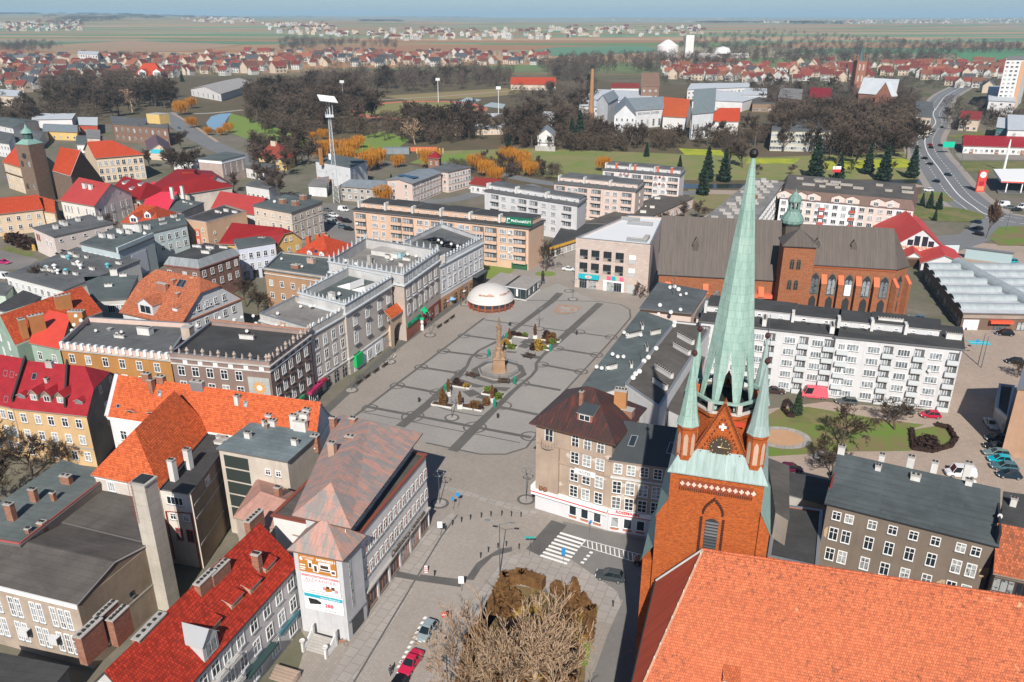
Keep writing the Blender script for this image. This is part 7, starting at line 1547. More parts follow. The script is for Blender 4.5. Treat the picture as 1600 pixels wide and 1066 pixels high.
for x,y,h,lab in((1104,283,18,'tall dark spruce behind the farthest stepped block, left of its twin'),(1131,284,17,'tall dark spruce, right one of the twins'),(1098,305,14,'dark spruce beside the path near the twins'),(1272,280,22,'tall dark spruce behind the mansard block'),(1310,282,14,'shorter dark spruce behind the mansard block'),(1355,272,16,'dark spruce left of the road bridge'),(1380,282,19,'broad dark spruce left of the road bridge'),(1424,278,17,'black green yew by the main road'),(1062,262,7,'round dark pine behind the farthest block'),(905,225,22,'tall dark conifer right of the white villa'),(893,228,18,'dark conifer close to the white villa'),(795,232,10,'small dark conifer on the meadow edge'),(840,186,14,'dark conifer before the white hall'),(96,178,12,'round dark conifer at the edge of the left wood'),(1440,322,6,'dark little conifer on the roundabout'),(1452,326,8,'dark conifer beside the little one on the roundabout'),(1466,328,8,'dark conifer on the right of the roundabout'),(1460,345,5,'low dark conifer on the roundabout lawn'),(1010,245,9,'dark conifer below the castle'),(612,294,7,'dark conifer behind the office with solar panels'),(285,128,13,'dark conifer right of the villa with orange roof')):tree(x,y,h,'spruce',lab,'dark conifers',wsc=1.2)
WOODS=[]
def inpoly(x,y,P):
 c=False;n=len(P)
 for i in range(n):
  x0,y0=P[i];x1,y1=P[i-1]
  if(y0>y)!=(y1>y)and x<(x1-x0)*(y-y0)/(y1-y0)+x0:c=not c
 return c
def wood(poly,n,hmin,hmax,kinds,label,group,seed,cls=14):
 n=n
 q=random.Random(seed);xs=[p[0]for p in poly];ys_=[p[1]for p in poly];k=0;t=0
 while k<n and t<20000:
  t+=1;x,y=q.uniform(min(xs),max(xs)),q.uniform(min(ys_),max(ys_))
  if not inpoly(x,y,poly):continue
  tree(x,y,q.uniform(hmin,hmax),q.choice(kinds),label,group,wsc=q.uniform(.95,1.3));k+=1
wood([(60,160),(250,150),(275,155),(262,182),(190,186),(90,178)],30,17,24,['park','park','brown'],'bare park tree in the dark wood below the far left suburb','bare trees of the left wood',1)
wood([(0,170),(60,165),(60,200),(0,205)],8,12,18,['park','brown'],'bare tree behind the monastery at the left edge','bare trees at the left edge',2)
wood([(385,150),(480,145),(560,150),(600,192),(540,212),(440,212),(385,190)],34,17,25,['park','park','brown'],'bare park tree in the dense grove left of the stadium','bare trees of the grove left of the stadium',3)
wood([(470,133),(640,124),(790,124),(790,133),(640,146),(540,150)],14,18,25,['park','park','brown'],'bare tree in the long wood behind the running track','bare trees of the wood behind the stadium',4)
wood([(640,200),(740,195),(760,222),(660,226)],18,15,21,['park'],'bare tree on the slope between stadium and playground','bare trees below the stadium',5)
wood([(740,190),(910,170),(930,215),(1080,222),(1200,215),(1200,228),(940,240),(800,232)],36,12,20,['park','brown'],'bare tree in the belt between the castle and the meadow','bare trees of the belt below the castle',6)
wood([(1200,188),(1420,178),(1440,215),(1420,250),(1330,262),(1200,240)],42,14,22,['park','park','brown'],'dark bare tree in the wood in front of the long pale school','dark bare trees left of the main road',7)
wood([(1160,135),(1330,140),(1440,160),(1430,178),(1200,176)],12,12,18,['park','brown'],'bare tree near the red brick spired church','bare trees round the far brick church',8)
wood([(1480,185),(1600,170),(1640,205),(1560,214),(1470,200)],9,8,13,['park','brown'],'bare tree right of the main road bend','bare trees right of the main road',9)
wood([(700,262),(870,262),(870,284),(760,280)],9,7,12,['brown'],'small bare tree on the meadow strip behind the stepped blocks','small meadow trees',10)
wood([(400,225),(500,235),(470,300),(395,285)],12,11,17,['brown','park'],'bare tree around the cottage and the mast building','bare trees round the cottage',12)
wood([(200,230),(270,215),(330,270),(260,275)],7,10,14,['brown','park'],'bare tree in the streets right of the cream school','bare street trees near the school',13)
wood([(1015,370),(1090,330),(1100,345),(1040,372)],5,6,9,['brown'],'small bare reddish tree beside the long low shops','small trees by the low shops',14)
wood([(800,140),(930,135),(930,165),(800,172)],8,12,18,['park','brown'],'bare tree among the allotments left of the brick chimney','bare trees left of the brick chimney',15)
tree(649,226,17,'pale','white barked bare tree standing out before the dark wood');tree(1160,262,15,'brown','rounded grey bare tree right of the green spire tip',wsc=1.3);tree(1140,258,15,'brown','rounded grey bare tree behind the spruce twins',wsc=1.2);tree(207,176,20,'pale','white barked tree at the front of the left wood')
for x in(1140,1100,1185,1235,1290,1330,1395):tree(x,268+(x*7)%9,6,'brown','small bare riverside tree on the long meadow','riverside trees')
def at0(x,y):g=G(x,y);return(g.x,g.y,.04)
r=empty('monument_column',at0(780,582),R_(10),'tall carved sandstone plague column on a stepped fenced base in the middle of the square','monument')
SAN=plaster((.34,.22,.135),.5);SAND=plaster((.27,.20,.145),.6);H_=ZY(G(780,582).y,497)
m=MB();m.lathe([(6.6,0),(6.6,.2),(5.2,.22)],DKL,8,ph=.39);m.lathe([(5.2,.0),(5.2,.5),(4.7,.5)],plaster((.33,.30,.27),.3),8,ph=.39);m.lathe([(4.7,.35),(0,.36)],plaster((.26,.13,.05),.4),8,ph=.39);m.build('platform',r)
m=MB()
for i in range(8):
 a0,a1_=.39+i*math.pi/4,.39+(i+1)*math.pi/4;p0=Vector((4.9*math.cos(a0),4.9*math.sin(a0),.55));p1=Vector((4.9*math.cos(a1_),4.9*math.sin(a1_),.55))
 for z in(.1,1.0):m.tube(p0+Vector((0,0,z)),p1+Vector((0,0,z)),.035,.035,STEEL,4)
 for k in range(14):q=p0 .lerp(p1,k/14);m.tube(q,q+Vector((0,0,1.1)),.022,.022,STEEL,3)
m.build('railing',r)
m=MB();m.lathe([(2.5,.36),(2.4,1.1),(2.0,1.2),(1.9,3.6),(2.15,3.8),(1.7,4.2)],SAN,4,ph=.6);m.build('plinth',r)
m=MB();m.lathe([(1.5,4.2),(1.3,5.2),(.85,5.6),(.85,6.2),(.58,6.6),(.45,H_-2.4),(.62,H_-2.2),(.62,H_-1.9)],SAN,8);rq=random.Random(3)
for k in range(110):
 z=rq.uniform(5.0,H_-1.8);a=rq.uniform(0,6.28);rr=.46+(.25 if z<7 else 0);c=(rr*math.cos(a),rr*math.sin(a));s=rq.uniform(.16,.32);m.lathe([(0,z-s),(s,z),(0,z+s)],SAND if k%3 else SAN,5,c)
m.build('column_shaft',r)
def statue(h):m=MB();m.lathe([(.34,0),(.30,h*.4),(.24,h*.55),(.3,h*.75),(.1,h*.84),(.14,h*.9),(.12,h*.98),(0,h)],SAND,7);m.tube((.2,0,h*.75),(.45,-.2,h*.5),.09,.06,SAND,4);return m
for(x,y,z,h)in((0,0,H_-1.9,2.1),(-1.3,-.7,4.1,2.0),(1.3,-.7,4.1,2.0),(0,-1.3,4.1,1.8),(0,1.4,4.1,1.8)):statue(h).build('statue',r,(x,y,z))
g=G(766.5,478);DM=plaster((.62,.58,.54),.1);DB=plain((.30,.065,.035),.6);RAD=6.4
r=empty('dome_kiosk',(g.x,g.y,.04),0,'round red framed kiosk under a large white inflated dome with brown lettering','kiosk')
m=MB();m.lathe([(RAD-.5,0),(RAD-.1,.5),(RAD,1.1)],plain((.20,.09,.055),.6),40);m.build('base_panels',r);m=MB();m.lathe([(RAD-.05,1.1),(RAD+.05,2.5)],plain((.03,.05,.06),.15),40);m.build('window_band',r)
for i in range(20):
 a=i*math.pi/10+.1;m=MB();m.box(-.22,.22,-.12,.12,0,2.5,DB);o=m.build('window_post',r,((RAD+.02)*math.cos(a),(RAD+.02)*math.sin(a),0));o.rotation_euler=(0,0,a+math.pi/2)
m=MB();zz=lambda rr:2.4+4.2*(1-(rr/(RAD+.35))**2)**.62;rs=[RAD+.35,RAD+.2,RAD-.2,RAD-.9,4.8,3.8,2.8,1.8,.8,0]
m.lathe([(rr,zz(min(rr,RAD+.34)))for rr in rs],patchy((.56,.545,.53),(.52,.50,.48),(.48,.45,.42),.2,.2,seam=(1.02,9),seamdark=.85),40);dm=m.build('dome',r);smooth(dm)
m=MB();m.lathe([(RAD+.4,2.3),(RAD+.42,2.5),(RAD+.2,2.75)],DM,40);m.build('dome_rim',r)
for txt,c0 in(("RESTAURACJA",-2.15),("PIZZERIA BAR",-.98)):
 for i,ch in enumerate(txt):
  if ch==' ':continue
  a=c0+i*.075;rr=RAD-1.0;z=zz(rr)+.08;o=link(textmesh(ch,.75,plain((.28,.09,.03)),.01,bold=.02),'lettering',dm,(rr*math.cos(a),rr*math.sin(a),z));o.rotation_euler=(R_(42),0,a+math.pi/2)
a=-1.57;m=MB();m.lathe([(.6,0),(.7,.01),(.7,.03),(.6,.03)],plain((.45,.25,.18)),16,sq=.6);o=m.build('emblem',dm,(0,-(RAD-1.2),zz(RAD-1.2)+.06));o.rotation_euler=(R_(38),0,0)
b=Bld('pavilion','glass walled cafe pavilion with flat striped roof and white curtains right behind the dome',[(760,444),(822,453),(843,437),(783,428)],3.4)
m=MB();m.prism(b.off(-.1),.3,3.3,plain((.03,.045,.05),.1));m.build('glazing',b.root);m=MB();m.prism(b.off(.2),0,.3,STONEBAND);m.build('base',b.root);b.flat(patchy((.34,.31,.29),(.30,.28,.26),(.38,.36,.33),.1,.1,seam=(.5,1.0),seamdark=.55),.35,.3,edge=plain((.5,.53,.55)));
for sd,n in(('F',7),('R',6)):
 for k in range(n+1):b.slabw(sd,max(0,k/n-.006),min(1,k/n+.006),.3,3.4,.06,METAL,'mullion')
 for k in range(n):
  if k%2:b.slabw(sd,(k+.25)/n,(k+.6)/n,1.0,3.2,.0,WHITE,'curtain',-.06)
m=MB();q0,q1=b.Q(.5,0,3.76),b.Q(.5,1,3.76);m.face([q0+Vector((-.4,0,0)),q0+Vector((.4,0,0)),q1+Vector((.4,0,0)),q1+Vector((-.4,0,0))],DARK);m.build('roof_gutter',b.root)
for i,(x,y,c)in enumerate(((695,480,(.5,.55,.62)),(706,477,(.2,.35,.6)),(715,466,(.7,.3,.2)),(722,464,(.6,.6,.6)),(731,452,(.65,.5,.4)))):
 r=empty('sunshade',at0(x,y),0,('white grey','pale blue','red orange','white','beige')[i]+' sunshade folded out in front of the pale grey tenement','sunshade');m=MB();m.tube((0,0,0),(0,0,2.4),.03,.03,METAL,4);m.build('pole',r);m=MB();m.lathe([(1.3,1.9),(0,2.6)],plain(c),8);m.build('canopy',r)
def lamp_mesh():
 r=MB();r.tube((0,0,0),(0,0,6.0),.07,.045,STEEL,6);hd=MB();n=12
 for zr_,rr in((5.9,.9),):
  for i in range(4):
   a=i*math.pi/2;hd.tube((0,0,5.2),(rr*math.cos(a),rr*math.sin(a),zr_),.03,.03,STEEL,4);hd.lathe([(0,zr_-.15),(.14,zr_),(.05,zr_+.25),(0,zr_+.3)],METAL,6,(rr*math.cos(a),rr*math.sin(a)))
  for i in range(n):a0,a1_=2*math.pi*i/n,2*math.pi*(i+1)/n;hd.tube((rr*math.cos(a0),rr*math.sin(a0),zr_),(rr*math.cos(a1_),rr*math.sin(a1_),zr_),.03,.03,STEEL,3)
 bs=MB();bs.lathe([(1.6,.0),(1.6,.03)],DKL,20);bs.lathe([(1.15,.03),(1.15,.05)],FLAG,20);return r.mesh('pole'),hd.mesh('lamp_head'),bs.mesh('base_disc')
LPM=lamp_mesh()
for x,y,lab in((549,610,'before the beige grey tenement'),(609,566,'near the arched gateway'),(672,524,'before the lace parapet corner house'),(706,653,'beside the near flower beds'),(842,514,'beyond the far flower beds'),(895,468,'near the stone clad store'),(822,781,'left of the white shop front'),(687,787,'beside the long office building'),(727,476,'left of the dome')):
 r=empty('street_lamp',at0(x,y),.3,'four armed steel lamp on a paved disc '+lab,'street lamp','lamps of the square');link(LPM[0],'pole',r);link(LPM[1],'lamp_head',r);link(LPM[2],'base_disc',r)
def dlamp(x,y,h,lab,arms=2,ang=0.0):
 r=empty('street_lamp',at0(x,y),ang,lab,'street lamp');m=MB();m.tube((0,0,0),(0,0,h),.1,.06,STEEL,6);m.build('pole',r)
 for s in((-1,1)if arms==2 else(1,)):
  m=MB();m.tube((0,0,h),(s*1.6,0,h+.5),.05,.04,STEEL,4);m.box(min(s*1.4,s*2.2),max(s*1.4,s*2.2),-.16,.16,h+.42,h+.56,METAL);m.build('lamp_arm',r)
dlamp(781,898,9.0,'tall double armed street lamp at the corner of the clipped hedge',2,R_(-10));dlamp(700,1085,8.0,'double armed street lamp over the street beside the red car',2,R_(30))
for x,y,h in((1533,575,8),(1528,570,8)):dlamp(x,y,h,'tall street pole by the covered market, '+('right' if x>1530 else 'left')+' one of the pair',1)
for x,y in((1424,275),(1447,246),(1500,262),(1517,240),(1444,330),(1572,360),(1302,285),(1180,290),(1010,205)):dlamp(x,y,9,'slender grey street lamp '+{1424:'by the black yew',1447:'on the median of the main road',1500:'near the bridge rail',1517:'beside the embankment',1444:'on the roundabout lawn',1572:'at the petrol station kerb',1302:'between the riverside spruces',1180:'by the spruce twins',1010:'below the castle'}[x],1)
bm_=MB();bm_.lathe([(.09,0),(.09,.8),(.12,.85),(.09,1.0),(0,1.05)],DARK,8);BLM=bm_.mesh('bollard')
for i,(x,y)in enumerate(((707,821),(721,816),(735,812),(752,809),(767,807),(784,806),(799,807),(696,829),(751,872),(763,863),(778,857),(791,854),(811,858),(958,948),(814,808),(679,900))):o=link(BLM,'bollard',None,at0(x,y));tag(o,'short black steel bollard at the street end of the square','bollard','black bollards at the square entrance')
def sign(x,y,h,lab,face,w=.7,hh=.7,ang=0.0,extra=None):
 r=empty('road_sign',at0(x,y),ang,lab,'sign');m=MB();m.tube((0,0,0),(0,0,h),.035,.035,METAL,5);m.build('pole',r);m=MB();m.box(-w/2,w/2,-.06,-.03,h-hh,h,face);o=m.build('sign_plate',r);return r
BLU=plain((.02,.22,.5),.5);SGW=plain((.7,.7,.7),.5);SGR=plain((.55,.03,.04),.5)
sign(716,792,2.8,'blue and white square pedestrian sign behind the bollards',BLU);sign(708,797,2.6,'small blue sign left of the square pedestrian sign',BLU,.5,.6);sign(688,838,2.8,'plain white rectangular sign beside the long office building',SGW,.8,1.2);sign(721,925,2.8,'white rectangular sign beside the dark cobbled strip',SGW,.8,1.3);r=sign(696,982,2.8,'pink and white no entry sign above the parked silver car',SGR,.9,.9);m=MB();m.box(-.35,.35,-.09,-.06,2.25,2.45,SGW);m.build('bar',r)
r=sign(827,872,4.0,'tall green direction sign post beside the zebra crossing',plain((.03,.3,.28)),1.6,.35);sign(880,882,3.0,'blue round topped sign in front of the zebra crossing',BLU,.6,1.3);sign(922,836,2.8,'thin blue parking sign by the shop front',BLU,.4,.5);sign(1524,548,3.0,'round blue sign beside the black car at the market',BLU,.8,.8);sign(1517,522,3,'white lantern like sign by the market corner',SGW,.6,.8);sign(1563,682,3.0,'white double disc sign among the parked cars',SGW,.8,1.4)
r=sign(666,895,.01,'low red and white striped road barrier in the street',SGR,.01,.01);m=MB();m.box(-.25,.25,-.1,.1,0,1.2,SGW);[m.box(-.26,.26,-.11,.11,.15+k*.35,.3+k*.35,SGR)for k in range(3)];m.build('barrier_board',r)
r=sign(1480,240,7,'large green motorway style sign over the main road',plain((0,.42,.26)),7,3.4);m=MB();m.tube((3,0,0),(3,0,7),.1,.1,METAL,5);m.build('pole',r)
m=MB();gP=G(1530,536);m.box(-2.6,2.6,-1.3,1.3,0,.03,plain((.05,.42,.48),.7));m.box(-2.6,2.6,-.06,.06,.03,.035,PAINT);o=m.build('parking_bay');o.location=(gP.x,gP.y,.06);o.rotation_euler=(0,0,-.1);tag(o,kind='structure')
bn=MB();bn.lathe([(.32,0),(.36,1.0),(.38,1.05),(.2,1.25),(0,1.3)],plain((.01,.20,.13),.5),8);BN=bn.mesh('litter_bin');bk=MB();bk.lathe([(.25,0),(.28,.9),(.15,1.0),(0,1.02)],DARK,8);BK2=bk.mesh('litter_bin')
for x,y,s in((791,531,'beside the far potted thuja'),(764,557,'left of the column'),(804,600,'right of the column'),(696,612,'by the left potted thuja'),(773,636,'at the near right flower bed'),(860,549,'at the far right flower bed')):tag(link(BN,'litter_bin',None,at0(x,y),0,(1,1,1.5)),'green litter bin '+s,'litter bin','green litter bins')
for x,y,s in((655,628,'alone on the near left paving'),(778,653,'alone on the near right paving'),(797,509,'near the dome'),(901,523,'on the far right paving')):tag(link(BK2,'litter_bin',None,at0(x,y)),'black litter bin '+s,'litter bin','black litter bins')
def bench_mesh(back=True):
 s=MB();W_=BROWN
 for k in range(4):s.box(-1,1,-.25+k*.14,-.14+k*.14,.42,.46,W_)
 bk=MB()
 for k in range(3):bk.box(-1,1,.3,.34,.52+k*.13,.62+k*.13,W_)
 lg=MB();lg.box(-.04,.04,-.25,.3,0,.42,STEEL);lg.box(-.04,.04,.28,.34,.42,.95,STEEL);return s.mesh('seat'),bk.mesh('backrest'),lg.mesh('leg')
BNM=bench_mesh()
def bench(x,y,ang,lab,grp='benches of the square',back=True,sc=1.0):
 r=empty('park_bench',at0(x,y),ang,lab,'bench',grp);r.scale=(sc,sc,sc);link(BNM[0],'seat',r)
 if back:link(BNM[1],'backrest',r)
 for s in(-.75,.75):link(BNM[2],'leg',r,(s,0,0))
for x,y,s in((560,600,'nearest in the row along the left facades'),(573,591,'second in the row along the left facades'),(587,582,'third in the row along the left facades'),(601,573,'fourth in the row, beside the bicycle rack'),(686,512,'first of the far row near the pharmacy'),(697,505,'second of the far row near the pharmacy'),(706,498,'last of the far row near the pharmacy')):bench(x,y,R_(-112),'dark slatted bench, '+s,sc=1.15)
for x,y,a,s in((735,590,-35,'left of the column'),(741,588,-35,'left of the column, inner one'),(787,600,-8,'right front of the column'),(787,596,-8,'right front of the column, rear one'),(824,560,-35,'right of the column'),(829,557,-35,'right of the column, inner one')):bench(x,y,R_(a),'backless dark bench '+s,back=False,sc=1.4)
def planted(x,y,lab,h=3.2):
 r=empty('potted_thuja',at0(x,y),0,lab,'potted tree','potted thujas');m=MB();m.prism([(-.55,-.55),(.55,-.55),(.55,.55),(-.55,.55)],0,.95,CHW);m.build('planter',r);T,C_=blob('column',TN['n']%2);TN['n']+=1;o=link(C_,'crown',r,(0,0,.9));o.scale=(h/8.5,h/8.5,h/10)
 return r
for x,y,s in((701,618,'rear left one of the near group'),(719,638,'front one of the near group'),(769,628,'right one of the near group'),(796,536,'left one of the far group'),(836,529,'rear one of the far group'),(855,544,'right one of the far group')):planted(x,y,'brown clipped thuja in a white square planter, '+s)
BEDS=[]
for x,y,w,d,s in((692,634,5.0,1.6,'near left'),(718,604,5.4,1.6,'rear left of the near group'),(737,638,5.2,1.8,'near front'),(771,617,5.2,1.8,'right of the near group'),(808,526,6.5,1.5,'far left'),(796,541,4.5,1.6,'beside the column'),(860,532,5.4,1.8,'far right'),(845,545,5.2,1.6,'front of the far group')):
 m=MB();m.box(-w/2,w/2,-d/2,d/2,0,.35,CHW);m.box(-w/2+.15,w/2-.15,-d/2+.15,d/2-.15,.35,.38,BROWN);o=m.build('flower_bed');o.location=at0(x,y);o.rotation_euler=(0,0,R_(-20));tag(o,'raised rectangular flower bed, '+s,'flower bed','flower beds of the square')
for x,y,h,k,lab,ws in((692,634,4.2,'c','conical yellow brown thuja, largest in the near left bed',1.3),(713,601,1.6,'shrubd','purple brown round bush in the rear left bed',1),(720,604,1.1,'shrubd','low dark bush in the rear left bed',1.3),(728,606,1.2,'shruby','golden low bush in the rear left bed',1.1),(762,612,1.3,'shrubg','bright green bush left in the right hand bed',1.2),(772,615,1.1,'shrubd','dark low bush in the right hand bed',1.4),(777,622,1.2,'shrubg','light green spreading bush in the right hand bed',1.7),(741,638,1.7,'shrubt','rust brown round bush in the near front bed',1.3),(751,640,1.1,'shrubd','dark bush between two brown ones in the front bed',1.2),(760,633,1.9,'shrubt','tawny upright bush at the right of the front bed',.8),(802,525,1.3,'shrubd','dark bush in the far left bed',1.4),(811,526,1.1,'shrubd','low dark bush in the middle of the far left bed',1.5),(820,526,1.1,'shrubg','green bush at the right of the far left bed',1.4),(790,540,1.7,'shruby','olive bush beside the column',1.2),(799,544,1.1,'shrubg','flat green bush beside the column',1.9),(854,529,2.2,'shrubd','dark green upright bush in the far right bed',.9),(863,530,1.8,'shrubt','red brown bush in the far right bed',1.1),(862,536,1.1,'shrubg','flat green bush in the far right bed',2.0),(842,546,2.6,'shruby','golden brown bush in the front far bed',1.0),(832,547,1.8,'shrubd','dark upright bush in the front far bed',.8),(850,546,1.1,'shrubg','green bush at the right of the front far bed',1.6)):
 tree(x,y,h*(1 if k=='c' else.85),'column' if k=='c' else k,lab,None,'shrub',wsc=ws*(1.3 if k=='c' else.95),name='shrub')
g=G(886,483);sheet('paving_emblem',[(874,476),(909,480),(903,486),(893,490),(880,491.5),(870,489.5),(865,485.5),(868,481)],ground_mat((.30,.20,.14),(.33,.235,.17),.5,key="tan setts"),9);m=MB();strip('',[(894+6.5*math.cos(a*.5),485+3.4*math.sin(a*.5))for a in range(13)],.7,FLAG,10,close=True,mb=m)
for q in([(872,481),(880,479),(885,483),(879,485)],[(873,487),(880,485),(886,487),(880,489)],[(882,482),(888,481),(887,489),(884,488)]):quadpx(m,q,10,FLAG)
tag(m.build('paving_emblem'),kind='structure')
g=G(507,1005);r=empty('entrance_stairs',(g.x,g.y,.04),R_(-20),'pale stone outdoor stairs with balustrades below the billboard wall','stairs')
m=MB();
for k in range(6):m.box(-1.6,1.6,-.3-k*.33,0-k*.33,0,1.2-k*.2,CAPM)
m.build('steps',r)
for s in(-1,1):
 m=MB();
 for k in range(9):m.box(s*1.75-.09,s*1.75+.09,-.15-k*.24,-.02-k*.24,0,1.9-k*.14,WHITE)
 m.box(s*1.75-.14,s*1.75+.14,-2.5,-2.1,0,1.4,CHW);m.box(s*1.75-.14,s*1.75+.14,.0,.4,0,2.4,CHW);m.build('balustrade',r)
 m=MB();m.lathe([(.2,1.4),(.4,1.9),(.35,1.95),(0,1.8)],CHW,8,(s*1.75,-2.3));m.build('urn',r)
g=G(452,1052);r=empty('entrance_stairs',(g.x,g.y,.04),R_(-20),'low tan stairs with thin rails in front of the red roofed tenement','stairs');m=MB()
for k in range(5):m.box(-1.8,1.8,-.3-k*.35,0-k*.35,0,.9-k*.17,plaster((.42,.32,.25)))
m.build('steps',r);m=MB();[m.tube((x,-.0,.9),(x,-1.8,1.0),.03,.03,METAL,4)for x in(-1.8,1.8)];[m.tube((x,-1.8,0),(x,-1.8,1.0),.03,.03,METAL,4)for x in(-1.8,1.8)];m.build('handrail',r)
def bicycle(x,y,ang,lab,c):
 r=empty('bicycle',at0(x,y),ang,lab,'bicycle')
 for s in(-.55,.55):
  m=MB();n=14
  for i in range(n):a0,a1_=2*math.pi*i/n,2*math.pi*(i+1)/n;m.tube((s+.33*math.cos(a0),0,.34+.33*math.sin(a0)),(s+.33*math.cos(a1_),0,.34+.33*math.sin(a1_)),.025,.025,DARK,4)
  m.build('wheel',r)
 m=MB()
 for p,q in(((-.55,0,.34),(-.15,0,.3)),((-.15,0,.3),(-.25,0,.85)),((-.15,0,.3),(.4,0,.75)),((-.25,0,.75),(.4,0,.8)),((-.55,0,.34),(-.25,0,.75)),((.4,0,.95),(.55,0,.34)),((.4,-.25,.98),(.4,.25,.98))):m.tube(p,q,.025,.025,c,4)
 m.box(-.4,-.15,-.06,.06,.85,.9,DARK);m.build('frame',r)
bicycle(535,1008,R_(-20),'orange bicycle leaning at the foot of the billboard wall',plain((.5,.16,.05)));bicycle(616,560,R_(60),'white bicycle at the rack near the arched gateway',WHITE)
def car_set(kind):
 k=('car',kind)
 if k in TM:return TM[k]
 L,H,rear,front,hood={'hatch':(4.1,1.48,-1.75,1.0,.86),'sedan':(4.6,1.42,-1.25,.95,.88),'suv':(4.4,1.65,-1.85,1.0,1.0),'van':(5.2,2.2,-2.45,1.7,1.1),'box':(6.0,2.6,-2.9,2.0,1.15),'estate':(4.7,1.48,-2.1,.95,.88)}[kind]
 W=.88 if kind not in('van','box')else.98;hz=hood;h=L/2;PA=plain((.5,.5,.5),.25,.2,'car paint');b=MB()
 st=[(-h,.42,hz*.85,W*.82),(-h+.18,.28,hz,W*.97),(-h*.55,.22,hz+.04,W),(0,.2,hz+.02,W),(h*.45,.22,hz,W),(h-.3,.26,hz*.84,W*.95),(h,.4,hz*.66,W*.78)]
 def sec(x,z0,z1,w):return[Vector((x,-w*.9,z0)),Vector((x,w*.9,z0)),Vector((x,w,z0+(z1-z0)*.45)),Vector((x,w*.95,z1-.06)),Vector((x,w*.8,z1)),Vector((x,-w*.8,z1)),Vector((x,-w*.95,z1-.06)),Vector((x,-w,z0+(z1-z0)*.45))]
 S=[sec(*s)for s in st]
 for a,c in zip(S,S[1:]):
  for i in range(8):j=(i+1)%8;b.face([a[i],c[i],c[j],a[j]][::-1],PA)
 b.face(S[0],PA);b.face(S[-1][::-1],PA)
 rr,rf=rear+(.35 if kind!='sedan' else.55),front-.75 if kind not in('van','box')else front-.5;wb,wt=W*.86,W*.68 if kind not in('van','box')else W*.82;z0=hz-.01
 B_=[Vector((rear,-wb,z0)),Vector((front,-wb,z0)),Vector((front,wb,z0)),Vector((rear,wb,z0))];T_=[Vector((rr,-wt,H-.05)),Vector((rf,-wt,H-.05)),Vector((rf,wt,H-.05)),Vector((rr,wt,H-.05))]
 gl=MB();GL=plain((.012,.018,.022),.08)
 for i in range(4):j=(i+1)%4;gl.face([B_[i],B_[j],T_[j],T_[i]],GL)
 e=.04;R2=[t+Vector((0,0,e))for t in T_];ctr=sum(T_,Vector())/4;cr=[ctr+(t-ctr)*.9+Vector((0,0,e+.05))for t in T_]
 for i in range(4):j=(i+1)%4;b.face([T_[i],T_[j],R2[j],R2[i]],PA);b.face([R2[i],R2[j],cr[j],cr[i]],PA)
 b.face(cr,PA)
 for i in range(4):b.tube(B_[i],T_[i],.06,.05,PA,4)
 for s in(0,3):a,c=B_[s].lerp(B_[1 if s==0 else 2],.48),T_[s].lerp(T_[1 if s==0 else 2],.5);b.tube(a,c,.05,.05,PA,4)
 if kind in('van','box'):
  for s in(0,3):q=(B_[0],B_[1],T_[1],T_[0])if s==0 else(B_[2],B_[3],T_[3],T_[2]);b.face([p+Vector((0,-.02 if s==0 else.02,0))for p in([q[0],q[0].lerp(q[1],.68),q[3].lerp(q[2],.66),q[3]]if s==0 else[q[0].lerp(q[1],.32),q[1],q[2],q[3].lerp(q[2],.34)])],PA)
 wh=MB();wh.tube((0,-.11,0),(0,.11,0),.32,.32,DARK,14,True);rm=MB();rm.tube((0,-.125,0),(0,.125,0),.2,.2,METAL,10,True)
 hl=MB();hl.box(-.06,.05,-.2,.2,-.08,.08,plain((.8,.8,.78),.2));tl=MB();tl.box(-.05,.05,-.14,.14,-.1,.1,plain((.4,.01,.01),.3));mr_=MB();mr_.box(-.06,.06,-.1,.1,-.06,.07,DARK);pl=MB();pl.box(-.02,.02,-.26,.26,-.06,.06,WHITE)
 TM[k]=(b.mesh('body'),gl.mesh('windows'),wh.mesh('wheel'),rm.mesh('rim'),hl.mesh('headlight'),tl.mesh('tail_light'),mr_.mesh('mirror'),pl.mesh('number_plate'),h,W,hz,front);return TM[k]
PM={}
def car(x,y,ang,kind,c,lab,near=True,grp=None,world=None):
 S=car_set(kind);r=empty('parked_car' if grp!='cars driving on the main road' else 'car',at0(x,y),R_(ang),lab,'car' if kind not in('van','box')else 'van',grp);k=(kind,c)
 if k not in PM:me=S[0].copy();me.materials.clear();me.materials.append(plain(c,.3,.15));PM[k]=me
 link(PM[k],'body',r);link(S[1],'windows',r);h,W,hz=S[8],S[9],S[10]
 for sx in(-1,1):
  for sy in(-1,1):
   w=link(S[2],'wheel',r,(sx*h*.62,sy*(W-.1),.32))
   if near:link(S[3],'rim',w)
   if near:link(S[4]if sx>0 else S[5],'headlight' if sx>0 else 'tail_light',r,(sx*(h-.1),sy*W*.68,hz*.66 if sx>0 else hz*.8))
 if near:
  for sy in(-1,1):link(S[6],'mirror',r,(S[11]-.25,sy*(W+.06),hz+.08))
  for sx in(-1,1):link(S[7],'number_plate',r,(sx*(h+.01),0,.45))
 return r
BLK=(.01,.011,.012);GRY=(.12,.13,.13);SIL=(.33,.36,.37);WHT=(.7,.7,.7);NVY=(.012,.03,.05)
car(667,991,-112,'hatch',(.27,.33,.35),'silver blue hatchback parked on the street facing the viewer');car(642,1041,-112,'sedan',(.55,.02,.07),'crimson sedan parked behind the silver hatchback');car(619,1081,-112,'hatch',BLK,'black car cut by the bottom picture edge')
car(953,905,163,'suv',(.05,.06,.065),'dark grey compact suv on the road by the zebra crossing');car(1010,882,163,'hatch',(.05,.008,.012),'dark red car hidden in the tower shadow')
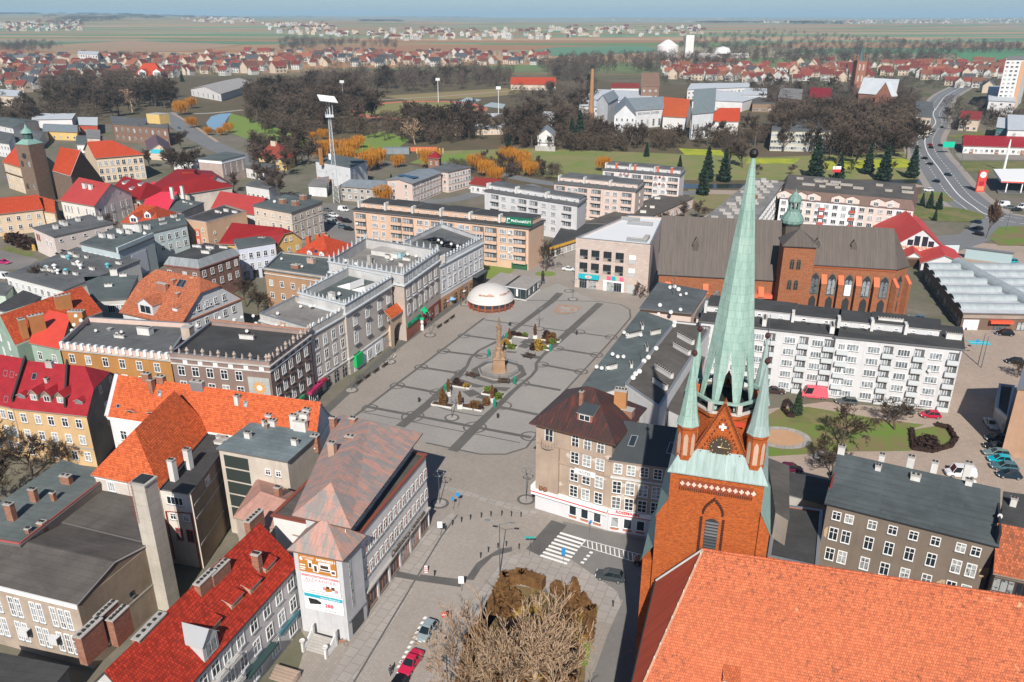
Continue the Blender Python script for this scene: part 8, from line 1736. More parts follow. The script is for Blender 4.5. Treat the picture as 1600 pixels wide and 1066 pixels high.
car(1210,614,-12,'sedan',(.06,.035,.03),'dark brown sedan parked left of the spruce');car(1270,621,168,'box',(.75,.12,.16),'pink panel van parked in front of the white block');car(1322,631,168,'estate',(.09,.1,.095),'dark grey estate car right of the pink van');car(1410,645,168,'estate',GRY,'grey car half hidden by the spreading bare tree');car(1453,652,170,'hatch',(.45,.015,.05),'crimson hatchback parked at the corner of the white block')
car(1547,666,-100,'sedan',(.45,.47,.47),'silver sedan parked nose towards the viewer in the yard');
for x,y,c,kd,l in((1556,689,(.02,.04,.045),'hatch','black car, topmost in the row of parked cars'),(1556,701,BLK,'sedan','second black car in the parked row'),(1556,712,(.16,.22,.22),'estate','grey green car third in the parked row'),(1561,722,(.0,.36,.46),'hatch','bright turquoise car in the parked row'),(1568,733,(.06,.14,.17),'estate','steel blue car below the turquoise one'),(1576,746,NVY,'hatch','dark navy car lowest in the parked row')):car(x,y,168,kd,c,l,grp='cars parked in the yard')
car(1569,524,170,'suv',BLK,'black car parked before the covered market');car(1585,568,160,'hatch',(.02,.02,.02),'dark car in the tree shadow near the blue bay');car(1580,411,175,'hatch',(.02,.3,.34),'teal car on the yard above the covered market');car(1433,500,150,'estate',(.1,.17,.22),'blue grey car behind the apse of the brick church');car(1500,744,170,'van',WHT,'white van behind the grey brown house');car(1236,736,-10,'hatch',(.1,.01,.03),'dark maroon car behind the church tower annex')
car(889,423,-15,'sedan',WHT,'white sedan waiting near the stone clad store');car(7,412,-20,'sedan',(.5,.01,.15),'magenta car on the street at the left edge');car(122,412,-25,'sedan',BLK,'black car between the two pale blocks');car(8,436,-20,'van',WHT,'white van near the left edge')
for x,y,c,kd in((511,330,GRY,'sedan'),(537,330,WHT,'van'),(508,340,(.15,.18,.2),'hatch'),(514,343,GRY,'hatch'),(522,339,WHT,'suv'),(521,350,SIL,'van'),(532,345,(.08,.02,.02),'hatch'),(542,348,BLK,'suv'),(536,357,(.1,.15,.2),'hatch'),(545,360,BLK,'hatch'),(509,293,(.1,.14,.16),'sedan'),(740,297,WHT,'sedan'),(590,290,BLK,'hatch'),(1290,720,SIL,'hatch')):car(x,y,-25,kd,c,'small %s parked in the car park behind the cream tenement'%('white vehicle' if c==WHT else 'dark or grey car')if y>310 and x<600 else 'lone car parked near %s'%('the lattice mast' if x<520 else 'the far street' if x>700 and x<800 else 'the mast building' if x<600 else 'the lawn edge'),False,'cars in the far car park' if(y>310 and x<600)else None)
for x,y,c,a in((1444,249,BLK,110),(1452,258,BLK,110),(1462,285,BLK,110),(1481,275,NVY,-60),(1453,228,(.3,.01,.01),100),(1454,232,BLK,100),(1470,229,BLK,-70),(1443,213,WHT,80),(1447,207,WHT,80),(1454,210,WHT,80),(1450,299,WHT,170),(1525,349,NVY,120),(1527,359,BLK,120),(1528,368,BLK,120),(1460,172,WHT,80),(1471,200,BLK,80),(280,201,(.1,.15,.25),120)):car(x,y,a,'hatch' if c!=WHT else 'suv',c,('white' if c==WHT else 'red' if c[0]>.2 else 'dark')+' car on the curving main road at the right' if x>300 else 'lone blue car on the road beside the left wood',False,'cars driving on the main road' if x>300 else None)
for x,y,c in((1567,322,WHT),(1576,326,GRY),(1588,330,BLK),(1598,326,WHT)):car(x,y,170,'hatch' if c!=WHT else 'van',c,{WHT:'white van',GRY:'grey car',BLK:'black car'}[c]+' standing at the petrol station',False,'vehicles at the petrol station')
def person_mesh(pose,top,legs,hair):
 bm=bmesh.new();lay=bm.verts.layers.skin.verify();st=.16 if pose=='walk' else.04
 V={}
 def add(n_,p,r):v=bm.verts.new(p);v[lay].radius=(r,r);V[n_]=v
 add('pel',(0,0,.95),.15);add('wai',(0,0,1.1),.13);add('che',(0,0,1.32),.17);add('nec',(0,0,1.47),.06);add('hd',(0,-.01,1.58),.09);add('ht',(0,-.01,1.68),.085)
 for s,k in((-1,'l'),(1,'r')):
  f=st*s;add('hip'+k,(s*.1,0,.9),.1);add('kn'+k,(s*.1,-f*.5-.02,.5),.065);add('an'+k,(s*.1,f*.9,.08),.045);add('to'+k,(s*.11,f*.9-.14,.04),.04)
  add('sh'+k,(s*.19,0,1.38),.065);add('el'+k,(s*.25,f*.6,1.12),.045);add('wr'+k,(s*.24,f*.6-.1,.9),.032);add('ha'+k,(s*.24,f*.6-.13,.82),.035)
 for a,c in(('pel','wai'),('wai','che'),('che','nec'),('nec','hd'),('hd','ht')):bm.edges.new((V[a],V[c]))
 for k in 'lr':
  for a,c in(('pel','hip'+k),('hip'+k,'kn'+k),('kn'+k,'an'+k),('an'+k,'to'+k),('che','sh'+k),('sh'+k,'el'+k),('el'+k,'wr'+k),('wr'+k,'ha'+k)):bm.edges.new((V[a],V[c]))
 V['pel'][lay].use_root=True;me=bpy.data.meshes.new('p');bm.to_mesh(me);bm.free();o=bpy.data.objects.new('p',me);COL.objects.link(o);o.modifiers.new('s','SKIN');sb=o.modifiers.new('u','SUBSURF');sb.levels=1
 dg=bpy.context.evaluated_depsgraph_get();dg.update();me2=bpy.data.meshes.new_from_object(o.evaluated_get(dg));bpy.data.objects.remove(o)
 me2 .materials.clear();[me2 .materials.append(x)for x in(plain((.45,.26,.18)),plain(top),plain(legs),plain((.03,.025,.02)))]
 for p in me2 .polygons:
  c=p.center;p.material_index=3 if c.z<.09 else 2 if c.z<.95 and abs(c.x)<.2 else 0 if c.z>1.46 or(c.z<.88 and abs(c.x)>=.2)else 1;p.use_smooth=True
 hm=MB();hm.lathe([(.1,1.6),(.11,1.66),(.09,1.74),(0,1.78)],plain(hair),10,(0,.015));return me2,hm.mesh('hair')
PPL=[person_mesh('walk',(.04,.04,.05),(.03,.04,.07),(.04,.02,.01)),person_mesh('stand',(.3,.05,.05),(.02,.02,.03),(.15,.09,.04)),person_mesh('walk',(.25,.27,.3),(.05,.05,.07),(.02,.015,.01))]
for i,(x,y,a,v,lab)in enumerate(((611,1056,200,0,'person in dark clothes standing beside the red car in the street'),(478,688,30,0,'person in dark clothes at the magenta shop awning'),(497,628,60,2,'person in a grey jacket walking past the arched doors'),(663,512,10,1,'person in a red top near the pharmacy door'),(723,470,90,1,'person in a red top by the sunshades'),(735,458,0,2,'person in a grey jacket near the dome'),(846,446,200,0,'person in dark clothes behind the glass pavilion'),(1478,520,90,2,'person in grey at the covered market front'))):
 r=empty('person',at0(x,y),R_(a),lab,'person');link(PPL[v][0],'body',r);link(PPL[v][1],'hair',r)
g=G(660,516);r=empty('advertising_figure',(g.x,g.y,.04),0,'tall white and green advertising figure outside the pharmacy','advertising stand');m=MB();m.lathe([(.5,0),(.45,1.2),(.3,1.6),(.5,2.2),(.35,2.8),(0,3.0)],CHW,8);m.build('body',r);m=MB();m.box(-.5,.5,-.3,.3,3.0,3.5,plain((0,.4,.2)));m.build('sign_head',r)
g=G(848,443);r=empty('statue',(g.x,g.y,.04),0,'dark bronze statue on a plinth between pavilion and peach block','statue');m=MB();m.box(-.7,.7,-.7,.7,0,.8,STEEL);m.build('plinth',r);m=MB();m.lathe([(.5,.8),(.45,2.2),(.55,3.2),(.25,3.6),(.3,4.0),(0,4.3)],plain((.03,.03,.028)),8);m.build('figure',r)
def bb(name,label,pts,h,wm,rm=None,rise=0,hip=(0,0),axis='x',rows=2,cols=6,cat='building',w=1.4,wh=1.5,group=None,style='single',side=None):
 b=Bld(name,label,pts,h,cat,group);b.wall(wm)
 if rise:b.pitched(rm,rise,axis=axis,hip=hip,over=.6,wallm=wm)
 else:b.flat(rm or GREY_FELT,.4,.3)
 if cols:b.win('F',cols,[1.2+i*(h-.6)/rows for i in range(rows)],w,wh,style)
 if side:b.win('R',side,[1.2+i*(h-.6)/rows for i in range(rows)],w,wh,style)
 return b
W1=plaster((.62,.61,.60),.15);C1=plaster((.56,.46,.36),.15);G1=plaster((.34,.31,.28),.2);YL=plaster((.60,.42,.16),.15)
GRR=patchy((.22,.25,.27),(.18,.21,.23),(.28,.30,.31),.2,.1,seam=(.6,9));LTR=patchy((.52,.55,.57),(.48,.51,.53),(.58,.6,.6),.1,.1,seam=(1.2,30),seamdark=.9)
b=bb('telecom_building','white windowless building with the lattice mast and a brick chimney before the orange willows',[(493,252),(547,262),(573,252),(524,243)],10.5,WHW,GREEN_FELT,cols=5,rows=2,w=.8,wh=.8);b.slabw('F',.02,.5,0,3,.1,plaster((.4,.2,.13)),'brick_base');b.chim(b.loc(502,254,10.9),1.4,1.4,6.5,BRC)
b=bb('annex','small white lean to in front of the white windowless building',[(482,291),(510,293),(513,277),(490,281)],4.5,WHW,WHW.copy()if 0 else LT_FELT,cols=0)
gM=G(526,317);r=empty('lattice_mast',(gM.x,gM.y,0),.3,'tall grey lattice telecommunication mast with a white tilted panel on top','mast');zt=ZY(gM.y,183);zz2=ZY(gM.y,157);MW=plain((.5,.53,.55),.5)
m=MB();n=16;hwf=lambda t:1.25-.8*t
for k in range(n):
 t0,t1=k/n,(k+1)/n;z0,z1=zt*t0,zt*t1;c0=[Vector((sx*hwf(t0),sy*hwf(t0),z0))for sx,sy in((-1,-1),(1,-1),(1,1),(-1,1))];c1_=[Vector((sx*hwf(t1),sy*hwf(t1),z1))for sx,sy in((-1,-1),(1,-1),(1,1),(-1,1))]
 for i in range(4):j=(i+1)%4;m.tube(c0[i],c1_[i],.1,.08,MW,4);m.tube(c0[i],c1_[j],.045,.045,MW,3);m.tube(c0[j],c1_[i],.045,.045,MW,3);m.tube(c1_[i],c1_[j],.045,.045,MW,3)
m.build('lattice',r);m=MB();m.box(-1.7,1.7,-1.7,1.7,zt,zt+1.0,MW);[m.tube((x,y,zt),(x,y,zt+4+x),.12,.1,MW,4)for x,y in((-1.6,-1.6),(1.6,1.6),(1.4,-1.6),(-.6,1.2))];m.tube((.3,0,zt),(.3,0,zz2),.3,.25,MW,5);m.build('platform',r)
m=MB();slab(m,[[Vector((-3.6,-2.6,zz2)),Vector((3.8,-3.6,zz2-1.0)),Vector((3.0,3.0,zz2+1.0)),Vector((-4.2,3.0,zz2+2))]],.3,PW,METAL);m.build('top_panel',r);m=MB();m.box(-1.8,-1.0,-1,1,zt*.52,zt*.58,PW);m.build('antenna_box',r)
b=bb('office_block','long two storey office with grey teal hipped roof right of the mast foot',[(531,291),(600,296),(622,283),(548,281)],6.5,plaster((.42,.38,.34)),GRR,1.6,(3,3),cols=7);
b=bb('office_block','three storey beige office with teal roof and dark solar panels, gable towards the camera',[(605,281),(644,287),(689,270),(655,265)],9.5,PINKW,GRR,1.0,(0,0),'y',3,2,side=9)
for k in range(4):p=b.Q(.25+.18*k,.25,10.6);m=MB();m.box(-1.1,1.1,-1.8,1.8,0,.2,plain((.01,.05,.09),.2));m.build('solar_panel',b.roofo,p)
bb('office_block','long beige three storey block with flat grey roof behind the office with solar panels',[(668,265),(700,270),(735,262),(703,257)],9.5,PINKW,GREY_FELT,cols=3,rows=3,side=8)
b=bb('brick_turret','small square brick tower with bright red pyramid roof among the orange willows',[(669,246),(686,247),(689,243),(672,242)],9.0,brick((.25,.08,.04)),REDP,2.6,(3.6,3.6),cols=2,rows=2,w=.7,cat='tower')
b=bb('cottage','cottage with steep red brown hipped roof and three cream chimneys among dark bare trees',[(404,244),(446,248),(460,242),(414,238)],6.5,YL,tiles((.26,.05,.03),.5,.5),7,(8,8),cols=5,cat='house');[b.chim(b.sp('F',u,.85),1.4,1.4,2,C1)for u in(.35,.5,.65)]
b=bb('office_block','pink grey block with white roof edge and slit windows before the old brickworks',[(310,249),(346,252),(382,243),(352,238)],11,plaster((.42,.33,.29)),GREEN_FELT,cols=0);b.slabw('F',0,1,9.6,11.3,.1,WHITE,'roof_edge');b.slabw('R',0,1,9.6,11.3,.1,WHITE,'roof_edge');b.win('R',4,[4],.6,5,'plain')
b=bb('factory','old red brown brick factory with tall arched windows and orange roof box',[(176,194),(262,201),(262,188),(172,182)],11,brick((.2,.09,.055)),GREY_FELT,cols=9,rows=2,wh=2.6,style='arch');b.chim(b.Q(.85,.5,b.top),12,8,6,YL,pots=0,name='roof_box')
b=bb('hall','small hall with violet brown gabled roof and turquoise gable',[(232,236),(267,238),(262,222),(228,220)],5,C1,patchy((.13,.08,.09),(.11,.07,.08),(.15,.1,.1),seam=(.6,9)),4,axis='y',cols=0);b.slabw('F',.1,.9,3.8,6.2,.1,plain((.05,.42,.5)),'turquoise_gable')
b=bb('villa','red and white villa with bright orange roof and white curved gables beyond left wood',[(210,119),(254,119),(262,115),(218,115)],12,brick((.35,.08,.06)),VERMIL,13,(10,10),cols=7,rows=2,w=2.4,wh=3,cat='house');b.slabw('F',0,1,8,12,.2,WHITE,'white_band');dormer(b,'F',.3,0,9,5,'gable',VERMIL,WHITE,style='single');dormer(b,'F',.8,0,9,5,'gable',VERMIL,WHITE,style='single')
b=bb('hall','large pale arched hall with a glazed end right of the orange roofed villa',[(298,139),(345,147),(398,131),(352,126)],7,W1,patchy((.36,.34,.32),(.32,.3,.28),(.4,.38,.36),.1,.1,seam=(2,40)),4.5,(0,0),'y',cols=6,rows=1,w=3,wh=4)
b=bb('hotel','long white building with cylindrical roof pieces on the field edge',[(121,84),(152,86),(155,81),(123,80)],16,W1,LTR,cols=8,rows=3,w=4,wh=3)
bb('hall','long low cream hall with many bays at the far left field edge',[(5,90),(55,91),(60,87),(8,86)],8,C1,LT_FELT,cols=9,rows=1,w=5,wh=4)
for pts,h,wm,rm,rs,lab in(([(-20,192),(20,200),(60,190),(25,184)],7,W1,GREEN_FELT,2,'white house with grey gabled roof behind the dark church tower'),([(22,216),(60,222),(75,206),(38,202)],5,W1,GREY_FELT,2,'low white outbuilding left of the dark church tower'),([(68,205),(120,207),(122,196),(70,194)],5.5,YL,GRR,2,'orange walled workshop with grey roof behind the dark church tower'),([(50,188),(112,187),(118,178),(52,178)],6,W1,LTR,0,'long white flat sheds behind the orange walled workshop'),([(124,196),(152,197),(152,184),(122,184)],6,plaster((.45,.08,.05)),LTR,0,'red walled shed with a pale roof'),([(136,216),(156,217),(156,204),(135,203)],9,plaster((.5,.42,.36)),LT_FELT,0,'narrow beige block with letters on its fascia'),([(120,226),(158,226),(160,213),(122,212)],5,W1,GREEN_FELT,2,'grey gabled shed in front of the narrow beige block'),([(0,150),(34,152),(34,142),(0,140)],9,C1,LTR,0,'wide beige building at the left edge of the wood'),([(-10,222),(14,226),(22,210),(0,206)],8,W1,GREY_FELT,0,'white flat roofed house at the left edge behind the monastery'),([(270,252),(312,254),(318,244),(276,242)],4.5,W1,GREEN_FELT,0,'low white annex right of the cream school'),([(384,262),(412,268),(430,258),(404,254)],5,W1,GREY_FELT,0,'low pale shed before the cottage'),([(430,318),(480,322),(486,306),(440,304)],4,C1,DK_FELT,0,'long low garages by the car park'),([(760,315),(790,318),(800,306),(775,303)],5,W1,GREY_FELT,0,'low white pavilion left of the white apartment block'),([(735,288),(775,293),(790,282),(752,279)],4,W1,DKRED,2,'low white bungalow with dark red roof by the street'),([(338,345),(360,348),(372,340),(352,337)],6,C1,DK_FELT,0,'small beige house between coral roof and peach building'),([(384,290),(420,296),(436,288),(402,282)],6,W1,GREY_FELT,0,'white flat roofed house behind the cream three storey tenement')):
 bb('house',lab,pts,h,wm,rm,rs,cols=5,rows=1 if h<7 else 2)
b=bb('villa','white half timbered villa with dark roof on the far side of the long meadow',[(840,212),(866,213),(868,206),(842,205)],9,W1,GRR,4,axis='y',cols=3,rows=2,cat='house');b.slabw('F',0,1,4.4,4.8,.15,BROWN,'timber');b.slabw('F',-.1,1.1,0,3,1.6,CAPM,'terrace_wall');m=MB();p,an=b.at('F',.7,7.2,.1);m.lathe([(1.6,0),(0,.02)],DARK,12);o=m.build('round_window',b.root,p);o.rotation_euler=(math.pi/2,0,an)
b=bb('castle_tower_house','tall white gabled block of the castle brewery with grey roof, left end',[(933,158),(950,161),(966,152),(950,150)],17,WHW,GRR,5,axis='y',cols=1,rows=3,w=.8,wh=.9)
b=bb('castle_hall','long white castle hall with grey roof, tall windows and roof letters',[(980,174),(1036,170),(1034,158),(972,160)],13,WHW,GRR,6,cols=6,rows=1,w=2,wh=5,style='tall');q,an=b.at('F',.6,10.5,.1);wall_text("BROWAR ZAMEK",2.6,STEEL,b.root,q,an)
b=bb('castle_wing','white castle wing with pointed gable facing the meadow and three rows of small windows',[(960,180),(993,181),(990,166),(962,166)],14,WHW,GRR,7,axis='y',cols=4,rows=3,w=1.1,wh=1.8)
b=bb('castle_wing','castle wing with bright orange tiled roof and two rows of skylights',[(1036,182),(1072,184),(1080,166),(1036,160)],9,W1,ORANGE,9,cols=4,rows=1);rooflights(b,'F',[(.2+.15*i,.7)for i in range(5)]+[(.15+.15*i,.4)for i in range(5)],1.5,1.2)
b=bb('chapel','white gothic castle chapel with steep slate roof and stepped west gable',[(1082,178),(1115,175),(1116,166),(1083,168)],17,WHW,patchy((.15,.19,.2),(.13,.16,.17),(.18,.2,.2),seam=(.6,3)),14,cols=5,rows=1,w=1.2,wh=9,style='tall',cat='chapel');b.slabw('L',.1,.9,0,24,.8,WHW,'gable')
b=bb('gatehouse','white gatehouse with wide bright orange hipped roof at the right end of the castle',[(1106,190),(1154,190),(1155,180),(1112,180)],9,W1,VERMIL,7,(6,0),cols=5,rows=1)
gC=G(923,190);zt=ZY(gC.y,101);r=empty('chimney_stack',(gC.x,gC.y,0),0,'tall slender ochre brick chimney with sooty top beside the castle brewery','chimney');OB=brick((.42,.20,.07));m=MB();m.lathe([(2.4,5),(1.9,12),(1.25,zt-3)],OB,14);m.build('shaft',r);m=MB();m.lathe([(1.25,zt-3),(1.35,zt-2),(1.3,zt)],DARK,14);m.build('top',r);m=MB();m.lathe([(2.9,0),(2.8,7)],brick((.28,.08,.04)),8);m.build('base',r)
for pts,h,wm,rm,rs,lab,c in(([(905,157),(1015,158),(1024,144),(930,140)],8,WHW,LTR,0,'wide white factory hall with silver roof behind the castle',14),([(905,166),(935,168),(940,158),(910,157)],9,W1,LTR,0,'white factory annex left of the brick chimney',5),([(798,132),(868,133),(868,127),(800,127)],6,C1,VERMIL,6,'long cream stable with bright orange roof and small gables',12),([(836,183),(880,185),(884,177),(842,174)],6,W1,LTR,0,'white flat roofed pavilion left of the castle',8),([(955,138),(998,138),(998,132),(956,132)],7,W1,DKRED,3,'white hall with dark red roof before the green field',9),([(1002,135),(1030,135),(1026,124),(1002,124)],17,brick((.2,.1,.06)),brick((.2,.1,.06)),9,'tall old brown brick mill with stepped gable',3),([(1074,141),(1170,137),(1172,130),(1080,131)],9,W1,LTR,0,'long white strip windowed school beyond the castle',16),([(1118,158),(1160,160),(1200,148),(1100,140)],8,W1,LTR,0,'wide pale warehouse with white roof right of the castle',5),([(1160,149),(1198,150),(1198,139),(1165,138)],9,W1,LTR,0,'white building with red window bands right of the warehouse',6),([(1176,162),(1215,163),(1215,152),(1176,151)],7,brick((.25,.15,.09)),BR_FELT,0,'brown brick shed right of the warehouse',5),([(1216,153),(1252,157),(1254,140),(1220,138)],11,brick((.34,.16,.09)),LT_FELT,0,'red and white striped brick house with flat grey roof',5),([(1264,154),(1298,156),(1296,142),(1268,141)],8,C1,REDP,6,'cream house with bright red hipped roof near the spired church',4),([(1206,205),(1310,207),(1312,190),(1210,186)],12,plaster((.52,.50,.42)),GREY_FELT,0,'long pale three storey school hidden behind the dark bare trees',22),([(1325,198),(1372,204),(1420,188),(1340,180)],11,plaster((.58,.55,.45)),GREY_FELT,0,'pale wing of the long school near the main road',10),([(1430,182),(1455,184),(1458,160),(1432,158)],13,C1,GREY_FELT,0,'cream corner tenement beside the main road',4),([(1500,186),(1530,188),(1535,175),(1505,174)],8,C1,DKRED,3,'small house right of the main road',3),([(1545,158),(1586,160),(1586,135),(1545,135)],11,W1,LTR,0,'white flat building at the foot of the tower block',3),([(1575,204),(1640,206),(1640,182),(1575,180)],12,plaster((.6,.63,.62)),LTR,0,'tall white shed cut by the right edge',3),([(1557,200),(1576,202),(1578,186),(1560,184)],10,plaster((.08,.2,.22)),LTR,0,'dark teal shed left of the white one',2)):
 bb('building',lab,pts,h,wm,rm,rs,cols=c,rows=1 if h<9 else 3 if h>10 else 2,w=1.8,wh=1.6)
gN=G(1336,150);CB=brick((.32,.09,.045));r=empty('church_tower',(gN.x,gN.y,0),0,'tall red brick church tower with dark needle spire near the horizon at the right','tower');z1=ZY(gN.y,95);z2=ZY(gN.y,71);m=MB();m.box(-5,5,-5,5,0,z1,CB);[m.lathe([(.9,z1),(.9,z1+4),(0,z1+8)],CB,4,(x,y))for x in(-4.6,4.6)for y in(-4.6,4.6)];m.build('shaft',r);m=MB();m.lathe([(4.2,z1),(0,z2)],patchy((.06,.1,.1),(.05,.09,.09),(.08,.12,.11)),8);m.build('spire',r);[link(win_mesh(1.6,6,'arch',CB,plaster((.5,.45,.4))),'window',r,(x,-5,z))for x in(-2,2)for z in(z1-9,z1-20)]
b=bb('church','red brick neo gothic church nave with shining white silver roof',[(1342,146),(1398,150),(1404,140),(1352,137)],14,CB,LTR,11,cols=6,rows=1,w=1.6,wh=7,style='arch',cat='church');q,an=b.at('F',.8,0,5);m=MB();m.prism([(-7,-2),(7,-2),(7,8),(-7,8)],0,14,CB);m.face([(-7,-2,14),(7,-2,14),(0,-2,25)],CB);m.face([(7.3,-2.3,13.6),(7.3,9,13.6),(0,9,25.3),(0,-2.3,25.3)],LTR);m.face([(-7.3,9,13.6),(-7.3,-2.3,13.6),(0,-2.3,25.3),(0,9,25.3)],LTR);m.build('transept',b.root,q)
b=bb('tower_block','white and orange high rise block at the right edge',[(1572,94),(1603,94),(1612,88),(1578,88)],42,W1,LT_FELT,cols=4,rows=12,w=2.4,wh=1.5,style='double');b.slabw('L',0,1,2,41,.3,plain((.45,.18,.08)),'balcony_strip');b.slabw('F',.8,1,2,41,.4,plain((.5,.28,.16)),'balcony_strip')
b=bb('inn','long white inn with vivid red roof, solar panels and brown doors above the embankment',[(1506,228),(1640,232),(1640,220),(1504,216)],4.5,W1,REDSH,4,cols=16,rows=1);b.win('F',[.1,.4,.7],[.2],2,2.6,'plain',fm=BROWN,gl=plain((.3,.12,.05)));
b=bb('petrol_station','petrol station with broad white canopy on white columns and red edge',[(1560,302),(1680,306),(1680,282),(1548,283)],.2,W1,None,cols=0);[o.hide_set(False)for o in()]
b.h=5.2;m=MB();m.prism(b.off(0),5.2,6.3,WHITE);m.build('canopy',b.root);b.slabw('F',0,1,5.3,5.9,.1,plain((.65,.08,.08)),'red_edge')
for u in(.1,.3,.5):p,an=b.at('F',u,.2,-1);m=MB();m.tube(p,p+Vector((0,0,5)),.3,.3,WHITE,8);m.build('column',b.root)
g=G(1530,300);r=empty('pylon_sign',(g.x,g.y,0),0,'tall red petrol station pylon with round white emblem','sign');r.scale=(.68,.68,.68);m=MB();m.box(-3,3,-.5,.5,0,15,plain((.5,.05,.04)));m.build('board',r);m=MB();m.lathe([(2.1,0),(2.1,.1),(1.6,.1),(1.6,.2),(.3,.2)],WHITE,20);o=m.build('emblem',r,(0,-.5,12));o.rotation_euler=(math.pi/2,0,0);m=MB();m.box(-1.6,1.6,-.6,-.5,4.6,7.4,plain((.35,.01,.03)));m.box(-2.4,2.4,-.6,-.5,1,4,plain((.65,.2,.1)));m.build('price_panel',r)
g=G(1568,268);r=empty('pole',(g.x,g.y,0),0,'white tapering pylon beside the petrol station sign','pole');m=MB();m.lathe([(.7,-8),(.5,14),(.2,17)],WHITE,6);m.build('shaft',r)
g=G(1058,90);r=empty('silo',(g.x,g.y,0),0,'large white silo with conical roof and slab tower on the horizon fields','silo');m=MB();m.lathe([(21,0),(21,22),(6,32),(0,34)],W1,20,(-20,0));m.build('drum',r);m=MB();m.box(14,30,-6,6,0,42,W1);m.build('slab_tower',r);m=MB();m.lathe([(17,8),(12,18),(0,21)],W1,16,(90,0));m.box(30,140,-8,8,0,8,W1);m.build('annex',r)
for x,y,h,l in((1140*0+685,160,20,'right'),(537,165,20,'left'),(779,178,20,'far right')):g=G(x,y);r=empty('floodlight_mast',(g.x,g.y,0),0,'white floodlight mast of the stadium, '+l+' one','light mast','stadium floodlights');m=MB();m.tube((0,0,0),(0,0,h),.4,.25,W1,6);m.build('pole',r);m=MB();m.box(-2,2,-.4,.4,h,h+2.4,W1);m.build('lamp_head',r)
b=bb('grandstand','low stadium grandstand with rows of seats behind dark bare trees',[(708,186),(780,186),(785,178),(712,178)],4,C1,LTR,cols=8,rows=1);bb('pool_building','long low white terraces with green awning right of the stadium',[(710,203),(800,201),(802,194),(712,195)],4,C1,LTR,cols=10,rows=1)
g=G(620,240);r=empty('playground',(g.x,g.y,0),0,'fenced playground with grey container and yellow posts before the willows','playground');m=MB();m.box(-8,8,-3,3,0,3.6,GRR);m.build('container',r);m=MB();[m.box(12+k*2,12.5+k*2,-.3,.3,0,3.2,YL)for k in range(9)];m.build('posts',r);m=MB();m.box(6,24,8,10,0,2.5,plain((.5,.14,.06)));m.build('play_frame',r)
b=bb('noise_barrier','pale blue green glass noise barrier panels along the yard and roundabout',[(1510,388),(1583,397),(1583,396),(1510,387)],3.6,plain((.32,.42,.44),.2),METAL,cols=0,cat='barrier');bb('billboard_wall','pale grey board standing left of the glass noise barrier',[(1476,382),(1500,382),(1500,381),(1476,381)],4,plain((.45,.52,.55)),METAL,cols=0,cat='barrier')
g=G(1298,285);r=empty('flag',(g.x,g.y,0),0,'white and red flag on a pole beyond the mansard block','flag');m=MB();m.tube((0,0,0),(0,0,9),.1,.06,STEEL,5);m.build('pole',r);m=MB();[m.box(k*.7,k*.7+.7,-.05+.2*(k%2),.05+.2*(k%2),5.0,6.5,SGR)or m.box(k*.7,k*.7+.7,-.05+.2*(k%2),.05+.2*(k%2),6.5,8,PW)for k in range(6)];m.build('cloth',r)
HP=[]
for wc,wn in(((.50,.49,.46),'white'),((.52,.42,.32),'cream')):
 for rc,rn in(((.24,.055,.04),'red'),((.33,.12,.07),'orange'),((.08,.09,.1),'dark grey'),((.2,.09,.06),'brown')):
  a=MB();a.prism([(-5,-4),(5,-4),(5,4),(-5,4)],0,5.5,plaster(wc,.15));[a.face(f,plaster(wc,.15))for f in([(5,-4,5.5),(5,4,5.5),(5,0,9.3)],[(-5,4,5.5),(-5,-4,5.5),(-5,0,9.3)])]
  for y in(-4.03,4.03):
   for x in(-3.2,0,3.2):
    for z in(1,3.6):f=[(x-.6,y,z),(x+.6,y,z),(x+.6,y,z+1.3),(x-.6,y,z+1.3)];a.face(f if y<0 else f[::-1],GLASS)
  for y0,z0 in((-1.3,6.3),(.3,6.3)):a.face([(5.03,y0,3.2),(5.03,y0+1,3.2),(5.03,y0+1,4.6),(5.03,y0,4.6)],GLASS)
  c=MB();slab(c,[[Vector((-5.4,-4.6,5)),Vector((5.4,-4.6,5)),Vector((5.4,0,9.4)),Vector((-5.4,0,9.4))],[Vector((5.4,4.6,5)),Vector((-5.4,4.6,5)),Vector((-5.4,0,9.4)),Vector((5.4,0,9.4))]],.25,tiles(rc,.5,.5),CAPM);c.box(1.4,2.2,.6,1.3,7,10.4,CHIM);HP.append((a.mesh('wall'),c.mesh('roof'),wn,rn))
HQ=random.Random(42)
def suburb(poly,n,where,grp,big=(1,1.5),cols=None):
 k=0;xs=[p[0]for p in poly];ys_=[p[1]for p in poly];placed=[];t=0
 while k<n and t<6000:
  t+=1;x,y=HQ.uniform(min(xs),max(xs)),HQ.uniform(min(ys_),max(ys_))
  if not inpoly(x,y,poly):continue
  g=G(x,y)
  if any((g.x-p.x)**2+(g.y-p.y)**2<300 for p in placed):continue
  placed.append(g);P=HP[HQ.choice(cols or range(8))];s=HQ.uniform(*big);r=empty('house',(g.x,g.y,0),R_(HQ.choice((-20,70,-25,60,5))+HQ.uniform(-8,8)),'small %s house with %s gabled roof %s'%(P[2],P[3],where),'house',grp+', '+P[2]+' with '+P[3]+' roof');r.scale=(s*HQ.uniform(.9,1.5),s,s);link(P[0],'wall',r);link(P[1],'roof',r);k+=1
suburb([(0,96),(60,92),(300,92),(310,112),(200,128),(100,140),(0,150)],56,'in the far left suburb','far left suburb');suburb([(300,88),(480,84),(480,108),(390,120),(300,118)],44,'behind the arched hall','suburb behind the arched hall',(1,1.8))
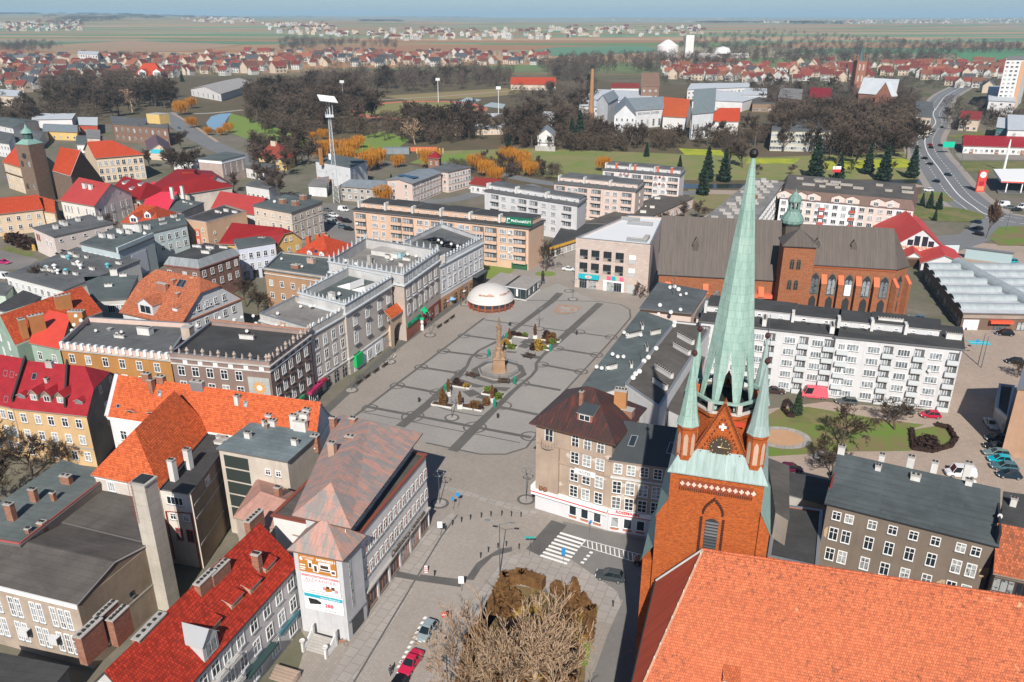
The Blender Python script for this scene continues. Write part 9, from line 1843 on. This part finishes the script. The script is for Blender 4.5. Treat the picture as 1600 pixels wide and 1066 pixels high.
suburb([(430,80),(700,86),(860,86),(860,100),(700,102),(480,104)],62,'beyond the long wood','suburb beyond the long wood');suburb([(1030,108),(1320,104),(1330,122),(1180,132),(1050,122)],62,'in the red roofed estate beyond the castle','red roofed estate',(1,1.3),[0,0,1,0,4,3,6,1,2]);suburb([(1405,106),(1570,104),(1570,124),(1405,122)],40,'right of the far brick church','estate right of the far church',(1,1.4),[0,1,0,4,2,3]);suburb([(1450,124),(1560,126),(1540,150),(1490,140)],7,'beside the bend of the main road','houses at the main road bend')
import numpy as np
def merged(name,label,mesh,spots,kind='stuff',cat=None):
 0
 n=len(mesh.vertices);co=np.empty(n*3);mesh.vertices.foreach_get('co',co);co=co.reshape(-1,3);F=[tuple(p.vertices)for p in mesh.polygons];MI=[p.material_index for p in mesh.polygons];V=[];FF=[];mi=[]
 for i,(x,y,z,s,sz,a)in enumerate(spots):
  ca,sa=math.cos(a),math.sin(a);q=np.empty_like(co);q[:,0]=(co[:,0]*ca-co[:,1]*sa)*s+x;q[:,1]=(co[:,0]*sa+co[:,1]*ca)*s+y;q[:,2]=co[:,2]*sz+z;V.append(q);FF+=[tuple(v+i*n for v in f)for f in F];mi+=MI
 me=bpy.data.meshes.new(name);me.from_pydata(np.concatenate(V).tolist(),[],FF);[me.materials.append(x)for x in mesh.materials];me.polygons.foreach_set('material_index',mi);me.update();o=link(me,name);tag(o,label,cat,None,kind);return o
def tiny(seed,mat,n=46):
 n=int(n*1.6)
 q=random.Random(seed);m=MB();m.tube((0,0,0),(0,0,5),.25,.15,BARK,3)
 for i in range(n):
  v=Vector((q.gauss(0,1),q.gauss(0,1),q.gauss(0,1))).normalized()*q.uniform(.5,1);c=Vector((v.x*3.6,v.y*3.6,6+v.z*4));e=Vector((q.gauss(0,1),q.gauss(0,1),q.gauss(.6,1))).normalized()*q.uniform(.8,1.8);s=e.orthogonal().normalized()*q.uniform(.06,.22);m.face([c-s-e,c+s-e,c+s*.3+e,c-s*.3+e],mat)
 return m.mesh('tiny')
TB=leafy((.105,.082,.066),(.075,.056,.048),key="far twigs");TBD=leafy((.11,.08,.058),(.065,.047,.035),key="far twigs");TG=leafy((.05,.075,.05),(.035,.05,.04),key="far needles")
T1,T2_,T3_=tiny(1,TB),tiny(2,TG,30),tiny(3,TBD,60)
def mass(poly,n,s,sz,label,mesh=None,name='wood'):
 q=random.Random(n);xs=[p[0]for p in poly];ys_=[p[1]for p in poly];sp=[];t=0
 while len(sp)<n and t<n*60:
  t+=1;x,y=q.uniform(min(xs),max(xs)),q.uniform(min(ys_),max(ys_))
  if inpoly(x,y,poly):g=G(x,y);k=q.uniform(.8,1.25);sp.append((g.x,g.y,hill(g.x,g.y)-.3,s*k,sz*k,q.uniform(0,6.28)))
 merged(name,label,mesh or T1,sp)
mass([(470,128),(640,116),(800,116),(800,134),(640,146),(480,148)],260,1.3,1.7,'deep bare wood in a long band behind the running track')
mass([(60,142),(140,124),(250,128),(270,150),(255,160),(90,168)],330,1.3,1.6,'deep bare wood below the far left suburb',T3_);mass([(385,148),(480,140),(560,145),(590,170),(500,190),(390,185)],300,1.3,1.6,'deep bare grove left of the stadium',T3_);mass([(385,190),(500,192),(560,200),(720,196),(760,222),(660,228),(540,214),(420,214)],170,1.0,1.2,'dark bare trees on the slope below the stadium',T3_);mass([(0,165),(60,158),(170,178),(170,188),(60,200),(0,205)],60,1,1.1,'dark trees between the sheds at the left',T3_);mass([(395,226),(500,236),(470,262),(395,262)],40,1,1,'dark undergrowth round the cottage',T3_);mass([(1470,160),(1600,165),(1600,200),(1480,208)],60,.9,.9,'thin bare trees right of the main road',T1);mass([(700,262),(880,268),(880,284),(700,270)],40,.7,.6,'brown scrub strip behind the stepped blocks',T1);mass([(900,92),(1030,88),(1160,98),(1160,108),(1040,112),(930,116),(900,130),(860,124),(840,104)],420,1.3,1.5,'grey brown wood beyond the castle brewery',T1);mass([(1070,60),(1200,52),(1300,58),(1480,72),(1490,100),(1400,104),(1200,104),(1080,90),(1050,72)],620,1.6,1.5,'wide grey brown floodplain wood at the upper right');mass([(1380,66),(1600,68),(1640,76),(1600,84),(1480,84)],200,1.6,1.3,'thin grey wood strip on the right horizon fields');mass([(430,62),(500,62),(620,66),(620,76),(440,80)],150,1.7,1.5,'grey wood before the middle fields');mass([(0,70),(60,68),(100,74),(60,82),(0,82)],90,1.5,1.4,'grey copse at the far left fields');mass([(0,92),(300,88),(480,84),(860,88),(860,104),(480,108),(300,122),(120,136),(0,150)],520,.9,.8,'garden trees between the suburb houses',T1);mass([(1000,106),(1320,102),(1580,104),(1560,140),(1400,140),(1180,140),(1040,134)],420,.9,.8,'garden trees between the estate houses',T1);mass([(150,86),(230,86),(230,92),(160,94)],60,1.2,1.1,'dark evergreen shelter belt behind the left suburb',T2_);mass([(1200,190),(1420,180),(1430,230),(1330,250),(1210,228)],330,1.3,1.6,'deep wood mass before the long pale school',T3_);mass([(1160,138),(1440,150),(1430,178),(1200,180)],260,1.1,1.2,'undergrowth and trees round the far brick church',T1);mass([(740,196),(910,176),(930,215),(1090,222),(1200,222),(1200,230),(940,240),(800,234)],320,.9,1.0,'undergrowth belt below the castle',T3_);mass([(790,140),(930,130),(930,160),(800,170)],60,1,1,'shrubs among the allotments left of the brick chimney')
for p,n,l in(([(0,33.5),(66,33),(66,36),(0,37)],60,'far left'),([(70,37),(240,32),(400,31),(400,33.5),(230,42),(90,47)],150,'left'),([(340,30.5),(490,29),(490,32),(340,32)],60,'left centre'),([(565,35),(625,34),(625,40),(565,40)],40,'centre'),([(615,29),(760,29),(750,32),(620,31)],70,'centre right'),([(920,28),(1070,28),(1060,31),(930,31)],50,'right of centre'),([(1090,37),(1200,34),(1200,40),(1100,41)],50,'right'),([(1140,28.5),(1640,27.5),(1640,29.5),(1140,30.5)],220,'far right'),([(1230,38),(1320,36),(1320,44),(1235,44)],50,'lower right')):mass(p,n,14,1.6,'dark distant forest strip on the horizon, '+l)
HM=HP[0][0];hm=MB()
def village(poly,n,l,cols=(0,1,4),big=(1.1,2.2)):
 for c in cols:
  P=HP[c];q=random.Random(n+c);sp=[];xs=[p[0]for p in poly];ys_=[p[1]for p in poly]
  while len(sp)<n//len(cols):
   x,y=q.uniform(min(xs),max(xs)),q.uniform(min(ys_),max(ys_))
   if inpoly(x,y,poly):g=G(x,y);s=q.uniform(*big);sp.append((g.x,g.y,hill(g.x,g.y),s,s,q.uniform(0,6.28)))
  merged('distant_houses','distant village houses of the '+l+', '+P[2]+' with '+P[3]+' roofs',P[0],sp)if c!=cols[0]else merged('distant_houses','distant village roofs of the '+l+', '+P[3],P[1],sp)
def infill(poly,n,l,cols):
 for c in cols:
  P=HP[c];q=random.Random(n+c*7);sp=[];xs=[p[0]for p in poly];ys_=[p[1]for p in poly]
  while len(sp)<n:
   x,y=q.uniform(min(xs),max(xs)),q.uniform(min(ys_),max(ys_))
   if inpoly(x,y,poly):g=G(x,y);s=q.uniform(.9,1.5);sp.append((g.x,g.y,0,s,s,q.choice((-.4,1.2,-.3))+q.uniform(-.1,.1)))
  merged('suburb_houses','further small houses of the suburb '+l+', '+P[2]+' walls',P[0],sp);merged('suburb_roofs','roofs of further small houses of the suburb '+l+', '+P[3],P[1],sp)
infill([(0,92),(60,88),(300,88),(480,82),(860,84),(860,102),(480,108),(300,118),(160,132),(0,145)],60,'left and centre',(0,2,4,7));infill([(1030,105),(1320,101),(1575,102),(1570,124),(1400,126),(1200,134),(1050,124)],55,'right',(0,5,4))
village([(0,47),(130,44),(130,53),(0,54)],110,'left fields');village([(410,46),(520,46),(540,60),(430,56)],90,'left centre fields');village([(280,40),(400,38),(400,48),(300,47)],60,'left hill');village([(520,56),(700,52),(860,52),(860,62),(620,64)],130,'middle fields');village([(860,50),(1100,48),(1100,58),(860,60)],110,'centre right fields');village([(900,30),(1200,29),(1200,36),(920,34)],110,'horizon');village([(1180,36),(1640,33),(1640,40),(1300,44),(1180,40)],260,'right horizon',(4,0,5))
m=MB();M=bpy.data.materials.new("haze");M.use_nodes=True;nt=M.node_tree;nt.nodes.clear()
o_=nt.nodes.new("ShaderNodeOutputMaterial");v=nt.nodes.new("ShaderNodeVolumePrincipled");v.inputs["Color"].default_value=(.55,.82,1.0,1);v.inputs["Density"].default_value=8e-5;v.inputs["Anisotropy"].default_value=0.0
nt.links.new(v.outputs[0],o_.inputs["Volume"])
m.prism([(-31000,-500),(31000,-500),(31000,27500),(-31000,27500)],-3,175,M);hz=m.build('haze');tag(hz,kind='stuff')
